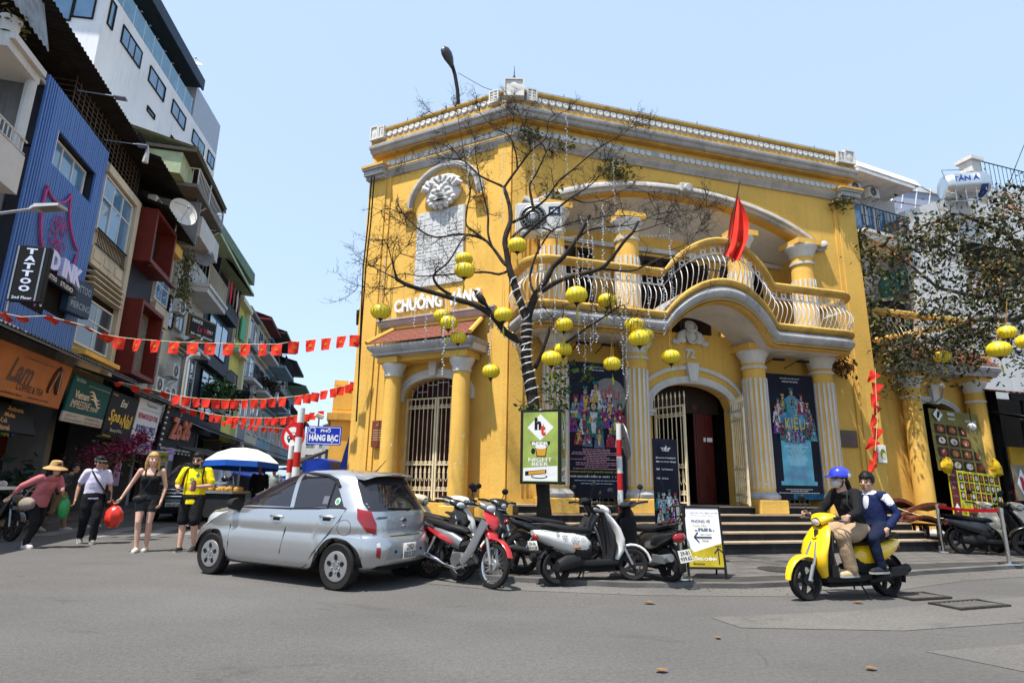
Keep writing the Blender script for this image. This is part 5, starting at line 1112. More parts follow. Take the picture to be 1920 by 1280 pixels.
def food(q_list,x,z,w_,h,k,y=-.008):
 R_=random.Random(k);q_list[0].box(x,x+w_,y+.003,y+.005,z,z+h)
 cx_,cz=x+w_/2,z+h/2
 m=R_.randrange(3)
 q_list[1+m].add([(cx_+w_*.36*cos(a),y-.001,cz+h*.36*sin(a))for a in[2*pi*i/9 for i in range(9)]],[tuple(range(9))[::1]])
 for _ in range(5):
  a=R_.uniform(0,6.3);r=R_.uniform(0,.25);s=R_.uniform(.05,.12)*w_;ii=R_.randrange(1,6)
  c_=(cx_+w_*r*cos(a),cz+h*r*sin(a));q_list[ii].add([(c_[0]+s*cos(b),y-.002-.0004*_,c_[1]+s*sin(b))for b in[2*pi*i/6 for i in range(6)]],[tuple(range(6))])
FOODC=[('food_dark',(.045,.02,.015)),('plate_white',(.55,.53,.48)),('food_orange',(.38,.10,.03)),('food_red',(.28,.03,.02)),('food_green',(.06,.16,.03)),('food_yellow',(.45,.30,.06))]
def food_grid(t,x0,z0,nx,nz,dx,dz,fx,fz,seed,skip=()):
 qs=[MB()for _ in FOODC]
 for j in range(nz):
  for i in range(nx):
   if(i,j)in skip:continue
   food(qs,x0+dx*i,z0+dz*j,fx,fz,seed+17*i+131*j)
 for q_,(n_,c_)in zip(qs,FOODC):q_.build('food_picture',pm(n_,c_),t,ang=0,kind='stuff')
t=thing('menu_banner','tall hanging menu sheet with rows of dish photos in the yellow gate arch','menu',rp(11.68,.02,1.85),A_R);t.rotation_euler=(rad(-4),rad(4),A_R)
q=MB();n=10;q.add([(x,.02*sin(2*x+z),z)for z in(0,.4,.8,1.2,1.65)for x in[1.72*i/n for i in range(n+1)]],[(11*r+c_,11*r+c_+1,11*r+c_+12,11*r+c_+11)for r in range(4)for c_ in range(n)]);q.build('sheet',mat('olive_menu_print',(.20,.165,.045),.5,var=.25,scale=3),t)
food_grid(t,.12,.06,4,4,.41,.31,.34,.25,5);q=MB();q.add([(.25,-.03,1.3),(.42,-.03,1.5),(.25,-.03,1.66),(.08,-.03,1.48)],[(0,1,2,3)]);q.build('diamond_mark',pm('notice_white',(.75,.75,.72)),t,ang=0)
q=MB();q.add([(.2,-.035,1.4),(.26,-.035,1.4),(.34,-.035,1.55),(.26,-.035,1.6),(.22,-.035,1.5)],[(0,1,2,3,4)]);q.build('mark_stroke',BLK,t,ang=0);lines(t,pm('sign_white',(.72,.72,.70)),[('BEER',.6,.85,1.55,.07),('NIGHT',.6,.85,1.42,.06),('HOTPOT',1.2,1.6,1.42,.08)],y=-.03)
t=thing('menu_board','lime yellow board with a grid of small dish photos and red side column','menu',rp(11.68,.28,.62),A_R);t.rotation_euler=(rad(-3),rad(4),A_R)
pbox(t,mat('lime_board',(.50,.47,.03),.5,var=.06),1.75,1.25,.04,'board');q=MB();q.box(0,.26,-.006,-.003,.0,1.25);q.build('side_column',mat('maroon_print',(.13,.02,.02),.5),t,ang=0)
food_grid(t,.32,.06,8,5,.176,.235,.135,.19,77,((0,0),(0,1),(1,1)));lines(t,pm('olive_dark_print',(.10,.09,.01)),[('LẨU',.3,.36,.38,.2,{'rot':pi/2}if 0 else{}),('CƠM',.3,.42,.2,.07)]);lines(t,pm('sign_red',(.45,.02,.03)),[('↑' if 0 else 'I',.55,.57,.40,.12)])
lines(t,pm('sign_white',(.72,.72,.70)),[('MENU',.04,.2,1.12,.06),('ĐỒ UỐNG',.03,.22,.95,.05),('BIA',.05,.18,.8,.06),('NƯỚC',.04,.2,.6,.05)])
q=MB();q.add([(.13,-.008,.2),(.22,-.008,.3),(.13,-.008,.42),(.05,-.008,.3)],[(0,1,2,3)]);q.build('diamond_mark',pm('notice_white',(.75,.75,.72)),t,ang=0)
q=MB()
for x in(.05,1.68):q.tube([(x,.03,-.55),(x,.03,0)],.02,5)
q.build('leg',BLK,t)
YBAG=mat('yellow_plastic',(.55,.36,.02),.45,var=.2,scale=4)
for x,lb in((11.72,'crumpled yellow plastic tied at the left lower corner of the menu sheet'),(13.42,'crumpled yellow plastic tied at the right lower corner of the menu sheet')):
 q=MB();R_=random.Random(int(x*10));q.ball((0,0,0),.17,9,7,None,(.8,.5,1.3));q.v=[(a+R_.uniform(-.035,.035),b+R_.uniform(-.03,.03),c_+R_.uniform(-.05,.05))for a,b,c_ in q.v];o=q.build('plastic_bundle',YBAG,None,rp(x,.25,1.95),ang=20);tag(o,lb,'plastic bag')
t=thing('globe_lamp','white globe bulb hanging in front of the menu sheet','lamp',rp(12.85,.2,3.0));q=MB();q.ball((0,0,0),.1,12,8);q.build('bulb',mat('lamp_white',(.7,.7,.68),.3),t);q=MB();q.tube([(0,0,.08),(0,0,.5)],.015,5);q.build('cord',BLK,t)
q=MB();q.cbox((0,0,0),(.26,.03,.44),b=.004);t=thing('poster','white poster with green and yellow round figure on the theatre end wall','poster',rp(9.78,.12,2.2),A_R);q.build('board',pm('notice_white',(.75,.75,.72)),t)
q=MB()
for k,(x,z,rx,rz_)in enumerate(((.02,.0,.09,.13),(.05,-.05,.06,.08))):q.k=k;q.add([(x+rx*cos(a),-.018-.001*k,z+rz_*sin(a))for a in[2*pi*i/16 for i in range(16)]],[tuple(range(16))])
q.build('figure_print',[pm('olive_green_print',(.16,.2,.03)),pm('pale_yellow_print',(.6,.58,.35))],t,ang=0)
ER=thing('eatery','dark open fronted eatery with sagging tin roof and photo sign at the right edge','eatery',rp(14.55,-.4),A_R)
q=MB();q.box(0,7,2.2,2.4,0,4.4);q.box(0,.25,0,2.2,0,4.2);q.build('wall',DARK,ER,ang=0)
q=MB();corrug(q,-.9,7,(-1.0,3.95),(1.6,4.55),36,.02);q.build('roof',mat('dull_red_tin',(.12,.05,.045),.7,var=.4,scale=3,streak=.5),ER,ang=60)
q=MB();q.box(-.6,7,-.95,-.9,3.75,3.93);q.tube([(.3,-.6,3.3),(.3,-.6,4.0)],.04,6);q.build('beam',BLK,ER,ang=0)
q=MB();q.add([(-.3,-1.0,3.32),(7,-1.0,3.32),(7,.0,3.55),(-.3,.0,3.55),(-.3,-1.0,3.22),(7,-1.0,3.22)],[(0,1,2,3),(4,5,1,0),(3,2,5,4)]);q.build('canopy',mat('grey_canopy',(.17,.18,.19),.6,var=.1),ER,ang=0)
q=MB();q.box(.2,7,-.62,-.55,2.62,3.24);q.build('sign_board',BLK,ER,ang=0)
qs=[MB()for _ in FOODC]
for i in range(5):food(qs,.35+1.05*i,2.82,.9,.4,40+i,-.63)
for q_,(n_,c_)in zip(qs,FOODC):q_.build('food_picture',pm(n_,c_),ER,ang=0)
lines(ER,pm('lime_print',(.40,.42,.02)),[('Mixed hotpot',.4,1.15,2.72,.1),('Roasted duck',1.5,2.3,2.72,.1),('Beef noodle',2.6,3.3,2.72,.1)],y=-.63)
q=MB();q.tube([(.8,-.7,2.5),(2.6,-.7,2.53)],.03,8);q.build('tube_lamp',mat('lamp_white',(.7,.7,.68),.3),ER)
q=MB();q.box(.1,1.25,-.2,-.15,1.9,2.55);q.build('yellow_panel',mat('amber_panel',(.45,.25,.01),.5,var=.1),ER,ang=0)
q=MB();q.box(-.25,.3,-.45,-.41,1.1,2.05);q.build('card_board',mat('tan_card',(.22,.18,.13),.7),ER,ang=0);q=MB();q.add([(.02,-.455,1.2),(.22,-.455,1.55),(.02,-.455,1.95),(-.18,-.455,1.55)],[(0,1,2,3)]);q.build('diamond_mark',pm('notice_white',(.75,.75,.72)),ER,ang=0);q=MB();q.add([(-.02,-.46,1.35),(.1,-.46,1.4),(.06,-.46,1.7),(-.06,-.46,1.75)],[(0,1,2,3)]);q.build('mark_stroke',pm('sign_red',(.45,.02,.03)),ER,ang=0)
q=MB()
for x in(1.2,1.55):q.prism([(x,.8),(x+.28,.8),(x+.22,1.4),(x+.06,1.4)],.9,1.0);q.ball((x+.14,.94,1.5),.09,8,6)
q.build('red_figures',mat('red_print',(.22,.02,.015),.6),ER);q=MB();q.cbox((2.1,.6,1.1),(.5,.06,.7),b=.03);q.cbox((2.1,.4,.75),(.5,.5,.06),b=.02);q.build('pink_seat',mat('pink_plastic',(.30,.10,.11),.5),ER)
q=MB()
for x in(-.5,.2,1):q.tube([(x,-.6,3.2),(x+.3,-.3,2.2)],.012,4)
q.build('cable',BLK,ER)
WH=thing('white_house','white house with blue window panes and dark balcony railing next to the theatre roof','house',pix(1592,560,20.5).xy.to_3d(),rad(24))
hz=pix(1640,430,20.5).z
wbox(WH,BEI2,0,3.4,0,6,0,12.6);q=MB();q.box(-.2,2.4,-1.0,.0,10.0,10.2);q.box(-.3,2.5,-1.1,.0,10.21,10.32);q.build('balcony',WHT,WH,ang=0)
railing(WH,-.2,2.4,-.98,10.33,.95,mat('navy_iron',(.02,.045,.09),.5),.2,'balcony_railing')
q=MB()
for k in range(7):
 for j in range(2):a=-.15+.36*k;q.box(a,a+.26,-.99,-.97,10.48+.4*j,10.5+.4*j);q.box(a+.12,a+.14,-.99,-.97,10.4,11.2);q.box(a,a+.02,-.99,-.97,10.48,10.9)
q.build('fretwork',mat('navy_iron',(.02,.045,.09)),WH,ang=0)
for x in(.1,.8,1.5,2.2):window(WH,x,x+.42,10.5,12.0,1,1,WHT,GLSB,y=-.05)
q=MB();q.prism([(-1.1,12.75),(0,12.9),(0,13.5),(-.9,13.1)],-.2,3.4,RZ(rad(90))@SCL(1,-1,1));q.build('roof',mat('white_roof',(.6,.6,.6),.8),WH,ang=0)
q=MB();q.box(-.3,2.9,-1.15,4,12.5,12.62);q.box(1.3,1.6,.3,.6,12.6,13.6);q.build('eaves',mat('white_roof',(.6,.6,.6)),WH,ang=0)
for i,(x,lb)in enumerate(((.3,'left of two grey air conditioners under the eaves of the white balcony house'),(1.3,'right of two grey air conditioners under the eaves of the white balcony house'))):p=WH.location+RZ(rad(24))@Vector((x,-.5,12.05));ac_unit(p,rad(24),lb,.7)
p=pix(1672,560,30);t=thing('grey_house','plain bluish grey gable wall far behind the balcony house','house',(p.x,p.y,0),rad(10));wbox(t,mat('blue_grey_wall',(.30,.33,.42),.85,var=.08),-1,5,0,6,0,17.6);wbox(t,WHT,-1.1,5.1,-.1,6,17.61,17.8,'coping')
p=pix(1625,560,21.5);t=thing('white_wall_house','large white rain stained wall with red tiled ridge behind the gate annex','house',(p.x+.9,p.y,0),rad(17));wbox(t,mat('white_stained_wall',(.50,.49,.47),.85,var=.15,scale=.6,streak=.6),0,9,0,6,0,10.6)
q=MB();q.prism([(-.2,10.6),(1.2,12.1),(4.2,12.1),(4.6,10.6)],.3,3.5);q.build('roof',mat('maroon_tile',(.17,.045,.04),.8,var=.3,scale=8),t,ang=0);q=MB();q.lathe([(.16,0),(.2,.1),(.08,.3),(.12,.45),(.02,.9)],12,TR(1.2,1.0,12.05));q.build('finial',mat('terracotta',(.35,.10,.05),.7),t)
q=MB();q.prism([(0,0),(1.3,.35),(1.3,1.4),(.7,1.0),(.3,1.05),(-.1,.5)],0,.12,TR(-1.4,-.9,8.0));q.build('torn_awning',mat('dark_green_awning',(.02,.06,.045),.8,var=.3),t,ang=0);q=MB();q.box(-1.3,-.2,-.7,-.1,6.6,8.0);q.build('dark_recess',DARK,t,ang=0)
p=pix(1765,560,21);t=thing('tank_house','white walled house with sloping parapet carrying the steel water tank','house',(p.x,p.y,0),rad(18));TWL=mat('white_parapet',(.55,.55,.54),.85,var=.1,scale=.8,streak=.6)
q=MB();q.prism([(-1.2,0),(9,0),(9,14.2),(5.0,13.6),(3.2,13.3),(-1.2,11.6)],0,.3);q.build('wall',TWL,t,ang=0);wbox(t,GRYW,-1.2,9,.32,7,0,11.4,'body');wbox(t,WHT,2.8,3.3,-.1,.4,13.2,14.5,'pier');wbox(t,WHT,2.7,3.4,-.2,.5,14.5,14.65,'pier_cap');railing(t,3.4,8.8,.1,13.5,1.2,mat('teal_rail',(.02,.12,.16),.5),.25,'railing',False)
wbox(t,DARK,1.5,6,-.05,.02,9.6,10.8,'dark_window')
TK=thing('water_tank','horizontal stainless steel water tank with blue lettering on the sloping white roof','water tank',pix(1768,352,21.3),0);a=pix(1846,346,21.0)-TK.location;d_=a.normalized();Rt=d_.to_track_quat('X','Z').to_matrix().to_4x4()
q=MB(Rt@RY(rad(90)));L_=a.length;r=.5;q.lathe([(.001,-.1),(r*.5,-.08),(r*.85,-.02),(r,.1),(r,.2),(r*1.02,.22),(r,.24),(r,L_-.4),(r*1.02,L_-.38),(r,L_-.36),(r,L_-.1),(r*.85,L_+.03),(r*.5,L_+.1),(.001,L_+.1)],28);q.build('tank',mat('tank_steel',(.60,.62,.63),.28,.9,var=.1),TK)
q=MB(Rt);write(q,'TÂN Á',.15,1.05,.12,.26,-.502,.03);q.build('lettering',pm('tank_blue',(.03,.06,.25)),TK,ang=0);q=MB(Rt@RY(rad(90)));q.lathe([(.52,L_-.33),(.515,L_-.12)],20,None,-1.2,.9);q.build('blue_band',pm('tank_blue',(.03,.06,.25)),TK)
q=MB(Rt@RY(rad(90)));q.lathe([(.17,L_+.09),(.2,L_+.12),(.25,L_+.09)],18);q.build('end_ring',STEEL,TK);q=MB(Rt)
for i in range(5):x=.2+i*.35;q.box(x-.02,x+.02,-.42,-.38,-.8,-.2);q.box(x-.02,x+.02,.3,.34,-.8,-.2)
q.box(.0,1.9,-.42,-.38,-.82,-.78);q.tube([(.0,-.3,.1),(-.1,-.3,.6),(.7,-.2,.6)],.02,5);q.lathe([(.14,.46),(.14,.56),(.001,.58)],12,TR(1.0,0,0));q.build('stand',GRYM,TK)
q=MB();R_=random.Random(2)
p0=pix(1690,430,24);
for k in range(5):q.tube([pix(1665+25*k,385+6*k,24),pix(1670+25*k,345+3*k,24)],.03,4)
for y0 in(350,375):q.tube([pix(1660,y0,24),pix(1780,y0+20,24)],.03,4)
q.tube([pix(1665,385,24),pix(1700,335,24),pix(1780,380,24)],.03,4);o=q.build('roof_frame',GRYM,None);tag(o,'bare steel roof frame in front of the bluish grey gable','steel frame')
# --- leafy tree at the right edge with orange blossom
RTREE=thing('leafy_tree','leafy dark green tree with orange blossom reaching in from the right edge','tree',(15.6,12.6,.1))
q=MB();base=RTREE.location;
def rl(px,py,Y):return pix(px,py,Y)-base
q.tube([(0,0,0),(-.05,0,1.8),(-.15,.1,3.6),rl(1985,560,12.6)],[.2,.16,.14,.11],10);q.build('trunk',mat('bark_grey',(.075,.062,.05),.9,var=.3,scale=5,bump=.4),RTREE)
BK=mat('bark_grey',(.075,.062,.05));limbs=[[(1985,560,12.6),(1900,520,12.4),(1840,490,12.2),(1760,440,12),(1690,480,11.9)],[(1985,560,12.6),(1890,440,12.6),(1800,400,12.6),(1740,420,12.7)],[(1985,560,12.6),(1900,600,12.2),(1820,600,12),(1740,640,12),(1690,650,12)],[(1900,520,12.4),(1850,560,12.2),(1760,540,12),(1660,460,12)],[(1985,560,12.6),(1920,420,12.8),(1880,350,13)]]
for l in limbs:q=MB();q.tube([rl(*p)for p in l],[.07*(1-.8*i/(len(l)-1))for i in range(len(l))],7);q.build('branch',BK,RTREE)
cl=[]
R_=random.Random(11)
for l in limbs:
 for i in range(len(l)-1):
  for u in(0,.33,.66):
   p=rl(*l[i]).lerp(rl(*l[i+1]),u);
   if p.x+base.x<13.4+.0 or 1:cl.append((p.x+R_.uniform(-.2,.2),p.y+R_.uniform(-.4,.4),p.z+R_.uniform(-.3,.35),R_.uniform(.35,.62)))
cl+=[(*rl(px,py,12.1+R_.uniform(-.3,.5)),.5)for px,py in((1665,470),(1720,500),(1780,520),(1830,540),(1700,560),(1760,590),(1850,600),(1800,470),(1880,470),(1900,380),(1860,420),(1740,440),(1690,430),(1800,640),(1880,560),(1910,480),(1760,690),(1830,680))]
DKL=mat('leaf_dark_olive',(.034,.040,.017),.75,var=.5,scale=6)
leafcloud('crown',RTREE,DKL,cl,3600,1.0,.13,21,.8,hang=.5);leafcloud('young_leaves',RTREE,OLV,cl,2400,1.1,.115,22,.8,hang=.4);leafcloud('blossom',RTREE,mat('orange_blossom',(.50,.17,.03),.7,var=.4,scale=8),[c_ for i,c_ in enumerate(cl)if i%3==0],900,.9,.075,23,.7)
def twigs(name,parent,cl,n,m,seed,L_=.5,r=.007):
 R_=random.Random(seed);q=MB()
 for _ in range(n):
  c_=R_.choice(cl);p=Vector(c_[:3])+Vector((R_.gauss(0,.3),R_.gauss(0,.3),R_.gauss(0,.3)))*c_[3];d=Vector((R_.uniform(-1,1),R_.uniform(-1,1),R_.uniform(-.7,.9))).normalized()*L_*R_.uniform(.5,1.2);b=Vector((R_.uniform(-1,1),R_.uniform(-1,1),R_.uniform(-1,1)))*L_*.2
  q.tube([p,p+d*.5+b,p+d],[r,r*.7,r*.3],4)
 return q.build(name,m,parent,kind='stuff')
twigs('twigs',RTREE,cl,420,BK,31,.8)
CL=thing('climbing_plant','climber with orange flowers tumbling over the gate porch roof','climber',rp(11.2,.5,4.4));c2=[(x,y,z,.5)for x,y,z in((0,0,.2),(.4,-.1,.6),(-.2,.1,.8),(.8,-.1,.4),(.3,.2,1.1),(1.3,0,.9),(1.9,.1,.8),(2.6,.1,.6),(3.0,.1,.3),(3.1,0,-.2),(-.5,.2,.3),(-.4,.3,-.3))]
leafcloud('foliage',CL,DKL,c2,1900,1,.1,41,.9);leafcloud('young_leaves',CL,GRNL,c2,700,1,.09,42,.9);leafcloud('blossom',CL,mat('orange_blossom',(.50,.17,.03)),c2[:6],130,.9,.09,43,.8);twigs('stems',CL,c2,130,BK,44,.6)
CF=thing('corner_fern','ferns growing down the theatre edge beside the annex terrace','fern',rp(10.15,-.1,5.2));leafcloud('fronds',CF,OLV,[(0,0,z,.3)for z in(0,.5,1.2,2.0,2.6,3.0)]+[(.4,.1,2.3,.35),(.3,0,.3,.35)],900,1,.17,45,1.4,hang=.3);twigs('stems',CF,[(0,0,z,.3)for z in(.2,1,2,3)],40,BK,46,.5)
for(M_,x,z,n_,lb,sp_)in((MR,.35,9.25,160,'tuft of weeds on the cornice near the theatre corner',.22),(MR,2.55,8.75,260,'dry weeds growing on top of the big arch',.3),(MR,9.35,8.95,120,'weed tuft under the cornice at the right end',.18),(MR,8.75,4.35,200,'brown hanging fern under the right end of the balcony',.25),(MR,1.2,9.2,60,'small weed on the lower cornice right of the corner',.14),(MR,.9,7.8,90,'small weeds beside the first balcony column head',.2)):
 p=PC+M_@Vector((x,-.2,z));t=thing('weed_tuft',lb,'weed',p,0,'weeds growing on the theatre front');leafcloud('leaves',t,OLV if 'brown' not in lb else mat('brown_fern',(.11,.05,.02),.8,var=.3),[(0,0,0,sp_),(.15,0,.05,sp_),(-.12,0,.06,sp_)],n_,1,.13,int(x*10),1.0,hang=-.3 if 'brown' not in lb else.8)
 # ---------- bare street tree in front of the corner
BARK=mat('bark_dark',(.036,.030,.026),.9,var=.4,scale=6,bump=.7,bscale=14)
TY=10.3
TREE=thing('bare_street_tree','bare dark street tree with forked trunk and wide twiggy crown before the theatre corner','tree',(pix(1020,1000,TY).x,TY,.1))
tb_=TREE.location
LIM=[('trunk',[(1021,1045,0),(1020,960,0),(1016,890,0),(1006,800,0),(996,730,0),(987,680,0),(986,640,0),(989,600,0)],.205,.135),('branch',[(989,600,0),(973,559,0),(956,506,.0),(950,474,0),(947,447,0),(957,415,.05),(955,385,.1),(945,352,.15)],.12,.055),('branch',[(989,598,0),(1003,556,-.05),(1024,525,-.1),(1037,500,-.15),(1057,481,-.2),(1083,446,-.3),(1106,403,-.4)],.12,.045),('branch',[(1007,552,-.05),(1041,530,-.2),(1074,518,-.4),(1125,504,-.6),(1149,481,-.7),(1172,450,-.75),(1186,436,-.8),(1197,415,-.8)],.085,.035),('branch',[(1125,504,-.6),(1184,508,-.7),(1215,495,-.8),(1260,480,-.9),(1320,505,-1.0)],.035,.008),('branch',[(986,650,0),(976,640,-.05),(947,622,-.1),(925,593,-.2),(891,572,-.3),(851,560,-.4),(803,546,-.5),(766,535,-.6),(742,522,-.65)],.115,.05),('branch',[(742,522,-.65),(722,512,-.7),(700,500,-.75),(680,488,-.8)],.022,.006),('branch',[(760,536,-.6),(735,541,-.7),(705,541,-.8),(672,535,-.9)],.02,.006),('branch',[(742,520,-.65),(735,490,-.7),(725,455,-.75),(716,450,-.8)],.022,.006),('branch',[(745,520,-.65),(738,495,-.6),(750,475,-.6),(765,460,-.6)],.018,.005),('branch',[(846,553,-.4),(825,540,-.45),(813,522,-.5),(818,510,-.5),(840,492,-.5),(860,460,-.5),(868,446,-.5)],.05,.015),('branch',[(956,506,0),(936,514,.05),(907,510,.1),(846,514,.2),(793,518,.3),(760,512,.4)],.05,.012),('branch',[(956,500,0),(944,492,.0),(925,466,.1),(904,447,.2),(862,439,.3),(819,445,.4),(787,431,.5),(755,400,.6)],.065,.018),('branch',[(787,431,.5),(765,425,.5),(740,410,.5),(715,395,.5)],.012,.004),('branch',[(922,462,.1),(915,437,.1),(915,400,.15),(906,365,.2),(899,330,.2),(893,300,.2),(890,260,.2)],.04,.01),('branch',[(908,449,.15),(890,435,.2),(874,421,.2),(876,390,.2),(882,360,.2),(878,330,.2),(872,300,.2),(862,240,.2),(855,200,.2)],.04,.008),('branch',[(945,352,.15),(960,330,.1),(970,317,.1),(985,297,0),(1000,279,-.1),(1024,258,-.2),(1030,222,-.3),(1064,208,-.4)],.045,.008),('branch',[(945,352,.15),(937,347,.15),(902,331,.2),(885,315,.25),(865,300,.3),(838,297,.35)],.045,.012),('branch',[(865,300,.3),(850,280,.3),(838,265,.3),(834,240,.3),(822,220,.3),(805,210,.3)],.025,.005),('branch',[(850,285,.3),(830,270,.3),(800,268,.3),(770,280,.3),(755,300,.3)],.018,.004),('branch',[(970,317,.1),(968,291,.1),(957,258,.1),(945,248,.1),(928,242,.15),(907,221,.2),(897,205,.2)],.032,.006),('branch',[(957,258,.1),(962,235,.1),(963,215,.05)],.014,.004),('branch',[(961,417,.05),(985,405,-.05),(1000,392,-.1),(1024,373,-.2),(1047,340,-.3),(1071,321,-.4),(1106,291,-.5),(1135,270,-.5),(1164,254,-.6),(1188,235,-.6)],.05,.006),('branch',[(1000,392,-.1),(996,370,-.1),(993,347,-.1),(1003,330,-.1),(1012,312,-.15),(1024,285,-.2),(1029,280,-.2)],.045,.016),('branch',[(1024,287,-.2),(1017,270,-.2),(1000,258,-.2),(989,249,-.2),(980,232,-.2),(975,218,-.2),(970,200,-.2),(964,190,-.2)],.028,.006),('branch',[(1037,434,-.2),(1020,428,-.1),(1000,423,0),(980,428,0),(960,445,0)],.03,.04),('branch',[(1012,415,-.2),(1047,389,-.3),(1071,371,-.4),(1100,352,-.5),(1117,338,-.5),(1130,315,-.6),(1138,300,-.6)],.04,.006),('branch',[(960,470,0),(985,440,-.1),(1012,415,-.2)],.045,.04),('branch',[(1006,552,0),(998,541,.05),(994,518,.1),(1003,483,.1),(1015,460,.1),(1033,434,.1),(1050,425,.1),(1080,415,.1),(1113,410,0),(1153,404,-.1),(1211,408,-.2),(1258,418,-.3)],.045,.006),('branch',[(1083,446,-.3),(1110,430,-.3),(1150,425,-.3),(1190,420,-.35),(1235,400,-.4),(1275,395,-.4)],.03,.006),('branch',[(1071,371,-.4),(1100,380,-.4),(1140,372,-.4),(1180,352,-.4),(1215,362,-.4)],.022,.004),('branch',[(1186,436,-.8),(1215,428,-.8),(1260,412,-.8),(1300,395,-.8),(1325,388,-.8)],.02,.004),('branch',[(1255,470,-.9),(1290,455,-.9),(1310,430,-.9),(1315,420,-.9)],.012,.004),('branch',[(1003,690,.05),(1018,655,-.1),(1032,612,-.2)],.06,.045),('branch',[(1018,668,-.05),(1065,640,-.3),(1100,615,-.4),(1146,585,-.6)],.05,.022),('branch',[(1146,585,-.6),(1120,585,-.6),(1080,590,-.6),(1045,600,-.6)],.012,.003),('branch',[(1140,590,-.6),(1160,598,-.6),(1185,600,-.6)],.012,.004),]
rt=random.Random(9);NODES=[]
twg=MB();cnt=0
def twig(p,d,L_,r,lev):
 global cnt
 cnt+=1;pts=[p];cur=p.copy();dd=d.copy();n=4
 for i in range(n):
  dd=(dd+Vector((rt.gauss(0,.22),rt.gauss(0,.22),rt.gauss(0,.2)+.04))).normalized();cur=cur+dd*(L_/n);pts.append(cur.copy())
 twg.tube(pts,[r*(1-.75*i/n)for i in range(n+1)],3 if lev else 4,caps=False)
 if lev<2:
  for i in range(1,n+1):
   for _ in range(2 if lev==0 else 1):
    if rt.random()<(.85 if lev==0 else.75):
     o=Vector((rt.uniform(-1,1),rt.uniform(-.6,.6),rt.uniform(-.8,1))).normalized();twig(pts[i],(dd*.6+o*.8).normalized(),L_*rt.uniform(.35,.6),max(.0028,r*.55),lev+1)
for nm,pts,r0_,r1_ in LIM:
 P=[pix(x,y,TY+dz)-tb_ for x,y,dz in pts]
 Q_=[P[0]]
 for i in range(len(P)-1):
  a,b=P[max(0,i-1)],P[i];c_,d_=P[i+1],P[min(len(P)-1,i+2)]
  for u in(.33,.66,1.0):Q_.append(.5*((2*b)+(c_-a)*u+(2*a-5*b+4*c_-d_)*u*u+(3*b-a-3*c_+d_)*u**3))
 n=len(Q_);R__=[max(.0045,.64*lerp(r0_,r1_,(i/(n-1))**.8)*rt.uniform(.9,1.1))for i in range(n)];R__[0]*=1.25 if nm=='trunk' else 1
 q=MB();q.tube(Q_,R__,12 if r0_>.1 else 8 if r0_>.03 else 6);q.build(nm,BARK,TREE)
 if nm=='branch' and r1_<.03:
  NODES+=Q_[n//2:]
  for i in range(max(1,n//3),n):
   k=1 if R__[i]>.026 else 2
   for _ in range(k):
    if rt.random()<.42:
     o=Vector((rt.uniform(-1,1),rt.uniform(-.7,.7),rt.uniform(-.7,1))).normalized();d=(Q_[i]-Q_[i-1]).normalized();twig(Q_[i],(d*.5+o).normalized(),rt.uniform(.22,.52),rt.uniform(.006,.010),0)
  d=(Q_[-1]-Q_[-2]).normalized()
  for _ in range(3):twig(Q_[-1],(d+Vector((rt.gauss(0,.5),rt.gauss(0,.4),rt.gauss(0,.5)))).normalized(),rt.uniform(.22,.42),max(.005,r1_*.8),0)
twg.build('twigs',BARK,TREE,kind='stuff')
q=MB(TR(*(pix(1011,551,TY-.14)-tb_))@RX(rad(70)));q.lathe([(.001,0),(.04,0),(.045,-.05)],12);q.build('cut_stub',mat('cut_wood',(.45,.22,.08),.8,var=.3,scale=9),TREE)
sh=thing('leafy_shoot','green leafy shoots sprouting from the trunk above the beer sign','shoots',pix(1040,740,TY-.1));sc_=[(*(pix(x,y,TY-.1)-sh.location),.16)for x,y in((1030,730),(1045,745),(1035,760),(1055,730),(1040,700),(1075,690),(1060,700),(1100,700),(1055,765))]
leafcloud('foliage',sh,GRNL,sc_,170,1,.12,51,1);twigs('stems',sh,sc_,40,BARK,52,.4)
sh=thing('leafy_shoot','few small leaves at the top left corner of the beer sign','shoots',pix(985,765,TY-.25));leafcloud('foliage',sh,GRNL,[(0,0,0,.12),(.15,0,.02,.12)],40,1,.09,53);twigs('stems',sh,[(0,0,0,.12)],10,BARK,54,.25)
CORD=mat('white_cord',(.62,.62,.62),.5,var=.05)
def wrap(pts,r,turns,name,label):
 P=[pix(x,y,TY)for x,y in pts];n=int(turns*14);q=MB();out=[]
 for i in range(n+1):
  u=i/n*(len(P)-1);k=min(int(u),len(P)-2);c_=P[k].lerp(P[k+1],u-k);d=(P[k+1]-P[k]).normalized();a_=d.cross(Vector((0,1,0))).normalized();b_=d.cross(a_)
  rr_=lerp(r[0],r[1],i/n)+.012;an=2*pi*turns*i/n+.5*sin(i*.7);out.append(c_+a_*rr_*cos(an)+b_*rr_*sin(an))
 q.tube(out,.011,5);o=q.build(name,CORD,None);tag(o,label,'light cord','white cords wound on the tree')
wrap([(1006,800),(996,730),(987,680),(986,640),(989,600)],(.122,.10),13,'tree_light_cord','white light cord wound round the main trunk of the bare tree');wrap([(983,655),(947,622),(925,593)],(.076,.062),9,'tree_light_cord','white light cord wound round the low left limb');wrap([(989,600),(973,559),(958,512)],(.082,.068),5,'tree_light_cord','white light cord wound round the steep upper limb')
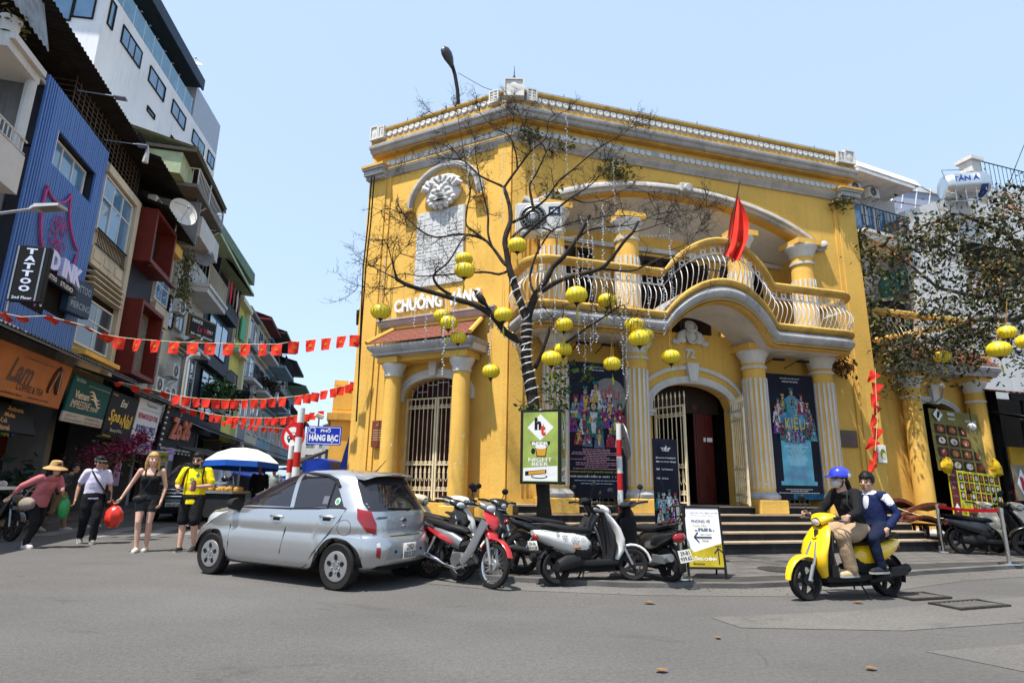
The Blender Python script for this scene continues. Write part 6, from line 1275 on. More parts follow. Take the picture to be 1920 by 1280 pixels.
t=thing('black_bird','black bird with pale collar perched on the low left limb before the lettering','bird',pix(896,566,TY-.32));q=MB(RY(rad(42)));q.loft([[(x,r*cos(2*pi*i/10)*.8,z+r*sin(2*pi*i/10))for i in range(10)]for x,r,z in((-.235,.004,.1),(-.19,.014,.11),(-.165,.034,.115),(-.135,.036,.11),(-.105,.032,.10),(-.06,.055,.085),(0,.07,.08),(.06,.062,.07),(.12,.04,.06),(.2,.022,.05),(.3,.016,.035),(.31,.003,.033))]);q.build('body',mat('bird_black',(.012,.012,.013),.5),t,ang=60)
q=MB(RY(rad(42)));q.lathe([(.036,-.012),(.038,0),(.036,.012)],10,TR(-.11,0,.105)@RY(rad(90)));q.build('collar',pm('bird_white',(.55,.55,.52)),t);q=MB()
for y in(-.02,.02):q.tube([(0,y,.05),(.01,y,-.04)],.005,4)
q.build('leg',pm('bird_leg',(.2,.12,.03)),t)
# --- silk lanterns
SILK=mat('yellow_silk',(.74,.56,.015),.38,var=.10,scale=3,spec=.6);LBLK=mat('lantern_black',(.02,.018,.016),.6);TASL=mat('olive_tassel',(.40,.38,.03),.7);STRG=mat('orange_string',(.42,.24,.06),.7)
def lantern(px,py,wpx,Y,top,label,tas=True,group='yellow silk lanterns hung in the bare tree'):
 c_=pix(px,py,Y);D=wpx*Y/1141;t=thing('lantern',label,'lantern',c_,rt.uniform(0,6),group);R_=D/2;q=MB();n=32;rings=[]
 for i in range(11):
  a=-pi/2*.86+pi*.86*i/10;r_=R_*cos(a)**.75;z=R_*.74*sin(a)
  rings.append([(r_*(1-.045*abs(cos(8*2*pi*j/n/1.0)))*cos(2*pi*j/n),r_*(1-.045*abs(cos(8*2*pi*j/n)))*sin(2*pi*j/n),z)for j in range(n)])
 q.loft(rings);q.build('shade',SILK,t,ang=70)
 q=MB()
 for k in range(16):
  b=2*pi*(k+.5)/16
  q.tube([(R_*1.0*cos(a)**.75*cos(b),R_*1.0*cos(a)**.75*sin(b),R_*.74*sin(a))for a in[-1.3+2.6*i/8 for i in range(9)]],.0032,3,caps=False)
 q.build('rib',mat('lantern_rib',(.28,.19,.01),.6),t);q=MB();q.lathe([(R_*.30,-R_*.70),(R_*.26,-R_*.76),(R_*.06,-R_*.98),(.006,-R_*1.15)],12);q.build('bottom_cap',LBLK,t)
 q=MB();q.lathe([(R_*.30,R_*.70),(R_*.30,R_*.76),(R_*.12,R_*.8)],12);q.build('top_cap',SILK,t)
 if tas:q=MB();q.tube([(0,0,-R_*1.1),(.004,0,-R_*1.5)],.004,4);q.tube([(.004,0,-R_*1.5),(.006,0,-R_*1.6),(.01,.01,-R_*2.3)],[.012,.018,.012],6);q.build('tassel',TASL,t)
 tp=pix(px,top,Y)-c_;M_=RZ(-t.rotation_euler.z);q=MB(M_);q.tube([(-.02,0,R_*.75),tp,(.02,0,R_*.75)],.004,4);q.build('string',STRG,t)
for a in((970,460,40,9.9,330,'yellow lantern highest in the tree, just right of the upper trunk'),(870,486,36,10.6,300,'yellow lantern half hidden behind another before the stone tablet'),(871,507,42,10.0,310,'yellow lantern in front of the lower right edge of the stone tablet'),(714,584,40,9.7,470,'yellow lantern farthest left, at the left edge of the theatre'),(829,592,34,10.5,450,'yellow lantern above the tiled porch, upper back one of three'),(841,605,37,10.0,450,'yellow lantern over the porch tiles, middle one of three'),(859,633,33,10.2,560,'yellow lantern at the porch cornice, lowest of three'),(944,590,38,10.0,480,'yellow lantern beside the low left limb under the bird'),(920,696,36,10.3,600,'yellow lantern alone on the bare yellow wall right of the gate'),(1081,553,45,9.6,440,'largest yellow lantern, in front of the balcony edge'),(1138,563,39,9.9,470,'yellow lantern at the end of the low right branch before the balcony'),(1057,609,37,9.9,500,'yellow lantern under the balcony edge, upper of three by the trunk'),(1056,655,36,10.1,590,'yellow lantern by the trunk, half hidden, middle of three'),(1034,672,40,9.8,530,'yellow lantern nearest the trunk over the beer sign leaves'),(1148,682,36,10.0,600,'yellow lantern hanging in front of the tall opera poster'),(1189,610,40,10.1,570,'yellow lantern at the back of the trio before the second column'),(1211,628,32,10.6,575,'yellow lantern mostly hidden at right of the trio before the second column'),(1199,634,43,9.8,540,'yellow lantern in front of the trio before the second column'),(1258,669,37,10.1,560,'yellow lantern just left of the house number, above the door')):lantern(*a)
for a in((1888,623,34,11.4,560,'upper yellow lantern at the right edge under the leafy tree'),(1873,655,42,11.2,600,'wide yellow lantern at the right edge under the leafy tree'),(1924,640,36,11.0,590,'yellow lantern cut by the right picture border'),(1768,669,32,12.4,600,'yellow lantern in front of the gate porch tiles')):lantern(*a,True,'yellow lanterns under the right hand tree')
# --- icicle light strings
WIRE=mat('clear_wire',(.45,.47,.47),.4);BULB=mat('small_clear_bulb',(.78,.80,.84),.25)
ic=random.Random(4)
def icicle(px,y0,y1,Y,label):
 a=pix(px,y0,Y);b=pix(px+ic.uniform(-2,3),y1,Y);L_=a.z-b.z;t=thing('light_string',label,'light string',a,0,'light strings hanging from the bare tree');q=MB();n=max(6,int(L_/.05));pts=[]
 for i in range(n+1):pts.append((ic.uniform(-.012,.012),ic.uniform(-.01,.01),-L_*i/n))
 q.tube(pts,.0035,3);q.build('wire',WIRE,t);q=MB()
 for p in pts[1:]:
  if ic.random()<.8:q.tube([p,(p[0]+ic.choice((-1,1))*.022,p[1],p[2]-.02)],[.004,.006],4)
 q.build('bulb',BULB,t,kind='stuff')
for px,y0,y1,w_ in((1015,420,610,'beside the trunk fork'),(1083,470,660,'left of the largest lantern'),(1040,560,655,'above the three lanterns by the trunk'),(1160,400,700,'longest, before the second column'),(1172,560,745,'at the left edge of the second column'),(1110,440,640,'in front of the largest lantern'),(1096,590,700,'on the left of the tall poster'),(1107,590,660,'short, on the tall poster'),(1119,580,640,'shortest, right of the largest lantern'),(1214,520,610,'over the lantern trio'),(1242,500,625,'at the left foot of the balcony arch'),(1255,420,560,'on the balcony rail end'),(1130,380,560,'across the balcony bars'),(1091,410,520,'before the dark balcony shutter'),(1102,410,530,'second before the dark balcony shutter'),(836,560,700,'in front of the porch lanterns'),(800,560,640,'below the white lettering'),(778,570,610,'left on the white lettering'),(722,480,570,'above the farthest left lantern'),(920,590,680,'above the lantern on the bare wall'),(853,540,620,'between the porch lanterns'),(944,280,420,'high in the upper crown'),(1062,210,330,'high before the cornice'),(1150,300,400,'before the big arch'),(880,270,360,'before the mask niche'),(840,390,480,'on the stone tablet'),(1000,265,350,'at the corner pilaster')):icicle(px,y0,y1,10.0+ic.uniform(-.3,.3),'thin clear light string '+w_)
q=MB();
for a,b in(((1088,405,10),(1250,440,9.8)),((1030,440,10),(1130,415,10))):
 A_,B_=pix(*a),pix(*b);pts=[A_.lerp(B_,u)-Vector((0,0,.15*sin(pi*u)))for u in[i/24 for i in range(25)]];q.tube(pts,.004,3)
 for p in pts:q.tube([p,p+Vector((.01,0,-.03))],[.004,.007],4)
o=q.build('light_garland',WIRE,None);tag(o,'sagging light garland strung across the first balcony columns','light string')
t=ac_unit(PC+MR@Vector((.42,-.75,6.55)),A_R-rad(22),'large grey air conditioner with square logo at the theatre corner above the balcony',1.25,'theatre air conditioner');q=MB(SCL(1.25,1.25,1.25));q.box(.17,.37,-.158,-.153,.32,.48);q.build('logo_plate',pm('logo_navy',(.015,.03,.09)),t,ang=0);q=MB(SCL(1.25,1.25,1.25));write(q,'sk',.20,.34,.40,.085,-.161,.05);q.build('lettering',pm('sign_white',(.72,.72,.70)),t,ang=0)
Yl=15.5;t=thing('roof_street_lamp','tall dark street lamp with oval head rising behind the theatre parapet','street lamp',pix(861,330,Yl));b_=t.location;q=MB();q.tube([(0,0,-1.5)]+[pix(x,y,Yl)-b_ for x,y in((861,330),(860,205),(858,170),(853,140),(847,120))],.055,8);q.build('pole',BLK,t)
a,c_=pix(848,126,Yl)-b_,pix(834,92,Yl-.2)-b_;d=(c_-a).normalized();Rm=d.to_track_quat('X','Y').to_matrix().to_4x4();q=MB(TR(*a)@Rm);L_=(c_-a).length;q.loft([[(x,w_*cos(2*pi*i/14),h*sin(2*pi*i/14))for i in range(14)]for x,w_,h in((-.06,.05,.04),(.1,.1,.07),(.25,.17,.1),(L_*.75,.2,.11),(L_,.16,.09),(L_+.08,.04,.03))]);q.build('lamp_head',mat('lamp_dark',(.018,.018,.02),.4),t,ang=60)
q=MB();q.tube([pix(859,137,Yl),pix(905,163,14.5),pix(940,176,13)],.008,4);o=q.build('stay_wire',BLK,None);tag(o,'thin wire from the tall street lamp to the parapet ornament','wire')
q=MB()
for dx in(0,5):
 q.tube([pix(697+dx,330,13.6),pix(690+dx,420,13.6),pix(681+dx,500,13.6),pix(676+dx*.3,620,13.6),pix(672,720,13.6),pix(668,790,13.6)],.018,4)
o=q.build('power_cable',BLK,None);tag(o,'black cables running down the left edge of the theatre','cable');q=MB();q.tube([pix(1925,260,14),pix(1905,310,14),pix(1890,350,15)],.01,4);o=q.build('power_cable',BLK,None);tag(o,'thin wire slanting down at the upper right border','cable')
# ---------- vehicles
def pchip(tab,z,k):
 for i in range(len(tab)-1):
  if z<=tab[i+1][0]or i==len(tab)-2:
   z0,z1=tab[i][0],tab[i+1][0];u=min(1,max(0,(z-z0)/(z1-z0)))
   a,b=tab[i][k],tab[i+1][k];m0=(b-(tab[i-1][k]if i else a))/(z1-(tab[i-1][0]if i else z0))*(z1-z0);j=min(len(tab)-1,i+2);m1=((tab[j][k])-a)/(tab[j][0]-z0)*(z1-z0)
   return(2*u**3-3*u*u+1)*a+(u**3-2*u*u+u)*m0+(-2*u**3+3*u*u)*b+(u**3-u*u)*m1
class Car:
 """car skin as stacked plan outlines: table of (z, front x, rear x, half width, front squareness, rear squareness)"""
 def __init__(s,tab,axles,rw,arch):s.tab=tab;s.ax=axles;s.rw=rw;s.ar=arch
 def P(s,th,z):
  f,r,w_,nf,nr=(pchip(s.tab,z,k)for k in range(1,6));xm=(f+r)/2;c_,n_=cos(th),sin(th);a=(f-r)/2;n=nf if c_>=0 else nr
  return Vector((xm+a*math.copysign(abs(c_)**(2/n),c_),w_*math.copysign(abs(n_)**(2/n),n_),z))
 def side(s,x,z,off=.004,sg=1):
  f,r,w_,nf,nr=(pchip(s.tab,z,k)for k in range(1,6));xm=(f+r)/2;a=(f-r)/2;u=min(.9999,abs((x-xm)/a));n=nf if x>xm else nr
  return Vector((x,sg*(w_*(1-u**n)**(1/n)+off),z+off*.3))
 def end(s,y,z,off=.004,front=False):
  f,r,w_,nf,nr=(pchip(s.tab,z,k)for k in range(1,6));xm=(f+r)/2;a=(f-r)/2;n=nf if front else nr;u=min(.9999,abs(y/w_));d=a*(1-u**n)**(1/n)
  return Vector((xm+d+off if front else xm-d-off,y,z+off*.4))
 def body(s,mb,nth=200,zs=None):
  zs=zs or[s.tab[0][0]+(s.tab[-1][0]-s.tab[0][0])*i/44 for i in range(45)];rings=[]
  for z in zs:
   ring=[]
   for j in range(nth):
    th=2*pi*j/nth;p=s.P(th,z)
    for xa in s.ax:
     d=abs(s.P(th,.4).x-xa)
     if d<s.ar and abs(p.y)>.45 and z<.9:
      za=s.rw+math.sqrt(s.ar**2-d*d);z0=s.tab[0][0];p=s.P(th,max(z0,za+(z-z0)*(.9-za)/(.9-z0)))
    ring.append(tuple(p))
   rings.append(ring)
  mb.loft(rings,True,True)
 def patch(s,mb,fn,poly,nz=10,nx=12):
  """fill an outline given in surface coordinates, row by row"""
  z0=min(p[1]for p in poly);z1=max(p[1]for p in poly);rows=[]
  for i in range(nz+1):
   z=lerp(z0+1e-4,z1-1e-4,i/nz);xs=[]
   for k in range(len(poly)):
    (xa,za),(xb,zb)=poly[k],poly[k-1]
    if(za>z)!=(zb>z):xs.append(xa+(xb-xa)*(z-za)/(zb-za))
   a,b=min(xs),max(xs);rows.append([tuple(fn(lerp(a,b,j/nx),z))for j in range(nx+1)])
  vs=[p for r_ in rows for p in r_];mb.add(vs,[(i*(nx+1)+j,i*(nx+1)+j+1,(i+1)*(nx+1)+j+1,(i+1)*(nx+1)+j)for i in range(nz)for j in range(nx)])
TYRE=mat('tyre_rubber',(.018,.017,.017),.8,var=.25,scale=12,bump=.3,bscale=40);RIMS=mat('rim_silver',(.30,.30,.30),.38,.6,var=.08);CHR=mat('chrome',(.65,.65,.66),.12,1.0,var=.04)
SILV=mat('silver_car_paint',(.46,.465,.475),.27,.78,var=.03,scale=2,coat=.8);TINT=mat('tinted_glass',(.016,.013,.017),.04,0,var=.3,scale=1.2,spec=.8);LAMPR=mat('red_lamp',(.26,.006,.008),.1,0,var=.15,scale=6,coat=.6);BPL=mat('black_plastic',(.018,.018,.019),.5,var=.1);PLT=pm('plate_white',(.62,.62,.60));PTX=pm('plate_text',(.02,.02,.02));SEAM=pm('panel_gap',(.03,.03,.03))
def wheel(parent,x,y,r,w_,sg,style,rim=RIMS,z=None,steer=0.0,name='wheel'):
 o=thing(name,'','');del o['label'];del o['category'];o.parent=parent;o.location=(x,y,r if z is None else z);o.rotation_euler=(0,0,steer)
 R0=RX(rad(90))@(I4 if sg<0 else SCL(1,1,-1));h=w_/2
 q=MB(R0);ri=r*(.66 if style=='hub' else.76 if style!='spoke' else.80)
 q.lathe([(ri,-h*.85),(r*.93,-h),(r*.985,-h*.8),(r,-h*.35),(r,h*.35),(r*.985,h*.8),(r*.93,h),(ri,h*.85),(ri*.98,h*.5),(ri*.98,-h*.5),(ri,-h*.85)],36);q.build('tyre',TYRE,o)
 q=MB(R0)
 if style=='hub':
  q.lathe([(ri*1.01,h*.7),(ri*.96,h*.95),(ri*.80,h*1.0),(ri*.3,h*.88),(.001,h*.85)],36);q.build('rim',rim,o);q=MB(R0)
  for k in range(5):
   a=2*pi*k/5+.3;q.add([(ri*.60*cos(a)+ri*.20*cos(b)*cos(a)-ri*.155*sin(b)*sin(a),ri*.60*sin(a)+ri*.20*cos(b)*sin(a)+ri*.155*sin(b)*cos(a),h*1.0)for b in[2*pi*i/12 for i in range(12)]],[tuple(range(12))]);
  q.build('opening',DARK,o);q=MB(R0)
  for k in range(5):a=2*pi*k/5+.3+pi/5;q.lathe([(.001,0),(.014,0),(.012,.012),(.001,.014)],8,TR(ri*.34*cos(a),ri*.34*sin(a),h*.92))
  q.lathe([(.03,h*.87),(.03,h*.95),(.001,h*.96)],14);q.build('lug',CHR,o)
 elif style=='cast':
  q.lathe([(ri*1.0,-h*.6),(ri*.9,-h*.6),(ri*.9,h*.6),(ri*1.0,h*.6)],30)
  for k in range(5):
   a=2*pi*k/5;M_=RZ(a);q.loft([[(.03,-.02,-.02),(.03,.02,-.02),(.03,.02,.02),(.03,-.02,.02)],[(ri*.93,-.028,-.016),(ri*.93,.028,-.016),(ri*.93,.028,.016),(ri*.93,-.028,.016)]],M=M_)
  q.lathe([(.001,-h*.7),(.055,-h*.7),(.055,h*.7),(.001,h*.72)],16);q.build('rim',rim,o)
 else:
  q.lathe([(ri*1.01,-h*.7),(ri*.93,-h*.45),(ri*.91,0),(ri*.93,h*.45),(ri*1.01,h*.7)],40);q.build('rim',CHR,o);q=MB(R0)
  for k in range(36):
   a=2*pi*k/36;b=a+(.5 if k%2 else-.5);s_=h*.5*(1 if k%4<2 else-1);q.tube([(.055*cos(b),.055*sin(b),s_),(ri*.93*cos(a),ri*.93*sin(a),0)],.0022,3,caps=False)
  q.build('spoke',GRYM,o);q=MB(R0);q.lathe([(.001,-h),(.03,-h),(.065,-h*.7),(.065,h*.7),(.075,h*.75),(.07,h*.95),(.025,h),(.02,h*1.3),(.001,h*1.3)],20);q.build('hub',RIMS,o)
 return o
def glue(name,m,parent,fn):q=MB();fn(q);return q.build(name,m,parent,ang=50)
# --- silver hatchback
CT=[(.20,1.70,-1.54,.70,4.6,4.2),(.26,1.80,-1.66,.77,4.4,4.8),(.38,1.86,-1.735,.795,4.2,4.8),(.52,1.87,-1.745,.80,4.0,4.8),(.64,1.84,-1.70,.792,3.6,4.8),(.66,1.83,-1.672,.788,3.0,4.8),(.76,1.78,-1.655,.795,3.0,5),(.86,1.66,-1.64,.785,3.0,5),(.93,1.28,-1.625,.765,3.4,5),(.99,.98,-1.60,.740,3.6,4.8),(1.10,.76,-1.545,.705,3.6,4.4),(1.24,.47,-1.46,.655,3.4,4.0),(1.35,.20,-1.38,.605,3.2,3.8),(1.42,-.02,-1.27,.545,3.0,3.4),(1.462,-.22,-1.10,.45,2.8,3.0),(1.482,-.38,-.90,.28,2.4,2.4),(1.486,-.52,-.75,.08,2,2)]
HB=thing('silver_hatchback','small silver five door hatchback seen from behind with tinted windows, plate 29D 033.33','car',(-2.88,9.10,0),math.atan2(1.11,-2.15))
C_=Car(CT,(1.19,-1.19),.285,.345);q=MB();zz=[.20+.445*i/20 for i in range(20)]+[.645,.66,.68]+[.68+(1.486-.68)*i/34 for i in range(1,35)];C_.body(q,240,zz);q.build('body',SILV,HB,ang=50)
q=MB()
for xa in(1.19,-1.19):
 for sg in(-1,1):q.lathe([(.343,.02),(.343,.25),(.001,.25)],24,TR(xa,sg*.77,.285)@RX(rad(90)*sg),0 if sg>0 else pi,pi if sg>0 else 2*pi)
q.box(-1.0,1.6,-.6,.6,.19,.3);q.build('wheel_well',DARK,HB)
for xa in(1.19,-1.19):
 for sg in(-1,1):wheel(HB,xa,sg*.672,.285,.165,sg,'hub')
for sg in(1,-1):
 S_=lambda o:(lambda x,z:C_.side(x,z,o,sg))
 w1=[(.83,.945),(.36,1.275),(.12,1.365),(-.14,1.405),(-.235,1.41),(-.30,.965)];w2=[(-.375,.967),(-.315,1.41),(-.70,1.395),(-.93,1.345),(-1.07,1.2),(-1.22,.995)]
 for nm,p_ in(('front_side_window',w1),('rear_side_window',w2)):
  g=glue(nm,TINT,HB,lambda q:C_.patch(q,S_(.003),p_,14,14))
 glue('quarter_divider',BPL,HB,lambda q:q.tube([C_.side(-.97,z,.006,sg)for z in(.985,1.1,1.2,1.3)],.012,5));glue('window_visor',BPL,HB,lambda q:q.tube([C_.side(x,z,.008,sg)for x,z in((.62,1.10),(.40,1.262),(.15,1.372),(-.15,1.418),(-.5,1.418),(-.8,1.392),(-.98,1.335),(-1.06,1.25))],.026,6,flat=.7))
 glue('belt_trim',BPL,HB,lambda q:q.tube([C_.side(x,z,.004,sg)for x,z in((.86,.935),(.4,.945),(-.3,.958),(-.8,.975),(-1.24,.99))],.012,5))
 glue('door_gap',SEAM,HB,lambda q:(q.tube([C_.side(x,z,.003,sg)for x,z in((.86,.93),(.80,.7),(.78,.45),(.80,.27),(.72,.22),(-.2,.215))],.006,4),q.tube([C_.side(x,z,.003,sg)for x,z in((-.335,.96),(-.30,.7),(-.24,.4),(-.22,.215))],.006,4),q.tube([C_.side(x,z,.003,sg)for x,z in((-1.26,.99),(-1.20,.85),(-1.0,.62),(-.82,.42),(-.70,.26),(-.55,.215),(-.22,.215))],.006,4)))
 for x,z in((-.12,.835),(-1.0,.862)):
  glue('handle_recess',BPL,HB,lambda q:C_.patch(q,S_(.0015),[(x-.06,z-.035),(x+.06,z-.035),(x+.07,z+.02),(x-.07,z+.02)],4,6));glue('door_handle',SILV,HB,lambda q:q.tube([C_.side(x+d,z+.012+d*.03,o,sg)for d,o in((-.12,.008),(-.08,.028),(0,.034),(.08,.028),(.12,.008))],[.01,.016,.018,.016,.01],8))
 glue('tail_lamp',LAMPR,HB,lambda q:C_.patch(q,lambda t,z:C_.P(sg*t,z)+Vector((-.004,.005*sg,.001)),[(2.28+.0,.99),(2.62,.985),(2.80,.80),(2.78,.67),(2.60,.68),(2.36,.86)],10,12))
 glue('rear_reflector',LAMPR,HB,lambda q:C_.patch(q,lambda t,z:C_.P(sg*t,z)+Vector((-.006,.004*sg,0)),[(2.70,.52),(2.79,.52),(2.79,.385),(2.70,.40)],5,4));glue('reverse_lamp',PLT,HB,lambda q:C_.patch(q,lambda t,z:C_.P(sg*t,z)+Vector((-.006,.004*sg,0)),[(2.70,.575),(2.78,.585),(2.79,.525),(2.70,.525)],3,4))
 glue('mirror',BPL,HB,lambda q:(q.loft([[(x,sg*(.80+a*cos(t)),.985+b*sin(t))for t in[2*pi*i/12 for i in range(12)]]for x,a,b in((.80,.05,.03),(.78,.095,.075),(.70,.11,.085),(.66,.105,.08))]),q.tube([(.74,sg*.66,.94),(.74,sg*.76,.95)],.035,6)))
 glue('head_lamp',mat('headlamp_glass',(.5,.52,.54),.1,.2,var=.1),HB,lambda q:C_.patch(q,lambda t,z:C_.P(sg*t,z)+Vector((.004,.004*sg,0)),[(.62,.62),(1.0,.78),(1.12,.88),(.75,.84),(.5,.7)],8,10))
glue('fuel_cap',SEAM,HB,lambda q:q.tube([C_.side(-1.27+.095*cos(a),.755+.095*sin(a),.001)for a in[2*pi*i/24 for i in range(25)]],.003,4))
E_=lambda o:(lambda y,z:C_.end(y,z,o))
rwn=glue('rear_window',TINT,HB,lambda q:C_.patch(q,E_(.004),[(-.585,.955),(.585,.955),(.60,1.05),(.53,1.34),(.47,1.385),(-.47,1.385),(-.53,1.34),(-.60,1.05)],12,20));glue('wiper',BPL,rwn,lambda q:(q.tube([C_.end(y,.965+.05*(y+.1),.014)for y in(-.12,0,.15,.3)],.011,5),q.ball(tuple(C_.end(-.12,.97,.012)),.03,8,6)))
glue('spoiler',SILV,HB,lambda q:q.loft([[(x0+dx,y,z0+dz)for dx,dz in((.14,.028),(-.02,.012),(-.07,-.02),(-.02,-.03),(.12,-.012))]for y,x0,z0 in((-.52,-1.34,1.375),(-.4,-1.385,1.412),(-.2,-1.405,1.428),(0,-1.41,1.432),(.2,-1.405,1.428),(.4,-1.385,1.412),(.52,-1.34,1.375))]));glue('brake_lamp',LAMPR,HB,lambda q:q.cbox((-1.482,0,1.413),(.012,.22,.022)))
glue('tailgate_gap',SEAM,HB,lambda q:q.tube([C_.end(y,z,.001)for y,z in((-.60,.94),(-.585,.80),(-.55,.66),(-.3,.645),(0,.642),(.3,.645),(.55,.66),(.585,.80),(.60,.94))],.005,4))
glue('bumper_recess',mat('shade_silver_plastic',(.30,.305,.31),.45,.3,var=.05),HB,lambda q:C_.patch(q,E_(.002),[(-.42,.36),(.42,.36),(.34,.55),(-.34,.55)],6,14));glue('lower_bumper',BPL,HB,lambda q:C_.patch(q,E_(.006),[(-.56,.215),(.56,.215),(.50,.29),(-.50,.29)],4,18));glue('bumper_hole',DARK,HB,lambda q:[q.ball(tuple(C_.end(y,.455,.003)),.02,8,6)for y in(-.27,.27)])
pl_=glue('number_plate',PLT,HB,lambda q:q.cbox((C_.end(0,.45,.02).x,-.0,.45),(.012,.27,.2),b=.004));MP=TR(C_.end(0,.45,.03).x,0,.45)@RZ(rad(-90))
q=MB(MP);write(q,'29D',-.075,.075,.05,.075,0,.02);write(q,'033.33',-.12,.12,-.045,.075,0,.02);q.build('plate_lettering',PTX,pl_,ang=0)
bd_=glue('badge',CHR,HB,lambda q:q.lathe([(.001,0),(.062,0),(.066,.006),(.058,.012),(.001,.012)],20,TR(C_.end(0,.83,0).x,0,.835)@RY(rad(-90))@SCL(.62,1,1)));q=MB(TR(C_.end(0,.83,.014).x,0,.835)@RZ(rad(-90)));write(q,'KIA',-.045,.045,0,.04,-.0,.03);q.build('lettering',PTX,bd_,ang=0);glue('latch_handle',CHR,HB,lambda q:q.cbox((C_.end(0,.76,.006).x,0,.762),(.02,.1,.03),b=.006))
q=MB(TR(C_.end(.4,.87,.006).x,0,0)@RZ(rad(-90)));write(q,'MORNING',-.52,-.33,.875,.035,0,.02);q.build('lettering',PTX,HB,ang=0)
glue('antenna',BPL,HB,lambda q:(q.tube([(-1.1,0,1.45),(-1.28,.0,1.62)],[.009,.004],5),q.ball((-1.1,0,1.455),.02,8,6)));q=MB();C_.patch(q,lambda x,z:C_.side(x,z,.006),[(-1.10+.04*cos(a),1.07+.045*sin(a))for a in[2*pi*(i+.5)/12 for i in range(12)]],6,6);q.build('sticker',pm('sticker_white',(.55,.6,.55)),HB,ang=0)
q=MB();C_.patch(q,lambda x,z:C_.side(x,z,.009),[(-1.10+.026*cos(a),1.07+.03*sin(a))for a in[2*pi*(i+.5)/12 for i in range(12)]],6,6);q.build('sticker_print',pm('sticker_green',(.08,.3,.12)),HB,ang=0);q=MB();C_.patch(q,lambda x,z:C_.side(x,z,.006),[(-.95,1.03),(-.86,1.03),(-.86,1.13),(-.95,1.13)],3,3);q.build('sticker',pm('sticker_grey',(.12,.12,.15)),HB,ang=0)
# --- dark suv
ST=[(.25,2.3,-2.3,.80,3.2,4),(.45,2.42,-2.36,.89,3.4,4.5),(.75,2.42,-2.38,.925,3.6,5),(1.0,2.36,-2.36,.925,3.6,5),(1.12,2.1,-2.34,.90,3.4,5),(1.18,1.35,-2.32,.86,4,5),(1.3,1.05,-2.30,.83,4,5),(1.55,.62,-2.22,.76,4,4.6),(1.72,.25,-2.12,.69,3.6,4),(1.80,-.05,-2.0,.60,3,3.4),(1.83,-.3,-1.8,.4,2.6,2.8),(1.835,-.6,-1.4,.1,2,2)]
SV=thing('dark_suv','black SUV facing out of the narrow street behind the walking couple','car',(-10.55,20.6,0),math.atan2(-.968,.25));C_=Car(ST,(1.4,-1.35),.38,.45);BPT=mat('black_car_paint',(.014,.014,.016),.25,.1,var=.1,coat=.6)
q=MB();C_.body(q,120);q.build('body',BPT,SV,ang=50);q=MB();q.box(-2.1,2.1,-.8,.8,.24,.6);q.build('underbody',DARK,SV)
for xa in(1.4,-1.35):
 for sg in(-1,1):wheel(SV,xa,sg*.82,.38,.24,sg,'cast')
F_=lambda o:(lambda y,z:C_.end(y,z,o,True));WSH=mat('windscreen_reflection',(.05,.055,.055),.05,0,var=.5,scale=1.5,spec=.9)
glue('windscreen',WSH,SV,lambda q:C_.patch(q,F_(.006),[(-.74,1.22),(.74,1.22),(.60,1.72),(-.60,1.72)],10,14))
for sg in(-1,1):
 for p_ in([(.95,1.22),(.42,1.62),(-.3,1.7),(-.35,1.22)],[(-.45,1.22),(-.4,1.7),(-1.3,1.68),(-1.45,1.22)],[(-1.55,1.22),(-1.45,1.66),(-1.95,1.6),(-2.1,1.25)]):glue('side_window',TINT,SV,lambda q:C_.patch(q,lambda x,z:C_.side(x,z,.005,sg),p_,8,10))
 glue('head_lamp',mat('headlamp_glass',(.5,.52,.54)),SV,lambda q:C_.patch(q,F_(.008),[(sg*.5,.82),(sg*.84,.86),(sg*.86,1.0),(sg*.52,.98)],5,8));glue('mirror',BPT,SV,lambda q:(q.ball((.95,sg*1.03,1.28),.12,10,8,None,(.6,1,.8)),q.tube([(.95,sg*.85,1.2),(.95,sg*1.0,1.25)],.03,5)))
gr_=glue('grille',BPL,SV,lambda q:C_.patch(q,F_(.008),[(-.48,.68),(.48,.68),(.5,1.0),(-.5,1.0)],6,12))
for z in(.74,.84,.94):glue('grille_bar',CHR,gr_,lambda q:q.tube([C_.end(y,z,.025,True)for y in(-.48,-.2,0,.2,.48)],.028,6))
glue('emblem',CHR,SV,lambda q:[q.lathe([(a*.92,0),(a,.012),(a*1.08,0)],20,TR(C_.end(0,.88,.06,True).x,0,.88)@RY(rad(90))@SCL(b,1,1))for a,b in((.10,.68),(.06,.5),(.045,1.2))])
pl_=glue('number_plate',PLT,SV,lambda q:q.cbox((2.46,0,.52),(.012,.46,.12),b=.004));q=MB(TR(2.47,0,.52)@RZ(rad(90)));write(q,'30E-201.60',-.2,.2,0,.08,0,.02);q.build('plate_lettering',PTX,pl_,ang=0)
# --- two wheelers
def sec(mb,S,n=14,p=2.6,M=None):
 """loft through sections (x, z, half width, half height, tilt)"""
 rings=[]
 for x,z,hw,hh,a in S:
  nx_,nz_=-sin(a),cos(a);ring=[]
  for i in range(n):t=2*pi*i/n;c_=math.copysign(abs(cos(t))**(2/p),cos(t));s_=math.copysign(abs(sin(t))**(2/p),sin(t));ring.append((x+nx_*hh*s_,hw*c_,z+nz_*hh*s_))
  rings.append(ring)
 return mb.loft(rings[::-1],M=M)
def part(t,name,m,fn,ang=45,M=I4):q=MB(M);fn(q);return q.build(name,m,t,ang=ang)
def plate(t,M,l1,l2,w_=.19,h=.14):
 p=part(t,'number_plate',PLT,lambda q:q.cbox((0,0,0),(w_,.006,h),b=.002),M=M);q=MB(M);write(q,l1,-w_*.36,w_*.36,h*.23,h*.32,-.005,.02);write(q,l2,-w_*.44,w_*.44,-h*.2,h*.32,-.005,.02);q.build('plate_lettering',PTX,p,ang=0)
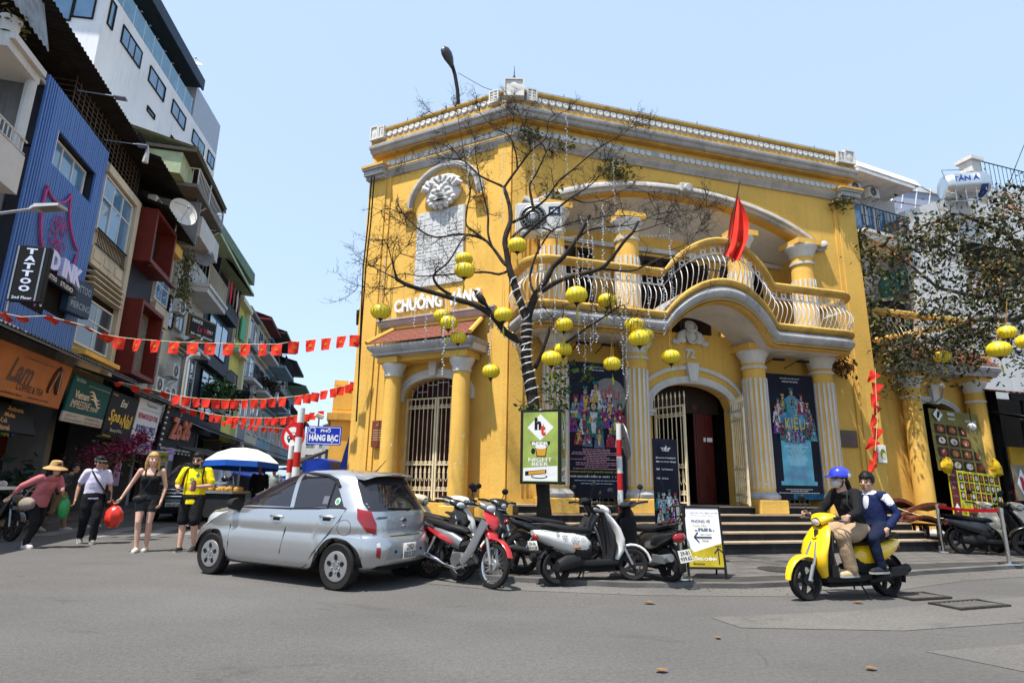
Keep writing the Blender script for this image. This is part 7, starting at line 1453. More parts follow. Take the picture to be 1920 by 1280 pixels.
def bars(t,M,cowl,w_=.33,mir=True,z=0.0,lever=True,mr=(-1,1)):
 for sg in(-1,1):
  part(t,'grip',BPL,lambda q:q.tube([(0,sg*.16,z),(-.03,sg*w_*.75,z+.01),(-.07,sg*(w_+.02),z)],[.014,.018,.018],8),M=M)
  if lever:part(t,'brake_lever',CHR,lambda q:q.tube([(.03,sg*.17,z),(.06,sg*.24,z-.005),(.02,sg*.36,z-.01)],.006,5),M=M)
  if mir and sg in mr:part(t,'rear_mirror',BPL,lambda q:(q.tube([(-.02,sg*.2,z),(-.03,sg*.27,z+.12),(-.04,sg*.30,z+.2)],.006,5),q.ball((-.04,sg*.31,z+.24),.055,10,8,None,(.4,1.1,.8))),M=M)
def scooter(name,label,p,rz,lean,body,inner,seat,r=.225,steer=0.0,style=0,wst='cast',mir=True,rimc=None,grp=None,rear=None,wb=1.26,mr=(-1,1)):
 t=thing(name,label,'scooter' if 'motor' not in name else 'motorbike',p,0,grp);t.rotation_euler=(lean,0,rz);rear=rear or body;f=wb/2;rc=rimc or BPL
 wheel(t,-f,0,r,.115,-1,wst,rc);SM=TR(f-.27,0,.75)@RZ(steer)@TR(-(f-.27),0,-.75)
 fw_=wheel(t,0,0,r,.105,-1,wst,rc);fw_.location=SM@Vector((f,0,r));fw_.rotation_euler=(0,0,steer)
 part(t,'fork',GRYM,lambda q:[q.tube([(f,y,r),(f-.12,y*.9,.5),(f-.2,y*.5,.68)],.019,7)for y in(-.075,.075)],M=SM)
 part(t,'front_fender',body,lambda q:sec(q,[(f+(r+.045)*cos(a),r+(r+.05)*sin(a),.075*(1-.35*abs(a-1.5)),.02,a-pi/2)for a in[.05+2.3*i/9 for i in range(10)]],10),M=SM)
 x0=f-.30
 part(t,'leg_shield',body,lambda q:sec(q,[(x0+.03,.27,.11,.05,rad(75)),(x0+.10,.40,.175,.06,rad(78)),(x0+.11,.55,.205,.065,rad(80)),(x0+.055,.70,.205,.06,rad(70)),(x0-.01,.82,.165,.05,rad(65)),(x0-.05,.90,.10,.04,rad(65))],18,2.4,RY(0)if 0 else None))
 part(t,'inner_shield',inner,lambda q:sec(q,[(x0-.05,.28,.13,.05,rad(80)),(x0-.01,.45,.165,.06,rad(78)),(x0-.03,.62,.18,.06,rad(72)),(x0-.09,.80,.13,.045,rad(68))],14))
 part(t,'floorboard',inner,lambda q:sec(q,[(x0+.05,.25,.12,.05,0),(x0-.15,.245,.15,.045,0),(-.12,.25,.15,.05,0),(-.3,.27,.13,.06,0)],12,4));part(t,'underframe',DARK,lambda q:q.box(-.45,x0,-.09,.09,.15,.24))
 part(t,'rear_body',rear,lambda q:sec(q,[(-.05,.40,.04,.07,rad(-20)),(-.08,.43,.10,.12,rad(-15)),(-.18,.48,.155,.155,rad(-8)),(-.36,.52,.185,.155,0),(-.58,.56,.185,.125,rad(6)),(-.78,.62,.13,.085,rad(10)),(-.92,.66,.06,.04,rad(12))],18,2.5))
 part(t,'centre_panel',inner,lambda q:sec(q,[(-.08,.40,.11,.14,rad(-15)),(-.2,.40,.155,.13,0),(-.36,.42,.17,.10,0)],14,3))
 part(t,'seat',seat,lambda q:sec(q,[(-.03,.66,.06,.02,rad(-10)),(-.10,.68,.115,.045,0),(-.28,.685,.145,.055,0),(-.48,.70,.15,.06,rad(3)),(-.70,.745,.125,.05,rad(4)),(-.82,.755,.07,.025,0)],16,3))
 part(t,'swing_cover',inner if style!=2 else mat('vespa_engine',(.16,.16,.165),.4,.5),lambda q:sec(q,[(-.28,.30,.06,.09,0),(-.5,.27,.085,.10,0),(-f-.02,r+.02,.06,.07,0)],12,M=TR(0,-.10,0)));part(t,'exhaust',BPL if style!=2 else GRYM,lambda q:(q.tube([(-.25,.12,.2),(-.45,.15,.24),(-.60,.16,.30),(-.88,.16,.36)],[.02,.045,.062,.055],10),q.box(-.8,-.55,.2,.225,.28,.38)))
 part(t,'mudguard',inner,lambda q:sec(q,[(-f+(r+.05)*cos(a),r+(r+.06)*sin(a),.06,.012,a-pi/2)for a in[1.7+1.7*i/7 for i in range(8)]],8));part(t,'tail_lamp',LAMPR,lambda q:q.ball((-.89,0,.61),.06,12,8,None,(.6,1.3,.8)))
 part(t,'grab_rail',BPL,lambda q:q.tube([(-.6,-.15,.72),(-.82,-.13,.77),(-.92,0,.78),(-.82,.13,.77),(-.6,.15,.72)],.013,6));part(t,'stand',BPL,lambda q:(q.tube([(-.1,.1,.2),(-.16,.24 if lean<0 else.2,-.0)],.012,5),q.tube([(-.2,-.09,.2),(-.25,-.12,.08)],.012,5)))
 Rm=SM@TR(x0-.10,0,.95)@RY(rad(12))
 part(t,'handle_cowl',body,lambda q:sec(q,[(-.09,.02,.08,.03,0),(-.04,.035,.17,.05,0),(.04,.03,.15,.062,0),(.11,.01,.10,.055,0),(.145,.0,.06,.035,0)],16,2.3),M=Rm);part(t,'head_lamp',mat('headlamp_glass',(.5,.52,.54)),lambda q:q.ball((.125,0,.0),.058,14,8,None,(.55,1.15,.9)),M=Rm);part(t,'lamp_bezel',BPL,lambda q:q.lathe([(.05,-.02),(.066,.0),(.06,.025),(.05,.02)],10,TR(.118,0,0)@RY(rad(90))@SCL(.9,1.15,1)),M=Rm);part(t,'dial',BPL,lambda q:q.ball((-.055,0,.05),.06,10,6,None,(.8,1.3,.5)),M=Rm);part(t,'steering_column',BPL,lambda q:q.tube([(x0-.05,0,.8),(x0-.1,0,.94)],.05,8));bars(t,Rm,body,.34,mir,.03,mr=mr)
 return t
def underbone(name,label,p,rz,lean,c1,c2,c3,wst='spoke',r=.285,steer=0.0,mir=True,grp=None,wb=1.22,cat='motorbike',mr=(-1,1)):
 t=thing(name,label,cat,p,0,grp);t.rotation_euler=(lean,0,rz);f=wb/2;wheel(t,-f,0,r,.08,-1,wst,BPL);SM=TR(f-.25,0,.8)@RZ(steer)@TR(-(f-.25),0,-.8)
 w_=wheel(t,0,0,r,.07,-1,wst,BPL);w_.location=SM@Vector((f,0,r));w_.rotation_euler=(0,0,steer)
 part(t,'fork',RIMS,lambda q:[q.tube([(f,y,r),(f-.1,y,.58),(f-.18,y*.8,.78)],[.02,.024,.026],8)for y in(-.07,.07)],M=SM)
 part(t,'front_fender',c1,lambda q:(sec(q,[(f+(r+.03)*cos(a),r+(r+.035)*sin(a),.06*(1-.2*abs(a-1.5)),.014,a-pi/2)for a in[.35+2.2*i/9 for i in range(10)]],10),sec(q,[(f-.05,.60,.09,.03,rad(-60)),(f-.1,.66,.10,.05,rad(-60)),(f-.17,.72,.08,.04,rad(-60))],12)),M=SM)
 part(t,'head_fairing',c1,lambda q:sec(q,[(f-.08,.74,.05,.03,rad(65)),(f-.10,.80,.11,.05,rad(65)),(f-.16,.90,.12,.06,rad(60)),(f-.22,.98,.06,.04,rad(60))],14),M=SM)
 for sg in(-1,1):part(t,'leg_shield',c2,lambda q:sec(q,[(f-.14,.82,.012,.07,rad(60)),(f-.23,.66,.018,.065,rad(55)),(f-.32,.48,.02,.07,rad(55)),(f-.42,.34,.016,.055,rad(42)),(f-.50,.27,.01,.05,rad(30))],10,M=TR(0,sg*.15,0)))
 part(t,'spine',BPL,lambda q:q.tube([(f-.2,0,.78),(f-.40,0,.52),(-.05,0,.46),(-.2,0,.55)],[.06,.07,.08,.09],8));part(t,'engine',mat('engine_alloy',(.16,.16,.16),.4,.6,var=.3,scale=8),lambda q:(q.tube([(-.12,0,.32),(.12,0,.31),(.24,0,.34)],[.10,.095,.07],12),q.lathe([(.001,-.12),(.09,-.12),(.09,.12),(.001,.12)],16,TR(-.02,0,.30)@RX(rad(90)))))
 part(t,'side_panel',c3,lambda q:sec(q,[(-.0,.50,.09,.09,rad(-15)),(-.16,.56,.13,.11,rad(-12)),(-.38,.62,.13,.095,rad(-8)),(-.6,.68,.10,.07,rad(-8)),(-.80,.74,.05,.035,rad(-8))],14,2.5));part(t,'stripe',c1,lambda q:[q.add([(x,sg*(hw+.006),z)for x,z,hw in((-.1,.5,.118),(-.35,.56,.131),(-.62,.66,.10),(-.62,.70,.10),(-.35,.63,.131),(-.12,.56,.118))],[(0,1,4,5),(1,2,3,4)]if sg<0 else[(5,4,1,0),(4,3,2,1)])for sg in(-1,1)])
 part(t,'seat',BPL,lambda q:sec(q,[(.08,.66,.05,.02,rad(-20)),(.0,.69,.10,.045,rad(-10)),(-.2,.715,.13,.05,0),(-.5,.755,.125,.05,rad(-6)),(-.74,.80,.08,.03,rad(-6))],14,3));part(t,'grab_rail',BPL,lambda q:q.tube([(-.5,-.13,.72),(-.78,-.10,.80),(-.9,0,.82),(-.78,.10,.80),(-.5,.13,.72)],.012,6))
 part(t,'rear_fender',BPL,lambda q:sec(q,[(-f+(r+.05)*cos(a),r+(r+.06)*sin(a),.055,.012,a-pi/2)for a in[1.3+1.5*i/7 for i in range(8)]]+[(-.98,.42,.05,.01,rad(60))],8));part(t,'tail_lamp',LAMPR,lambda q:q.ball((-.86,0,.72),.05,10,7,None,(.8,1.2,.8)));part(t,'exhaust',CHR if wst=='spoke' else BPL,lambda q:q.tube([(.18,-.08,.26),(.02,-.12,.19),(-.2,-.13,.22),(-.32,-.14,.26),(-.8,-.15,.35),(-.86,-.15,.36)],[.02,.02,.022,.045,.055,.03],10))
 part(t,'shock',CHR,lambda q:[q.tube([(-f+.02,y,r+.03),(-.45,y,.58)],.024,8)for y in(-.12,.12)]);part(t,'chain_case',BPL,lambda q:q.tube([(-f,.08,r),(-.05,.09,.3)],.05,8));part(t,'stand',BPL,lambda q:(q.tube([(0,.1,.24),(-.1,.22,.0)],.012,5),q.tube([(.1,-.2,.24),(.1,.2,.24)],.013,5)))
 Rm=SM@TR(f-.26,0,1.0)@RY(rad(10));part(t,'handle_cowl',c2 if wst=='spoke' else BPL,lambda q:sec(q,[(-.06,.02,.07,.03,0),(-.02,.03,.14,.05,0),(.06,.02,.12,.055,0),(.11,.0,.06,.04,0)],14),M=Rm);part(t,'head_lamp',mat('headlamp_glass',(.5,.52,.54)),lambda q:q.ball((.09,0,.01),.06,12,8,None,(.6,1.4,.8)),M=Rm);bars(t,Rm,c2,.33,mir,.02,mr=mr)
 return t
REDP=mat('red_bike_paint',(.45,.018,.022),.25,.1,var=.06,coat=.5);GRYP=mat('grey_bike_paint',(.16,.16,.17),.35,.3,var=.08,coat=.2);BKP=mat('black_bike_paint',(.012,.012,.013),.28,0,var=.15,coat=.4);WHP=mat('white_bike_paint',(.62,.61,.58),.35,0,var=.08,scale=5,coat=.3);YLP=mat('yellow_bike_paint',(.82,.50,.008),.25,0,var=.03,coat=.5);BGP=mat('beige_bike_paint',(.50,.42,.30),.35,0,var=.1,coat=.2);SVP=mat('silver_bike_paint',(.42,.42,.42),.3,.5,var=.06,coat=.3)
underbone('red_motorbike','red and grey underbone motorbike with wire wheels beside the silver car',(-.66,8.62,0),rad(-37.7),rad(-7),REDP,GRYP,GRYP,steer=rad(-9))
t=scooter('white_scooter','dusty white scooter with drawn flowers on its side and black seat',(1.2,8.72,.03),rad(23.7),rad(-7),WHP,BPL,BPL,.21,rad(-34),mir=True,wb=1.2,mr=(1,))
q=MB();INK=pm('ink_line',(.08,.08,.08))
for cx_,cz,r_ in((-.36,.56,.07),(-.24,.545,.04),(-.52,.60,.045),(-.62,.63,.03)):
 for k in range(6):
  a=2*pi*k/6;pts=[]
  for i in range(11):b=2*pi*i/10;x=cx_+r_*.62*cos(a)+r_*.34*cos(b);z=cz+r_*.62*sin(a)+r_*.34*sin(b);pts.append((x,-.187*(max(.1,1-abs((z-.54)/.16)**2.5))**.4-.003,z))
  q.tube(pts,.0022,3)
q.build('flower_drawing',INK,t);part(t,'side_reflector',mat('amber_lens',(.45,.13,.01),.3),lambda q:q.cbox((-.34,-.183,.455),(.12,.012,.03),b=.004));plate(t,TR(-.93,-.02,.5)@RZ(rad(-70))@RX(rad(15)),'29-S6','414.28',.17,.12)
underbone('black_motorbike','black sporty motorbike with cast wheels behind the white flower scooter',(.82,9.32,.06),rad(13),rad(-6),BKP,BKP,BKP,'cast',.29,rad(10),wb=1.26)
t=scooter('black_scooter','black rounded scooter seen from behind with red tail lamp, rack and plate 939.62',(2.0,9.25,PV),rad(114),rad(-6),BKP,BPL,BPL,.225,rad(8),2)
part(t,'rear_rack',BPL,lambda q:([q.tube([(-.62,y,.78),(-.85,y,.80),(-.93,y,.86),(-.95,y,1.02)],.009,5)for y in(-.12,-.04,.04,.12)],q.tube([(-.95,-.13,1.02),(-.95,.13,1.02)],.011,5),q.tube([(-.93,-.13,.88),(-.93,.13,.88)],.009,5)));part(t,'lamp_shell',LAMPR,lambda q:q.ball((-.90,0,.60),.09,14,10,None,(.55,1.15,.8)));plate(t,TR(-.985,.0,.37)@RZ(rad(-90))@RX(rad(-14)),'29-B1','939.62',.21,.16);part(t,'side_badge',PLT,lambda q:q.add([(-.62,-.178,.66),(-.76,-.15,.66),(-.80,-.14,.61),(-.66,-.181,.61)],[(3,2,1,0)]))
scooter('parked_scooter','black scooter with wide leg shield, tight against the yellow corner wall',(-.42,9.78,PV),rad(-42),rad(-6),BKP,BPL,BPL,.22,rad(-14),mir=False)
scooter('parked_scooter','silver and black scooter with white handlebar cowl behind the red motorbike',(-1.0,9.5,.1),rad(-40),rad(-6),WHP,BPL,BPL,.22,rad(-8),rear=SVP,mr=(1,))
underbone('parked_motorbike','dark underbone motorbike between the red one and the silver scooter',(-1.12,9.12,.02),rad(-38),rad(-7),BKP,BKP,REDP,'spoke',.28,rad(-5),mir=True,mr=(1,))
scooter('parked_scooter','beige old style scooter with chrome dial, half hidden behind the silver car',(-1.72,10.1,.1),rad(-30),rad(-6),BGP,BPL,BPL,.22,0,mir=False)
RGRP='motorbikes parked by the red belt barrier'
scooter('parked_scooter','black scooter with red pinstripes behind the red belt barrier',(10.15,12.85,PV),rad(-12),rad(-6),BKP,BPL,BPL,.25,0,grp=RGRP,wb=1.32);scooter('parked_scooter','left of two beige scooters facing out in front of the menu board',(10.75,14.0,PV),rad(-118),rad(-6),BGP,BPL,BPL,.22,rad(20),grp=RGRP);scooter('parked_scooter','right of two beige scooters facing out, nearest the red chairs',(11.5,14.1,PV),rad(-112),rad(-6),BGP,BPL,BPL,.22,rad(15),grp=RGRP);underbone('parked_motorbike','black motorbike with silver exhaust cut by the right border',(11.0,12.25,PV),rad(160),rad(-6),BKP,BKP,BKP,'cast',.28,0,grp=RGRP);scooter('parked_scooter','cream scooter front at the far right border',(12.25,13.6,PV),rad(-115),rad(-6),WHP,mat('tan_plastic',(.3,.16,.06),.5),BPL,.22,0,grp=RGRP)
underbone('parked_motorbike','black motorbike loaded with a food tray at the left edge',(-10.75,12.95,0),rad(-22),rad(-5),BKP,BKP,BKP,'cast',.28,0,mr=(1,))
YS=scooter('yellow_scooter','bright yellow electric scooter ridden by two people',(4.33,8.05,0),math.atan2(-.43,-1.28),0,YLP,BPL,BPL,.235,rad(3),0,wb=1.34,mr=(-1,))
part(YS,'grey_fork_leg',GRYM,lambda q:q.tube([(.67,.085,.235),(.60,.085,.42)],.022,8));part(YS,'turn_lamp',PLT,lambda q:q.add([(.50,sg*.155,.50)if 0 else(.485+dx,sg*y,z)for dx,y,z in((-.0,.13,.50),(-.03,.185,.53),(-.045,.19,.57),(-.0,.12,.545))],[(0,1,2,3)])if(sg:=1)else None,ang=0)
for sg in(-1,1):part(YS,'front_indicator',mat('headlamp_glass',(.5,.52,.54)),lambda q:q.ball((.455,sg*.125,.555),.05,12,8,None,(.5,1.25,.5)))
part(YS,'chevron',BPL,lambda q:[q.tube([(.453-k*.012,-.035,.735-.03*k+.0),(.466-k*.008,0,.715-.03*k),(.453-k*.012,.035,.735-.03*k)],.006,4)for k in range(2)]+[q.loft([[(.41,-.045,.82),(.425,0,.84),(.41,.045,.82)],[(.452,-.005,.75),(.455,0,.75),(.452,.005,.75)]],False,False)])
part(YS,'lower_badge',BPL,lambda q:[q.box(.30,.38,sg*.17-.012,sg*.17+.012,.28,.42)for sg in(-1,1)])
# ---------- people
SKIN={'tan':mat('skin_tan',(.40,.22,.14),.55,var=.08,scale=8),'light':mat('skin_light',(.50,.29,.20),.5,var=.07,scale=8),'fair':mat('skin_fair',(.56,.33,.24),.5,var=.07,scale=8)}
FOLD=bpy.data.textures.new('cloth_folds','CLOUDS');FOLD.noise_scale=.11
HAIRB=mat('hair_black',(.012,.010,.009),.5,var=.3,scale=30);HAIRL=mat('hair_blonde',(.42,.26,.10),.5,var=.35,scale=25)
def cloth(name,m):return mat(name,m,.85,var=.12,scale=7,bump=.25,bscale=120)
def remesh(o,vox,fold=0.0,it=4):
 r_=o.modifiers.new('skin','REMESH');r_.mode='VOXEL';r_.voxel_size=vox;r_.use_smooth_shade=True;s_=o.modifiers.new('soft','SMOOTH');s_.factor=.5;s_.iterations=it
 if fold:d_=o.modifiers.new('folds','DISPLACE');d_.texture=FOLD;d_.strength=fold;d_.mid_level=.5;d_.texture_coords='LOCAL'
 return o
def loftz(q,S,n=20):
 """body sections (x, y, z, half depth, half width)"""
 q.loft([[(x+a*cos(2*pi*i/n),y+b*sin(2*pi*i/n),z)for i in range(n)]for x,y,z,a,b in S])
def limb(q,P,R):
 q.tube(P,R,12)
 for p,r in zip(P,R):q.ball(tuple(p),r*.99,10,7)
BASE=dict(hl=(0,.09,.90),hr=(0,-.09,.90),kl=(.03,.10,.50),kr=(.03,-.10,.50),al=(0,.10,.085),ar=(0,-.10,.085),sl=(0,.175,1.395),sr=(0,-.175,1.395),el=(-.02,.23,1.12),er=(-.02,-.23,1.12),wl=(.06,.24,.89),wr=(.06,-.24,.89),nk=(.0,0,1.45),hd=(.03,0,1.585),ch=(.0,0,1.25),wa=(0,0,1.03),fl=0.0,fr=0.0,yaw=0.0,nod=0.0)
def person(label,p,rz,J={},skin='tan',shirt=None,sleeve=.5,legs=None,leglen='long',shoes=(.5,.5,.48),hair=HAIRB,hairstyle='short',grip=(.5,.5),fat=1.0,sc=1.0,beard=False,glasses=False,tank=False,legw=1.0,mask=False,shirtlen=.88,group=None,shoe='shoe',women=False):
 """one continuous body with head, five fingered hands and feet; garments and hair are its children"""
 K=dict(BASE);K.update(J);V={k:Vector(v)for k,v in K.items()if isinstance(v,tuple)}
 t=thing('person',label,'person',p,rz,group);t.scale=(sc,)*3;SK=SKIN[skin];b=MB()
 HM=TR(*V['hd'])@RZ(K['yaw'])@RY(K['nod']);hq=lambda x,y,z:HM@Vector((x,y,z))
 b.ball((0,0,.03),.1,16,12,HM,(.98,.78,1.0));b.ball((.025,0,-.045),.075,14,10,HM,(.9,.82,1.05));b.ball((.055,0,-.085),.035,10,8,HM,(1,1.1,.8))
 b.tube([(.085,0,.02),(.108,0,-.02),(.10,0,-.035)],[.012,.017,.014],8,M=HM);b.ball((.088,0,-.03),.02,8,6,HM,(.8,1.2,.7));b.ball((.082,0,-.062),.02,8,6,HM,(.7,1.5,.6))
 for s_ in(-1,1):b.ball((-.005,s_*.082,-.005),.026,8,6,HM,(.8,.35,1.25));b.ball((.06,s_*.04,-.02),.03,8,6,HM)
 limb(b,[V['nk']-Vector((0,0,.05)),V['hd']+Vector((-.02,0,-.06))],[.058,.05]);loftz(b,[(V['ch'].x,V['ch'].y,V['ch'].z,.095,.14),(V['ch'].x,V['ch'].y,V['ch'].z+.10,.09,.15),(V['nk'].x,V['nk'].y,V['nk'].z-.06,.065,.12),(V['nk'].x,V['nk'].y,V['nk'].z-.01,.05,.06)]);loftz(b,[(V['wa'].x,0,V['wa'].z-.06,.09,.13),(V['ch'].x,0,V['ch'].z,.095,.14)])
 for s_ in 'lr':
  sg=1 if s_=='l' else-1;S_,E_2,W_2=V['s'+s_],V['e'+s_],V['w'+s_];fm=S_.lerp(E_2,.5);ff=E_2.lerp(W_2,.3);q_=.9 if women else 1.0
  limb(b,[S_,fm,E_2,ff,W_2],[.055*q_,.045*q_,.038*q_,.038*q_,.025*q_])
  d=(W_2-E_2).normalized();side=d.cross(Vector((0,sg,.15))).normalized();nrm=side.cross(d).normalized();g=grip[0 if s_=='l' else 1]
  pc=W_2+d*.05;b.ball(tuple(W_2+d*.015),.026,8,6);T_=Matrix(((d.x,side.x,nrm.x,pc.x),(d.y,side.y,nrm.y,pc.y),(d.z,side.z,nrm.z,pc.z),(0,0,0,1)));b.ball((0,0,0),.045,10,8,T_,(1.05,.92,.42));inw=-sg
  for k,(o_,L_)in enumerate(((-.03,.062),(-.010,.072),(.011,.067),(.031,.052))):
   a0=g*.9;a1=a0+g*1.1;a2=a1+g*.8;P_=[(.03,o_,0),(.045+L_*.0,o_,0)];x,z=.045,0
   for a in(a0,a1,a2):x+=L_*.4*cos(a);z+=inw*L_*.4*sin(a);P_.append((x,o_*(1+.05),z))
   b.tube(P_,[.0105,.0105,.0098,.009,.0078],6,M=T_)
  th_=-1;b.tube([(-.01,th_*.03,0),(.012,th_*.055,inw*.012),(.038,th_*(.062-g*.01),inw*(.018+g*.015)),(.058,th_*(.058-g*.02),inw*(.022+g*.025))],[.014,.0125,.011,.009],6,M=T_)
  H_,K_2,A_2=V['h'+s_],V['k'+s_],V['a'+s_];f_=K['f'+s_];cf=K_2.lerp(A_2,.3)+Vector((-.02,0,0));limb(b,[H_,H_.lerp(K_2,.5),K_2,cf,A_2],[.095*fat,.077*fat,.054*fat,.055*fat,.035]);toe=A_2+Vector((.15*cos(f_),0,-.06-.15*sin(f_)));limb(b,[A_2+Vector((-.02,0,-.035)),A_2+Vector((.06*cos(f_),0,-.045-.06*sin(f_))),toe],[.036,.036,.026])
 remesh(b.build('body',SK,t),.0075,it=3)
 e_=MB()
 for s_ in(-1,1):e_.ball((.083,s_*.033,.012),.012,8,6,HM,(.6,1.2,.7))
 e_.build('eyes',pm('eye_dark',(.02,.014,.01),rough=.2),t);e_=MB()
 for s_ in(-1,1):e_.tube([(.088,s_*.016,.036),(.086,s_*.036,.042),(.072,s_*.055,.034)],.005,5,M=HM)
 e_.build('eyebrows',hair,t);e_=MB();e_.tube([(.088,-.022,-.062),(.099,0,-.06),(.088,.022,-.062)],[.003,.006,.003],6,M=HM);e_.build('lips',pm('lip_red',(.30,.10,.08)),t)
 if hairstyle:
  q=MB();q.ball((-.004,0,.05),.112,22,16,HM,(1.0,.82,.98))
  kk=[]
  if hairstyle=='long':
   q.tube([(-.06,0,.06),(-.10,0,-.05),(-.11,0,-.2),(-.10,.02,-.32)],[.08,.085,.075,.03],12,M=HM,flat=.7);q.tube([(.0,.075,.05),(.0,.088,-.08),(.0,.10,-.2),(.02,.11,-.27)],[.03,.035,.03,.012],8,M=HM);q.tube([(-.02,-.075,.05),(-.04,-.085,-.08),(-.05,-.09,-.2)],[.03,.035,.012],8,M=HM)
  elif hairstyle=='bob':q.tube([(-.05,0,.05),(-.07,0,-.05),(-.06,0,-.12)],[.085,.09,.07],12,M=HM);[q.tube([(.0,s_*.078,.03),(.0,s_*.085,-.06),(.01,s_*.08,-.12)],[.03,.035,.015],8,M=HM)for s_ in(-1,1)]
  elif hairstyle=='tail':q.tube([(-.08,.0,-.02),(-.12,0,-.10),(-.12,.02,-.22),(-.09,.03,-.36)],[.05,.045,.04,.01],10,M=HM)
  elif hairstyle=='fringe':q.ball((.03,0,.075),.085,14,10,HM,(.85,1.05,.55));[q.ball((-.0,s_*.06,.02),.05,10,8,HM,(1.1,.7,1))for s_ in(-1,1)]
  else:q.ball((-.035,0,.0),.09,12,8,HM,(.9,.92,1));q.ball((.035,0,.10),.072,12,8,HM,(1,1.0,.5))
  q2=MB();q2.f=q.f;q2.mi=q.mi;q2.v=[]
  for v in q.v:
   l=HM.inverted()@Vector(v)
   if l.z<(.062 if hairstyle!='fringe' else.045)and l.x>.012 and abs(l.y)<.075:l.x=.005-.02*(l.x>.04)
   q2.v.append(tuple(HM@l))
  remesh(q2.build('hair',hair,t),.008,.008,2)
 if beard:q=MB();q.ball((.05,0,-.085),.05,12,8,HM,(.95,1.2,.85));q.ball((.08,0,-.05),.028,8,6,HM,(.5,1.4,.5));q.build('beard',hair,t)
 if glasses:
  q=MB();[(q.ball((.088,s_*.034,.01),.026,10,6,HM,(.3,1.15,.8))if glasses=='sun' else q.lathe([(.021,-.002),(.025,0),(.021,.002)],12,HM@TR(.098,s_*.034,.008)@RY(rad(90))))for s_ in(-1,1)];q.tube([(0,-.08,.012),(.08,-.06,.015),(.095,0,.016),(.08,.06,.015),(0,.08,.012)],.004,4,M=HM);q.build('glasses',pm('dark_lens',(.012,.012,.014),rough=.1)if glasses=='sun' else BPL,t)
 if mask:q=MB();q.ball((.055,0,-.05),.06,14,10,HM,(1.0,1.15,1.05));q.build('face_mask',cloth('mask_grey',(.48,.48,.48)),t);
 q=MB();C_1,W1,N1=V['ch'],V['wa'],V['nk'];hz_=V['hl'].z;mid=(V['hl']+V['hr'])/2
 up=.10 if tank else.155
 loftz(q,[(mid.x,mid.y,min(W1.z-.08,W1.z-.15+(1.03-W1.z)*0+(.0 if shirtlen>.9 else-.02))if shirtlen>=.88 else W1.z-.22,.125*fat,.175*fat),(W1.x,W1.y,W1.z,.12*fat,.165*fat),(C_1.x,C_1.y,C_1.z-.06,.125*fat,.17*fat),(C_1.x,C_1.y,C_1.z+.06,.115,.17),(N1.x,N1.y,N1.z-(.13 if tank else.06),.085,.13 if tank else.165),(N1.x,N1.y,N1.z-(.10 if tank else.015),.065,.10 if tank else.085)])
 if women and not tank:[q.ball((C_1.x+.075,s_*.07,C_1.z+.01),.07,10,8)for s_ in(-1,1)]
 if women and tank:[q.ball((C_1.x+.07,s_*.07,C_1.z+.0),.072,10,8)for s_ in(-1,1)]
 if not tank:
  for s_ in 'lr':
   S_,E_2,W_2=V['s'+s_],V['e'+s_],V['w'+s_];sp_=[S_*.86+Vector((N1.x,N1.y,N1.z-.03))*.14,S_];sr_=[.07,.07]
   if sleeve<=.5:sp_.append(S_.lerp(E_2,sleeve*1.5));sr_.append(.07)
   else:sp_+=[S_.lerp(E_2,.5),E_2,E_2.lerp(W_2,(sleeve-.5)*2*.95)];sr_+=[.065,.058,.046]
   limb(q,sp_,sr_)
 sh_=remesh(q.build('shirt' if not tank else 'tank_top',shirt,t),.011,.018)
 if tank:
  q=MB()
  for sg in(-1,1):q.tube([(C_1.x+.105,sg*.075,C_1.z+.06),(N1.x+.06,sg*.085,N1.z-.05),(N1.x,sg*.09,N1.z-.015),(N1.x-.06,sg*.085,N1.z-.08),(C_1.x-.1,sg*.07,C_1.z+.04)],.014,6)
  q.build('strap',shirt,t)
 q=MB();loftz(q,[(mid.x,mid.y,hz_-.07,.11*fat,.165*fat),(mid.x,mid.y,hz_+.03,.13*fat,.18*fat),(W1.x,W1.y,W1.z-.03,.118*fat,.162*fat)])
 for s_ in 'lr':
  H_,K_2,A_2=V['h'+s_],V['k'+s_],V['a'+s_]
  if leglen=='long':limb(q,[H_,H_.lerp(K_2,.5),K_2,K_2.lerp(A_2,.5),A_2+Vector((0,0,.0))],[.105*fat,.092*fat*legw,.074*legw,.064*legw,.058*legw])
  else:f2=.45 if leglen=='mini' else.92;limb(q,[H_,H_.lerp(K_2,f2*.6),H_.lerp(K_2,f2)],[.11*fat,.10*fat,.092*fat])
 remesh(q.build('trousers' if leglen=='long' else 'shorts',legs,t),.011,.016)
 for s_ in 'lr':
  A_2=V['a'+s_];f_=K['f'+s_];q=MB(TR(*(A_2+Vector((0,0,-.045))))@RY(f_));limb(q,[(-.045,0,-.005),(.05,0,-.005),(.15,0,-.012)],[.046,.046,.038]);q.v=[(x,y,z)for x,y,z in q.v];o_=q.build(shoe,mat('shoe_%.2f%.2f%.2f'%shoes,shoes,.6,var=.15),t);q=MB(TR(*(A_2+Vector((0,0,-.085))))@RY(f_));q.loft([[(x+.0,y*w_,z)for y,z in((-1,-.0),(1,-.0),(1,.022),(-1,.022))]for x,w_ in((-.095,.03),(-.05,.046),(.06,.05),(.15,.044),(.195,.02))]);q.build('sole',mat('sole_grey',(.35,.34,.32),.8),o_)
 return t,V,HM
def child(t,name,m,fn,M=I4,ang=50):q=MB(M);fn(q);return q.build(name,m,t,ang=ang)
def bagmesh(q,c_,rx,ry,rz_,seed):
 R_=random.Random(seed);q.ball(c_,1,14,10,None,(rx,ry,rz_));q.v=[(x+R_.uniform(-.06,.06)*rx,y+R_.uniform(-.06,.06)*ry,z+R_.uniform(-.05,.05)*rz_)for x,y,z in q.v]
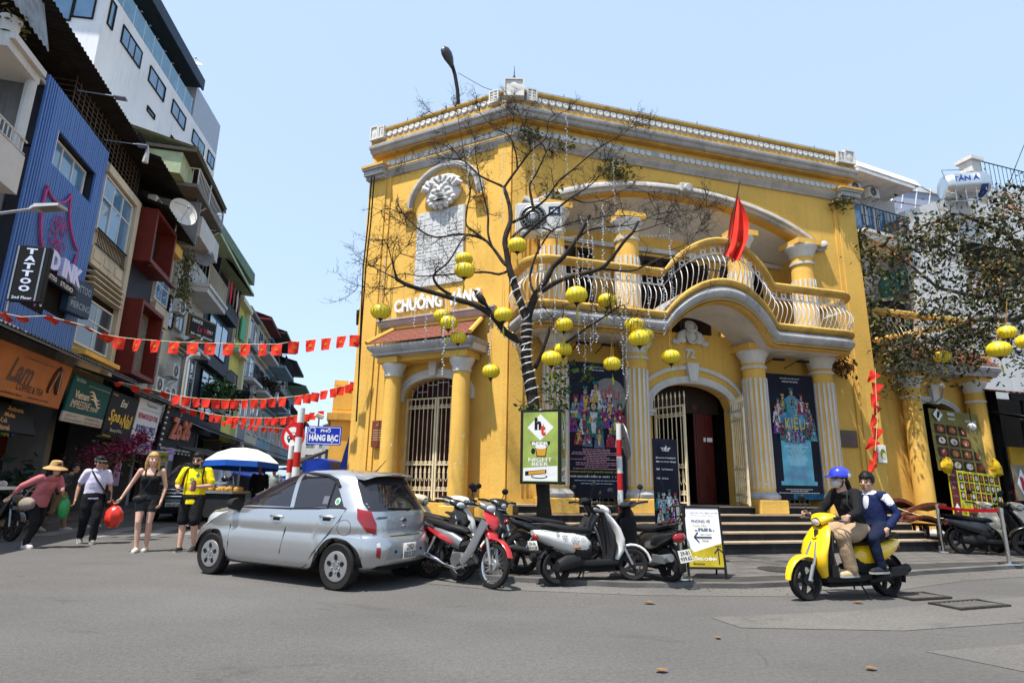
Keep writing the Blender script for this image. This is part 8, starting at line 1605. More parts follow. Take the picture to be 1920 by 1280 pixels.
p=gpix(58,1027);t,V,HM=person('person in tan sun hat and pink shirt leaning forward with a phone, beige shoulder bag',(p.x,p.y,0),rad(-20),dict(hl=(-.05,.09,.82),hr=(-.05,-.09,.82),wa=(0,0,.95),ch=(.10,0,1.14),nk=(.19,0,1.32),hd=(.27,0,1.44),sl=(.15,.17,1.27),sr=(.15,-.17,1.27),kl=(-.06,.09,.47),kr=(.10,-.09,.48),al=(-.30,.09,.11),ar=(-.02,-.09,.085),er=(-.12,-.28,1.12),wr=(-.34,-.30,.94),el=(.22,.22,1.04),wl=(.42,.12,1.06),fl=.3),'light',cloth('pink_shirt',(.46,.14,.15)),.85,cloth('black_trousers',(.014,.014,.016)),shoes=(.55,.45,.45),hairstyle='bob',grip=(.75,.3),women=True,shirtlen=.8)
child(t,'sun_hat',cloth('straw_tan',(.42,.26,.11)),lambda q:q.lathe([(.20,-.035),(.19,-.02),(.105,.025),(.10,.06),(.085,.115),(.04,.13),(.001,.132)],24),HM@TR(-.01,0,.035)@RY(.12));child(t,'hat_patch',pm('notice_white',(.75,.75,.72)),lambda q:q.ball((.088,.0,.10),.028,8,6,None,(.3,1,.6)),HM@TR(-.01,0,.035))
o=child(None,'shoulder_bag',cloth('taupe_bag',(.23,.19,.155)),lambda q:(bagmesh(q,(.0,-.22,.80),.19,.09,.12,3),q.tube([(-.12,-.24,.85),(.0,-.22,1.05),(.18,-.05,1.29),(.19,.06,1.33),(.08,.14,1.2)],.022,6,flat=.5)),t.matrix_basis.copy()if 0 else TR(p.x,p.y,0)@RZ(rad(-20)));tag(o,'taupe shoulder bag of the person in the sun hat','bag')
o=child(None,'phone',BPL,lambda q:q.cbox((.52,.10,1.10),(.015,.075,.15),M=TR(0,0,0),b=.004),TR(p.x,p.y,0)@RZ(rad(-20)));tag(o,'phone held up by the person in the sun hat','phone');GB=mat('green_bag',(.012,.22,.05),.35,var=.25,scale=5)
o=child(None,'green_bag',GB,lambda q:(bagmesh(q,(.42,.18,.72),.11,.09,.19,4),q.tube([(.40,.13,.88),(.43,.12,1.0),(.45,.20,.88)],.015,5)),TR(p.x,p.y,0)@RZ(rad(-20)));tag(o,'green plastic bag hanging from the hand of the person in the sun hat','bag')
p=gpix(98,994);t,V,HM=person('person in dark grey shirt and khaki trousers walking away behind the sun hat',(p.x,p.y,0),rad(15),dict(hl=(0,.09,.87),hr=(0,-.09,.87),ch=(.10,0,1.20),nk=(.17,0,1.40),hd=(.24,0,1.53),sl=(.13,.19,1.35),sr=(.13,-.19,1.35),kl=(.14,.09,.50),kr=(-.05,-.09,.47),al=(.20,.09,.085),ar=(-.28,-.09,.12),er=(.05,-.28,1.08),wr=(.18,-.25,.86),fr=.4,yaw=.2),'tan',cloth('grey_tshirt',(.055,.055,.06)),.45,cloth('khaki_trousers',(.22,.145,.085)),shoes=(.4,.38,.34),sc=.97);child(t,'chest_strap',BPL,lambda q:q.tube([(.02,-.13,1.02),(.20,-.13,1.15),(.24,.03,1.30),(.14,.14,1.38),(-.02,.05,1.2)],.025,6,flat=.5))
p=gpix(160,1019);t,V,HM=person('person in pale lilac shirt and grey cap walking with a red bag',(p.x,p.y,0),rad(-48),dict(kl=(.13,.09,.50),kr=(-.0,-.09,.49),al=(.10,.09,.09),ar=(-.22,-.08,.13),er=(-.10,-.26,1.12),wr=(-.02,-.29,.87),el=(-.02,.26,1.12),wl=(.10,.28,.90),fr=.5,yaw=.3,hd=(.05,0,1.58)),'tan',cloth('lilac_white_shirt',(.58,.54,.68)),.45,cloth('black_trousers',(.014,.014,.016)),shoes=(.16,.16,.15),glasses='sun',fat=1.08,legw=1.15,grip=(.9,.4),sc=1.0)
child(t,'cap',cloth('grey_cap',(.09,.095,.085)),lambda q:(q.ball((-.01,0,.06),.112,16,10,None,(1,.85,.72)),q.loft([[(x,y,z)for y in(-w_,-w_*.5,0,w_*.5,w_)]+[(x,y,z-.012)for y in(w_,w_*.5,0,-w_*.5,-w_)]for x,w_,z in((.07,.085,.05),(.13,.075,.045),(.18,.045,.035))])),HM);child(t,'collar',cloth('lilac_white_shirt',(.58,.54,.68)),lambda q:q.lathe([(.085,0),(.07,.05),(.075,.055),(.098,.0)],16),TR(0,0,1.42));child(t,'chest_strap',BPL,lambda q:q.tube([(-.08,-.08,1.42),(.06,-.10,1.42),(.135,-.02,1.27),(.14,.1,1.1),(.09,.18,1.0)],.02,6,flat=.6));child(t,'belt',BPL,lambda q:q.lathe([(.1,-.018),(.105,0),(.1,.018)],20,SCL(1.28,1.72,1)),TR(0,0,.98))
M_=TR(p.x,p.y,0)@RZ(rad(-48));o=child(None,'side_pouch',BPL,lambda q:q.cbox((.06,.23,.93),(.2,.08,.22),b=.03),M_);tag(o,'black pouch at the hip of the person in the grey cap','bag');RB=mat('red_bag',(.62,.035,.02),.3,var=.2,scale=4)
o=child(None,'red_bag',RB,lambda q:(bagmesh(q,(.14,.38,.52),.21,.17,.23,6),q.tube([(.12,.33,.70),(.14,.31,.85),(.17,.40,.68)],.02,5)),M_,25);tag(o,'bright red plastic bag carried by the person in the grey cap','bag')
p=gpix(172,988);t,V,HM=person('person with grey cap and pale jeans mostly hidden behind the man with the red bag',(p.x,p.y,0),rad(20),dict(),'tan',cloth('dull_shirt',(.08,.08,.09)),.5,cloth('pale_jeans',(.11,.17,.27)),shoes=(.5,.5,.5));child(t,'cap',cloth('grey_cap',(.09,.095,.085)),lambda q:q.ball((-.01,0,.06),.112,14,9,None,(1,.85,.72)),HM)
p=gpix(262,1034);t,V,HM=person('person with long blonde hair, black tank top and dark shorts walking in white clogs',(p.x,p.y,0),rad(-70),dict(kl=(.05,.085,.50),kr=(.11,-.075,.51),al=(-.06,.07,.085),ar=(.08,-.05,.085),er=(-.02,-.30,1.15),wr=(.02,-.40,.93),el=(-.03,.25,1.12),wl=(.08,.23,.88),yaw=.35,ch=(.01,0,1.24)),'fair',cloth('black_tank',(.012,.012,.013)),0,cloth('charcoal_shorts',(.035,.034,.035)),'mini',(.62,.58,.50),HAIRL,'long',grip=(.45,.45),tank=True,women=True,sc=1.03,fat=.93,shoe='clog')
child(t,'bag_strap',BPL,lambda q:q.tube([(-.05,.11,1.40),(.07,.10,1.39),(.135,.02,1.2),(.14,-.08,1.02),(.12,-.15,.92)],.007,5));child(t,'necklace',CHR,lambda q:q.tube([(.02,-.06,1.43),(.07,-.03,1.39),(.085,0,1.375),(.07,.03,1.39),(.02,.06,1.43)],.003,4));M_=TR(p.x,p.y,0)@RZ(rad(-70))@SCL(1.03,1.03,1.03);o=child(None,'hip_bag',BPL,lambda q:q.ball((.12,-.12,.90),.085,12,8,None,(.55,1.2,.8)),M_);tag(o,'small black crossbody bag on the hip of the blonde person','bag')
p=gpix(349,1033);YSH=cloth('yellow_jersey',(.72,.56,.01));t,V,HM=person('person in yellow football shirt and sunglasses looking at a phone',(p.x,p.y,0),rad(-82),dict(kl=(.10,.10,.50),kr=(.03,-.11,.50),al=(-.04,.10,.10),ar=(.04,-.11,.085),sl=(0,.20,1.40),sr=(0,-.20,1.40),el=(.02,.30,1.14),wl=(.27,.13,1.12),er=(.02,-.30,1.13),wr=(.26,-.17,1.08),nod=.18,fl=.3),'fair',YSH,.5,cloth('black_shorts',(.012,.012,.014)),'knee',(.02,.02,.022),HAIRB,'short',grip=(.8,.8),beard=True,glasses='sun',fat=1.1,sc=1.04,shirtlen=.8,shoe='clog')
for sg in(-1,1):child(t,'backpack_strap',BPL,lambda q:q.tube([(-.1,sg*.13,1.3),(-.03,sg*.135,1.46),(.07,sg*.14,1.42),(.14,sg*.155,1.28),(.11,sg*.185,1.12)],.026,6,flat=.5))
q=MB(TR(.155,0,1.22)@RZ(rad(90)));write(q,'9',-.05,.03,0,.11,-.0,.03);q.build('shirt_number',pm('jersey_green',(.03,.22,.08)),t,ang=0);q=MB(TR(.15,.08,1.31)@RZ(rad(90)));q.add([(-.03,0,.035),(.03,0,.035),(.03,0,-.01),(0,0,-.04),(-.03,0,-.01)],[(4,3,2,1,0)]);q.build('shirt_crest',pm('jersey_green',(.03,.22,.08)),t,ang=0);child(t,'collar',pm('jersey_green',(.03,.22,.08)),lambda q:q.lathe([(.078,0),(.082,.012),(.074,.02)],16),TR(0,0,1.435))
M_=TR(p.x,p.y,0)@RZ(rad(-82))@SCL(1.04,1.04,1.04);o=child(None,'phone',BPL,lambda q:q.cbox((.37,-.13,1.08),(.08,.14,.012),b=.004),M_);tag(o,'phone in the right hand of the person in the yellow shirt','phone');o=child(None,'dark_bottle',mat('maroon_cup',(.12,.03,.03),.4),lambda q:(q.lathe([(.001,-.09),(.036,-.09),(.04,.06),(.03,.07),(.03,.10),(.001,.10)],12,TR(.355,.10,1.13))),M_);tag(o,'dark cup and case held by the person in the yellow shirt','cup')
M_Y=math.atan2(-.43,-1.28);t,V,HM=person('person in black top, blue helmet and grey mask riding the yellow scooter',(4.33,8.05,0),M_Y,dict(hl=(-.24,.10,.83),hr=(-.24,-.10,.83),wa=(-.22,0,.95),ch=(-.16,0,1.15),nk=(-.10,0,1.335),hd=(-.06,0,1.465),sl=(-.13,.165,1.285),sr=(-.13,-.165,1.285),kl=(.18,.17,.76),kr=(.18,-.17,.76),al=(.08,.17,.36),ar=(.08,-.15,.36),el=(.0,.28,1.05),er=(.0,-.28,1.05),wl=(.16,.31,1.01),wr=(.16,-.31,1.01),yaw=-.15),'light',cloth('black_top',(.012,.012,.013)),.97,cloth('beige_trousers',(.34,.24,.15)),shoes=(.40,.33,.20),hairstyle='tail',grip=(.9,.9),mask=True,glasses='thin',women=True,legw=1.35,shoe='clog')
child(t,'neckline',SKIN['light'],lambda q:q.add([(-.035,0,1.17),(-.012,.035,1.25),(-.035,.085,1.345),(-.035,-.085,1.345),(-.012,-.035,1.25)],[(0,4,3,2,1)])if 0 else q.ball((-.085,0,1.30),.085,14,8,None,(.72,.85,1.0)))
HB_=mat('blue_helmet',(.03,.045,.50),.2,.1,var=.05,coat=.6);h_=child(t,'helmet',HB_,lambda q:(q.lathe([(.125,.0),(.13,.03),(.122,.075),(.095,.115),(.05,.138),(.001,.145)],24,SCL(1.06,.92,1)),q.loft([[(x,y,z)for y in(-w_,0,w_)]+[(x,y,z-.01)for y in(w_,0,-w_)]for x,w_,z in((.10,.10,.03),(.16,.085,.018),(.195,.05,.008))])),HM@TR(-.015,0,.025));child(t,'helmet_band',pm('helmet_white',(.62,.62,.60)),lambda q:q.lathe([(.129,.0),(.1335,.028),(.131,.05)],16,SCL(1.06,.92,1),rad(100),rad(260)),HM@TR(-.015,0,.025));child(t,'chin_strap',BPL,lambda q:q.tube([(0,.085,.02),(.02,.07,-.08),(.03,0,-.125),(.02,-.07,-.08),(0,-.085,.02)],.007,5),HM)
child(t,'bag_strap',BPL,lambda q:q.tube([(-.14,.12,1.35),(-.05,.11,1.3),(.0,.14,1.15),(-.05,.2,1.0),(-.16,.2,.93)],.009,5));child(t,'wrist_band',GRYM,lambda q:q.lathe([(.03,-.015),(.032,0),(.03,.015)],12,TR(.135,.305,1.015)@RY(rad(80))))
t,V,HM=person('person in navy and white school jacket riding behind on the yellow scooter',(4.33,8.05,0),M_Y,dict(hl=(-.60,.10,.86),hr=(-.60,-.10,.86),wa=(-.60,0,.96),ch=(-.59,0,1.14),nk=(-.57,0,1.305),hd=(-.54,.0,1.43),sl=(-.59,.17,1.255),sr=(-.59,-.17,1.255),kl=(-.24,.24,.74),kr=(-.24,-.22,.74),al=(-.33,.25,.40),ar=(-.33,-.23,.40),el=(-.68,.27,1.03),wl=(-.52,.25,.86),er=(-.46,-.24,1.04),wr=(-.34,-.1,1.04),yaw=.25),'light',cloth('navy_jacket',(.012,.020,.07)),.95,cloth('navy_trousers',(.010,.014,.035)),shoes=(.02,.02,.02),hairstyle='fringe',glasses='thin',grip=(.7,.8),shoe='sandal',fat=1.02)
child(t,'white_shirt',cloth('white_school_shirt',(.62,.62,.68)),lambda q:(q.ball((-.497,.0,1.15),.10,14,10,None,(.38,.55,1.35)),q.lathe([(.085,0),(.066,.05),(.072,.055),(.098,0)],14,TR(-.57,0,1.275))))
for sg in(-1,1):child(t,'white_shoulder',cloth('white_school_shirt',(.62,.62,.68)),lambda q:limb(q,[(-.595,sg*.13,1.262),(-.60,sg*.185,1.235),(-.63,sg*.22,1.16)],[.06,.071,.064])or None)
child(t,'strap',BPL,lambda q:q.tube([(-.25,.24,.335),(-.22,.25,.36),(-.2,.28,.335)],.015,5))
t,V,HM=person('person in black jacket with pink helmet standing by the umbrella stall',(-7.55,18.4,0),rad(-60),dict(),'tan',cloth('black_top',(.012,.012,.013)),.9,cloth('black_trousers',(.014,.014,.016)));child(t,'helmet',mat('pink_helmet',(.45,.06,.13),.3,var=.1),lambda q:q.ball((-.01,0,.06),.125,14,9,None,(1,.9,.85)),HM)
t,V,HM=person('person in pale jacket with dark helmet farther back beside the stall',(-7.9,20.4,0),rad(-80),dict(),'tan',cloth('pale_jacket',(.25,.3,.3)),.9,cloth('black_trousers',(.014,.014,.016)));child(t,'helmet',mat('teal_helmet',(.03,.09,.10),.3,var=.1),lambda q:q.ball((-.01,0,.06),.125,14,9,None,(1,.9,.85)),HM)
# ---------- signs, flags, stalls and other street things
def poly(mb,pts,y,k=None):
 if k is not None:mb.k=k
 ar=sum(pts[i][0]*pts[i-1][1]-pts[i-1][0]*pts[i][1]for i in range(len(pts)))
 mb.add([(x,y,z)for x,z in(pts if ar<0 else pts[::-1])],[tuple(range(len(pts)))])
def ell(cx,cz,rx,rz_,n=14):return[(cx+rx*cos(2*pi*i/n),cz+rz_*sin(2*pi*i/n))for i in range(n)]
PC_=[mat(n_,c_,.75,var=.75,scale=34)for n_,c_ in(('print_skin',(.42,.27,.20)),('print_black',(.012,.012,.014)),('print_red',(.28,.03,.05)),('print_cyan',(.10,.26,.32)),('print_white',(.50,.50,.50)),('print_gold',(.50,.32,.06)),('print_jade',(.02,.14,.11)),('print_violet',(.16,.05,.25)),('print_steel',(.10,.14,.20)))]
def figure(q,x,z,h,c_,R_,y):
 """one printed performer: robe, sleeves, face, hair and headdress"""
 w_=h*.27;poly(q,[(x-w_,z),(x+w_,z),(x+w_*.85,z+h*.35),(x+w_*.55,z+h*.66),(x-w_*.55,z+h*.66),(x-w_*.85,z+h*.35)],y,c_)
 poly(q,[(x-w_*.2,z+h*.1),(x+w_*.15,z+h*.1),(x+w_*.4,z+h*.62),(x-w_*.35,z+h*.62)],y-.0006,R_.choice((4,5,3,2)));[poly(q,ell(x+w_*R_.uniform(-.75,.75),z+h*R_.uniform(.05,.6),h*R_.uniform(.02,.07),h*R_.uniform(.02,.09),7),y-.0009-.00004*j_,R_.choice((1,1,8,4,5,3,7,2)))for j_ in range(9)]
 poly(q,ell(x,z+h*.80,h*.115,h*.14),y-.0008,1);poly(q,ell(x,z+h*.765,h*.075,h*.10,10),y-.0013,0);poly(q,[(x-h*.12,z+h*.87),(x+h*.12,z+h*.87),(x+h*.07,z+h*1.0),(x,z+h*.94),(x-h*.07,z+h*1.0)],y-.0016,R_.choice((5,4,6,2)))
 for dx in(-.03,.03):poly(q,ell(x+h*dx,z+h*.785,h*.014,h*.008,6),y-.0018,1)
def crowd(t,spots,seed,y=-.006,cols=(2,3,4,6,7,8)):
 R_=random.Random(seed);q=MB()
 for i,(x,z,h)in enumerate(spots):figure(q,x,z,h,R_.choice(cols),R_,y-.002*i)
 q.build('figure_print',PC_,t,ang=0,kind='stuff')
def textrows(t,m,x0,x1,z0,z1,n,seed,h,y=-.006):
 R_=random.Random(seed);q=MB()
 for i in range(n):
  z=lerp(z1,z0,i/max(1,n-1));w_=(x1-x0)*R_.uniform(.35,1);a=(x0+x1-w_)/2;e=a+w_
  while a<e:b=min(e,a+R_.uniform(.03,.11));q.box(a,b,y,y+.002,z-h/2,z+h/2);a=b+.014
 q.build('fine_print',m,t,ang=0,kind='stuff')
PCB=[pm('clean_'+n_,c_)for n_,c_ in(('skin',(.5,.33,.24)),('black',(.012,.012,.014)),('red',(.45,.04,.03)),('cyan',(.2,.4,.5)),('white',(.62,.62,.6)),('gold',(.50,.25,.03)))]
WTX=pm('sign_white',(.72,.72,.70));PKT=pm('pink_fine_print',(.42,.22,.26));YTX=pm('sign_yellow',(.78,.53,.03))
def wallsign(name,label,s,z,y,w_,h,m,cat='poster'):
 t=thing(name,label,cat,PC+MR@Vector((s,y,z)),A_R);q=MB();q.cbox((w_/2,.02,h/2),(w_,.035,h));q.build('panel',m,t,ang=0);return t
NVP=mat('navy_poster',(.010,.011,.022),.45,var=.4,scale=1.5)
t=wallsign('opera_poster','tall dark opera poster with grey disc and crowd of performers, left of the door',1.16,1.05,-.46,1.34,2.86,NVP);q=MB();poly(q,ell(.98,2.12,.40,.42,30),-.001);poly(q,ell(.98,2.12,.33,.35,30),-.002);q.build('moon_disc',mat('grey_disc_print',(.20,.19,.18),.6,var=.25,scale=9),t,ang=0)
lines(t,pm('sign_red',(.45,.02,.03)),[('KIỀU',.74,1.22,2.24,.34,{'bold':.0})],y=-.006);lines(t,WTX,[('SỞ VĂN HOÁ VÀ THỂ THAO HÀ NỘI',.4,.94,2.76,.03),('NHÀ HÁT CẢI LƯƠNG',.48,.86,2.70,.04),('THỜI GIAN BIỂU DIỄN: 20  NGÀY   /   / 202',.06,1.2,.45,.055)])
crowd(t,[(.2,1.6,.55),(.42,1.75,.6),(.66,1.85,.62),(.98,1.6,.6),(1.22,1.5,.52),(.12,1.35,.45),(1.1,1.3,.48),(.85,1.45,.5),(.38,1.3,.5),(.6,1.25,.85),(.25,1.08,.4),(.45,1.05,.42),(.72,1.03,.45),(.98,1.05,.42),(1.2,1.05,.45)],3)
textrows(t,PKT,.04,1.28,.72,1.0,9,4,.018);textrows(t,PKT,.04,1.28,.60,.68,3,5,.016);lines(t,pm('lime_print',(.40,.42,.02)),[('CHỈ ĐẠO NGHỆ THUẬT: GIÁM ĐỐC NHÀ HÁT - NHẠC SỸ',.06,1.28,.54,.05)]);textrows(t,pm('sign_greyblue',(.35,.42,.5)),.08,1.25,.3,.36,2,6,.014)
t=wallsign('opera_poster','tall dark opera poster with bright cyan text panel, right of the door',6.2,1.06,-.46,1.36,2.92,NVP);q=MB();q.box(.28,1.12,-.004,-.001,.38,1.42);q.box(.2,1.2,-.0035,-.001,.33,.42);q.build('cyan_panel',mat('cyan_print',(.13,.40,.52),.5,var=.35,scale=3),t,ang=0);q=MB();poly(q,ell(.68,1.85,.42,.55,24),-.0015);q.build('blue_glow_print',mat('blue_glow_print',(.08,.26,.42),.5,var=.6,scale=4),t,ang=0)
crowd(t,[(.68,2.0,.62),(.42,2.0,.45),(.95,1.98,.48),(.28,1.95,.4),(1.1,1.85,.42),(.2,1.75,.4),(1.18,1.6,.42),(.2,1.5,.42),(.35,1.35,.42),(.5,1.3,.4),(.85,1.3,.4),(1.05,1.38,.42),(.68,1.28,.42),(1.2,1.35,.36)],8)
lines(t,pm('gold_letter',(.60,.42,.08)),[('KIỀU',.42,.98,1.82,.42,{'bold':.0})],y=-.034);lines(t,WTX,[('HỘI DIỄN NGHỆ THUẬT',.4,.96,2.82,.035),('NHÀ HÁT CẢI LƯƠNG',.45,.9,2.75,.045)]);textrows(t,pm('violet_fine_print',(.22,.22,.45)),.34,1.06,.48,.72,7,9,.014,-.007);textrows(t,pm('pale_cyan_fine_print',(.42,.62,.68)),.36,1.04,.8,1.3,12,10,.02,-.007);textrows(t,WTX,.1,1.25,.16,.24,3,11,.012);q=MB();q.box(.5,1.35,-.003,-.001,.02,.14);q.build('blue_foot',mat('blue_foot_print',(.01,.10,.2),.5,var=.6,scale=6),t,ang=0)
for s in(1.45,2.05,6.45,7.15):
 q=MB(MR@TR(s,0,4.28));q.tube([(0,0,-.05),(-.05,-.5,.03),(-.05,-.68,.02)],.012,5);q.cbox((-.0,-.66,.0),(.3,.1,.045),b=.01);q.build('poster_lamp',BLK,TH)
p=pix(978,903,9.85);t=thing('beer_sign','two sided green and yellow beer lightbox fixed to the bare tree trunk','sign',p,rad(-20));W_,H_=.63,1.13;GG=mat('lime_green_print',(.26,.33,.06),.4,var=.6,scale=1.2)
q=MB();q.box(-.03,W_+.03,0,.26,-.03,H_+.03);q.build('case',BLK,t,ang=0)
def beer(M,w_,nm):
 q=MB(M);q.box(.02,w_-.02,-.008,-.001,.01,H_-.01);f=q.build(nm,GG,t,ang=0);q=MB(M);c_=w_/2;e=.0012;kx=w_/.63
 poly(q,[(.03*kx,.02),(w_-.03*kx,.02),(w_-.03*kx,.26),(.03*kx,.22)],-.009,4);poly(q,[(c_,.66),(w_-.09*kx,.87),(c_,1.09),(.09*kx,.87)],-.009,4);poly(q,[(c_-.17*kx,.645),(c_+.17*kx,.645),(c_+.15*kx,.575),(c_-.15*kx,.575)],-.0095,1);poly(q,[(c_-.09*kx,.56),(c_+.12*kx,.56),(c_+.09*kx,.40),(c_-.06*kx,.40)],-.01,1);poly(q,[(c_-.075*kx,.54),(c_+.105*kx,.54),(c_+.08*kx,.415),(c_-.045*kx,.415)],-.0108,5);poly(q,ell(c_+.01,.56,.1*kx,.035),-.0112,4);poly(q,ell(c_-.12*kx,.49,.035*kx,.05),-.0096,1)
 poly(q,[(.06*kx,.10),(.42*kx,.14),(.42*kx,.20),(.06*kx,.17)],-.0106,1);poly(q,[(.12*kx,.115),(.40*kx,.145),(.40*kx,.19),(.12*kx,.165)],-.0112,5);poly(q,ell(.5*kx,.175,.075*kx,.055),-.0104,4);poly(q,ell(.3*kx,.09,.14*kx,.035),-.0101,1);poly(q,ell(.3*kx,.095,.12*kx,.025),-.0105,4)
 q.k=1;write(q,'h',c_-.1*kx,c_+.02*kx,.93,.2,-.0105,.06);q.k=2;write(q,'t',c_-.0*kx,c_+.09*kx,.83,.19,-.0115,.06);q.k=4;write(q,'BEER',c_-.145*kx,c_+.145*kx,.61,.055,-.0105,.05);q.k=4;write(q,'NIGHT',c_-.2*kx,c_+.2*kx,.355,.06,-.0105,.02);write(q,'BEER',c_-.14*kx,c_+.14*kx,.285,.06,-.0105,.02);q.build('print',PCB,f,ang=0)
beer(I4,W_,'front_face');beer(TR(W_+.03,0,0)@RZ(rad(90))@TR(0,0,0),.26,'side_face')
p=gpix(1291,1083,PV);q_=gpix(1365,1084,PV);t=thing('ticket_sign','white and yellow a-frame board pointing to the ticket office and main entrance','sign',p,math.atan2(q_.y-p.y,q_.x-p.x));W_=(q_-p).length;t.rotation_euler[0]=rad(-9);H_=1.0;q=MB();q.box(0,.03,0,.03,0,H_);q.box(W_-.03,W_,0,.03,0,H_);q.box(.03,W_-.03,0,.03,.12,.15);q.box(.03,W_-.03,0,.03,H_-.03,H_);q.build('frame',BLK,t,ang=0);[(lambda q:(q.tube([(x,.03,H_-.03),(x,.38,.0)],.015,5),q.build('rear_leg',BLK,t)))(MB())for x in(.03,W_-.03)]
q=MB();q.box(.031,W_-.031,.008,.02,.151,H_-.031);b_=q.build('board',pm('board_white',(.68,.69,.74)),t,ang=0);OY=mat('olive_yellow_print',(.42,.33,.02),.5,var=.25,scale=4);q=MB();poly(q,[(.032,.152),(W_-.032,.152),(W_-.032,.48),(.12,.35),(.032,.45)],.006);q.build('yellow_field',OY,b_,ang=0)
k=W_/.6;lines(b_,PTX,[('NHÀ HÁT CẢI LƯƠNG HÀ NỘI',.12*k,.55*k,.905,.028,{'bold':.0}),('PHÒNG VÉ',.13*k,.42*k,.79,.055,{'bold':.01}),('HERE',.46*k,.55*k,.435,.026),('Entrance',.1*k,.27*k,.195,.034)],y=.003);lines(b_,OY,[('Ha Noi Cai Luong Theatre',.13*k,.48*k,.87,.028,{'bold':.0}),('Tickets Office',.14*k,.36*k,.725,.035,{'bold':.0}),('BÊN CẠNH',.25*k,.42*k,.60,.03),('Beside',.27*k,.37*k,.515,.03)],y=.003);lines(b_,pm('sign_white',(.72,.72,.70)),[('CỔNG CHÍNH',.08*k,.46*k,.27,.065,{'bold':.04})],y=.003);textrows(b_,PTX,.12*k,.52*k,.655,.68,2,3,.01,.002)
q=MB();NVA=pm('navy_arrow',(.02,.02,.06))
for(a,b)in(((.15,.56),(.42,.56)),((.15,.56),(.21,.63)),((.15,.56),(.22,.49)),((.5,.19),(.5,.41)),((.5,.41),(.44,.34)),((.5,.41),(.57,.35))):q.tube([(a[0]*k,.004,a[1]),(b[0]*k,.004,b[1])],.008,4)
q.build('arrow',NVA,b_,ang=0)
p=gpix(1232,1052,PV);t=thing('roll_up_banner','narrow dark standing banner for the opera with 30 percent badge','banner',p,rad(20));W_,H_=.52,2.1;q=MB();q.box(0,W_,0,.02,.05,H_);b_=q.build('sheet',NVP,t,ang=0);q=MB();q.box(-.03,W_+.03,-.06,.08,0,.05);q.tube([(W_/2,.04,.05),(W_/2,.04,H_)],.012,6);q.build('stand',BLK,t);lines(b_,WTX,[('"KIỀU"',.16,.36,1.93,.1),('Quintessence of Vietnamese Art',.05,.47,1.76,.03),('WEEKLY: TUE, THUS, SAT - THE PLACE',.05,.47,1.69,.03),('16:30',.05,.12,1.56,.03),('17:00',.05,.12,1.4,.03),('Touch Vietnamese Art',.16,.4,1.56,.03),('Art Show',.16,.3,1.4,.03)])
crowd(t,[(.08,.85,.32),(.18,.8,.35),(.3,.86,.36),(.42,.82,.34),(.1,.6,.3),(.24,.58,.32),(.4,.6,.36)],12);q=MB();poly(q,[(0,.62),(W_,.42),(W_,.34),(0,.54)],-.02,5);poly(q,ell(.42,.36,.095,.10,20),-.024,4);poly(q,[(0,.12),(W_,.08),(W_,.16),(0,.2)],-.018,2);q.k=1;write(q,'30%',.35,.49,.38,.06,-.026,.03);q.build('print',[*PCB[:5],pm('orange_print',(.6,.13,.02)),PCB[0]],t,ang=0)
def striped(name,label,p,h,n,r,first,lean=0.0):
 t=thing(name,label,'pole',p);t.rotation_euler=(0,lean,0);R2=pm('pole_red',(.42,.02,.02));W2=pm('pole_white',(.62,.62,.60))
 for i in range(n):q=MB();q.tube([(0,0,h*i/n),(0,0,h*(i+1)/n)],r,14);q.build('band',R2 if(i+first)%2 else W2,t)
 return t
p=gpix(1166,1050,PV);t=striped('striped_pole','red and white striped pole in front of the second theatre column',p,2.36,8,.05,1);q=MB();q.lathe([(.001,-.01),(.33,-.01),(.33,.01),(.001,.01)],28,TR(.13,.09,2.05)@RY(rad(80)));q.tube([(0,0,2.1),(.12,.08,2.1)],.015,5);q.build('sign_back',GRYM,t)
Yp=13.0;a=pix(566,765,Yp);t=striped('striped_pole','red and white striped pole carrying the blue street name plate',(a.x,a.y,0),a.z,9,.075,0);NB=pm('street_sign_blue',(.012,.03,.38));s_=thing('street_name_sign','blue street name plate reading pho hang bac','sign',pix(573,833,Yp-.1),rad(8));W_=(pix(636,833,Yp)-pix(573,833,Yp)).length;H_=.40;q=MB();q.box(0,W_,0,.02,0,H_);q.build('plate',NB,s_,ang=0);q=MB()
for x0,x1,z0,z1 in((.03,W_-.03,.02,.032),(.03,W_-.03,H_-.032,H_-.02),(.02,.03,.03,H_-.03),(W_-.03,W_-.02,.03,H_-.03)):q.box(x0,x1,-.004,-.001,z0,z1)
for i in range(16):a0=2*pi*i/16;q.box(.115+.06*cos(a0)-.009,.115+.06*cos(a0)+.009,-.004,-.001,.31+.055*sin(a0)-.009,.31+.055*sin(a0)+.009)
write(q,'PHỐ',.29,.5,.32,.1,-.005,.03);write(q,'HÀNG BẠC',.06,W_-.06,.15,.21,-.005,.05);q.build('lettering',WTX,s_,ang=0)
c_=pix(549,818,Yp+.4);t=striped('striped_pole','shorter red and white pole carrying the round no cars sign',(c_.x,c_.y,0),c_.z-.2,7,.06,0);s_=thing('no_cars_sign','round red bordered traffic sign with a crossed out black car','sign',c_,rad(-15));RR=.30;q=MB(RX(rad(90)));q.lathe([(.001,-.01),(RR,-.01),(RR,.006),(.001,.006)],32);q.build('disc',pm('traffic_red',(.48,.015,.02)),s_,ang=0);q=MB();poly(q,ell(0,0,RR*.70,RR*.70,30),-.012,4);poly(q,[(-.13,-.07),(.15,-.07),(.15,.01),(.11,.02),(.09,.09),(-.05,.09),(-.08,.02),(-.13,.01)],-.014,1);poly(q,[(-.04,.03),(.07,.03),(.06,.075),(-.03,.075)],-.0152,4)
for x in(-.08,.10):poly(q,ell(x,-.09,.03,.045,8),-.0145,1);poly(q,ell(x,-.03,.022,.022,8),-.0155,4)
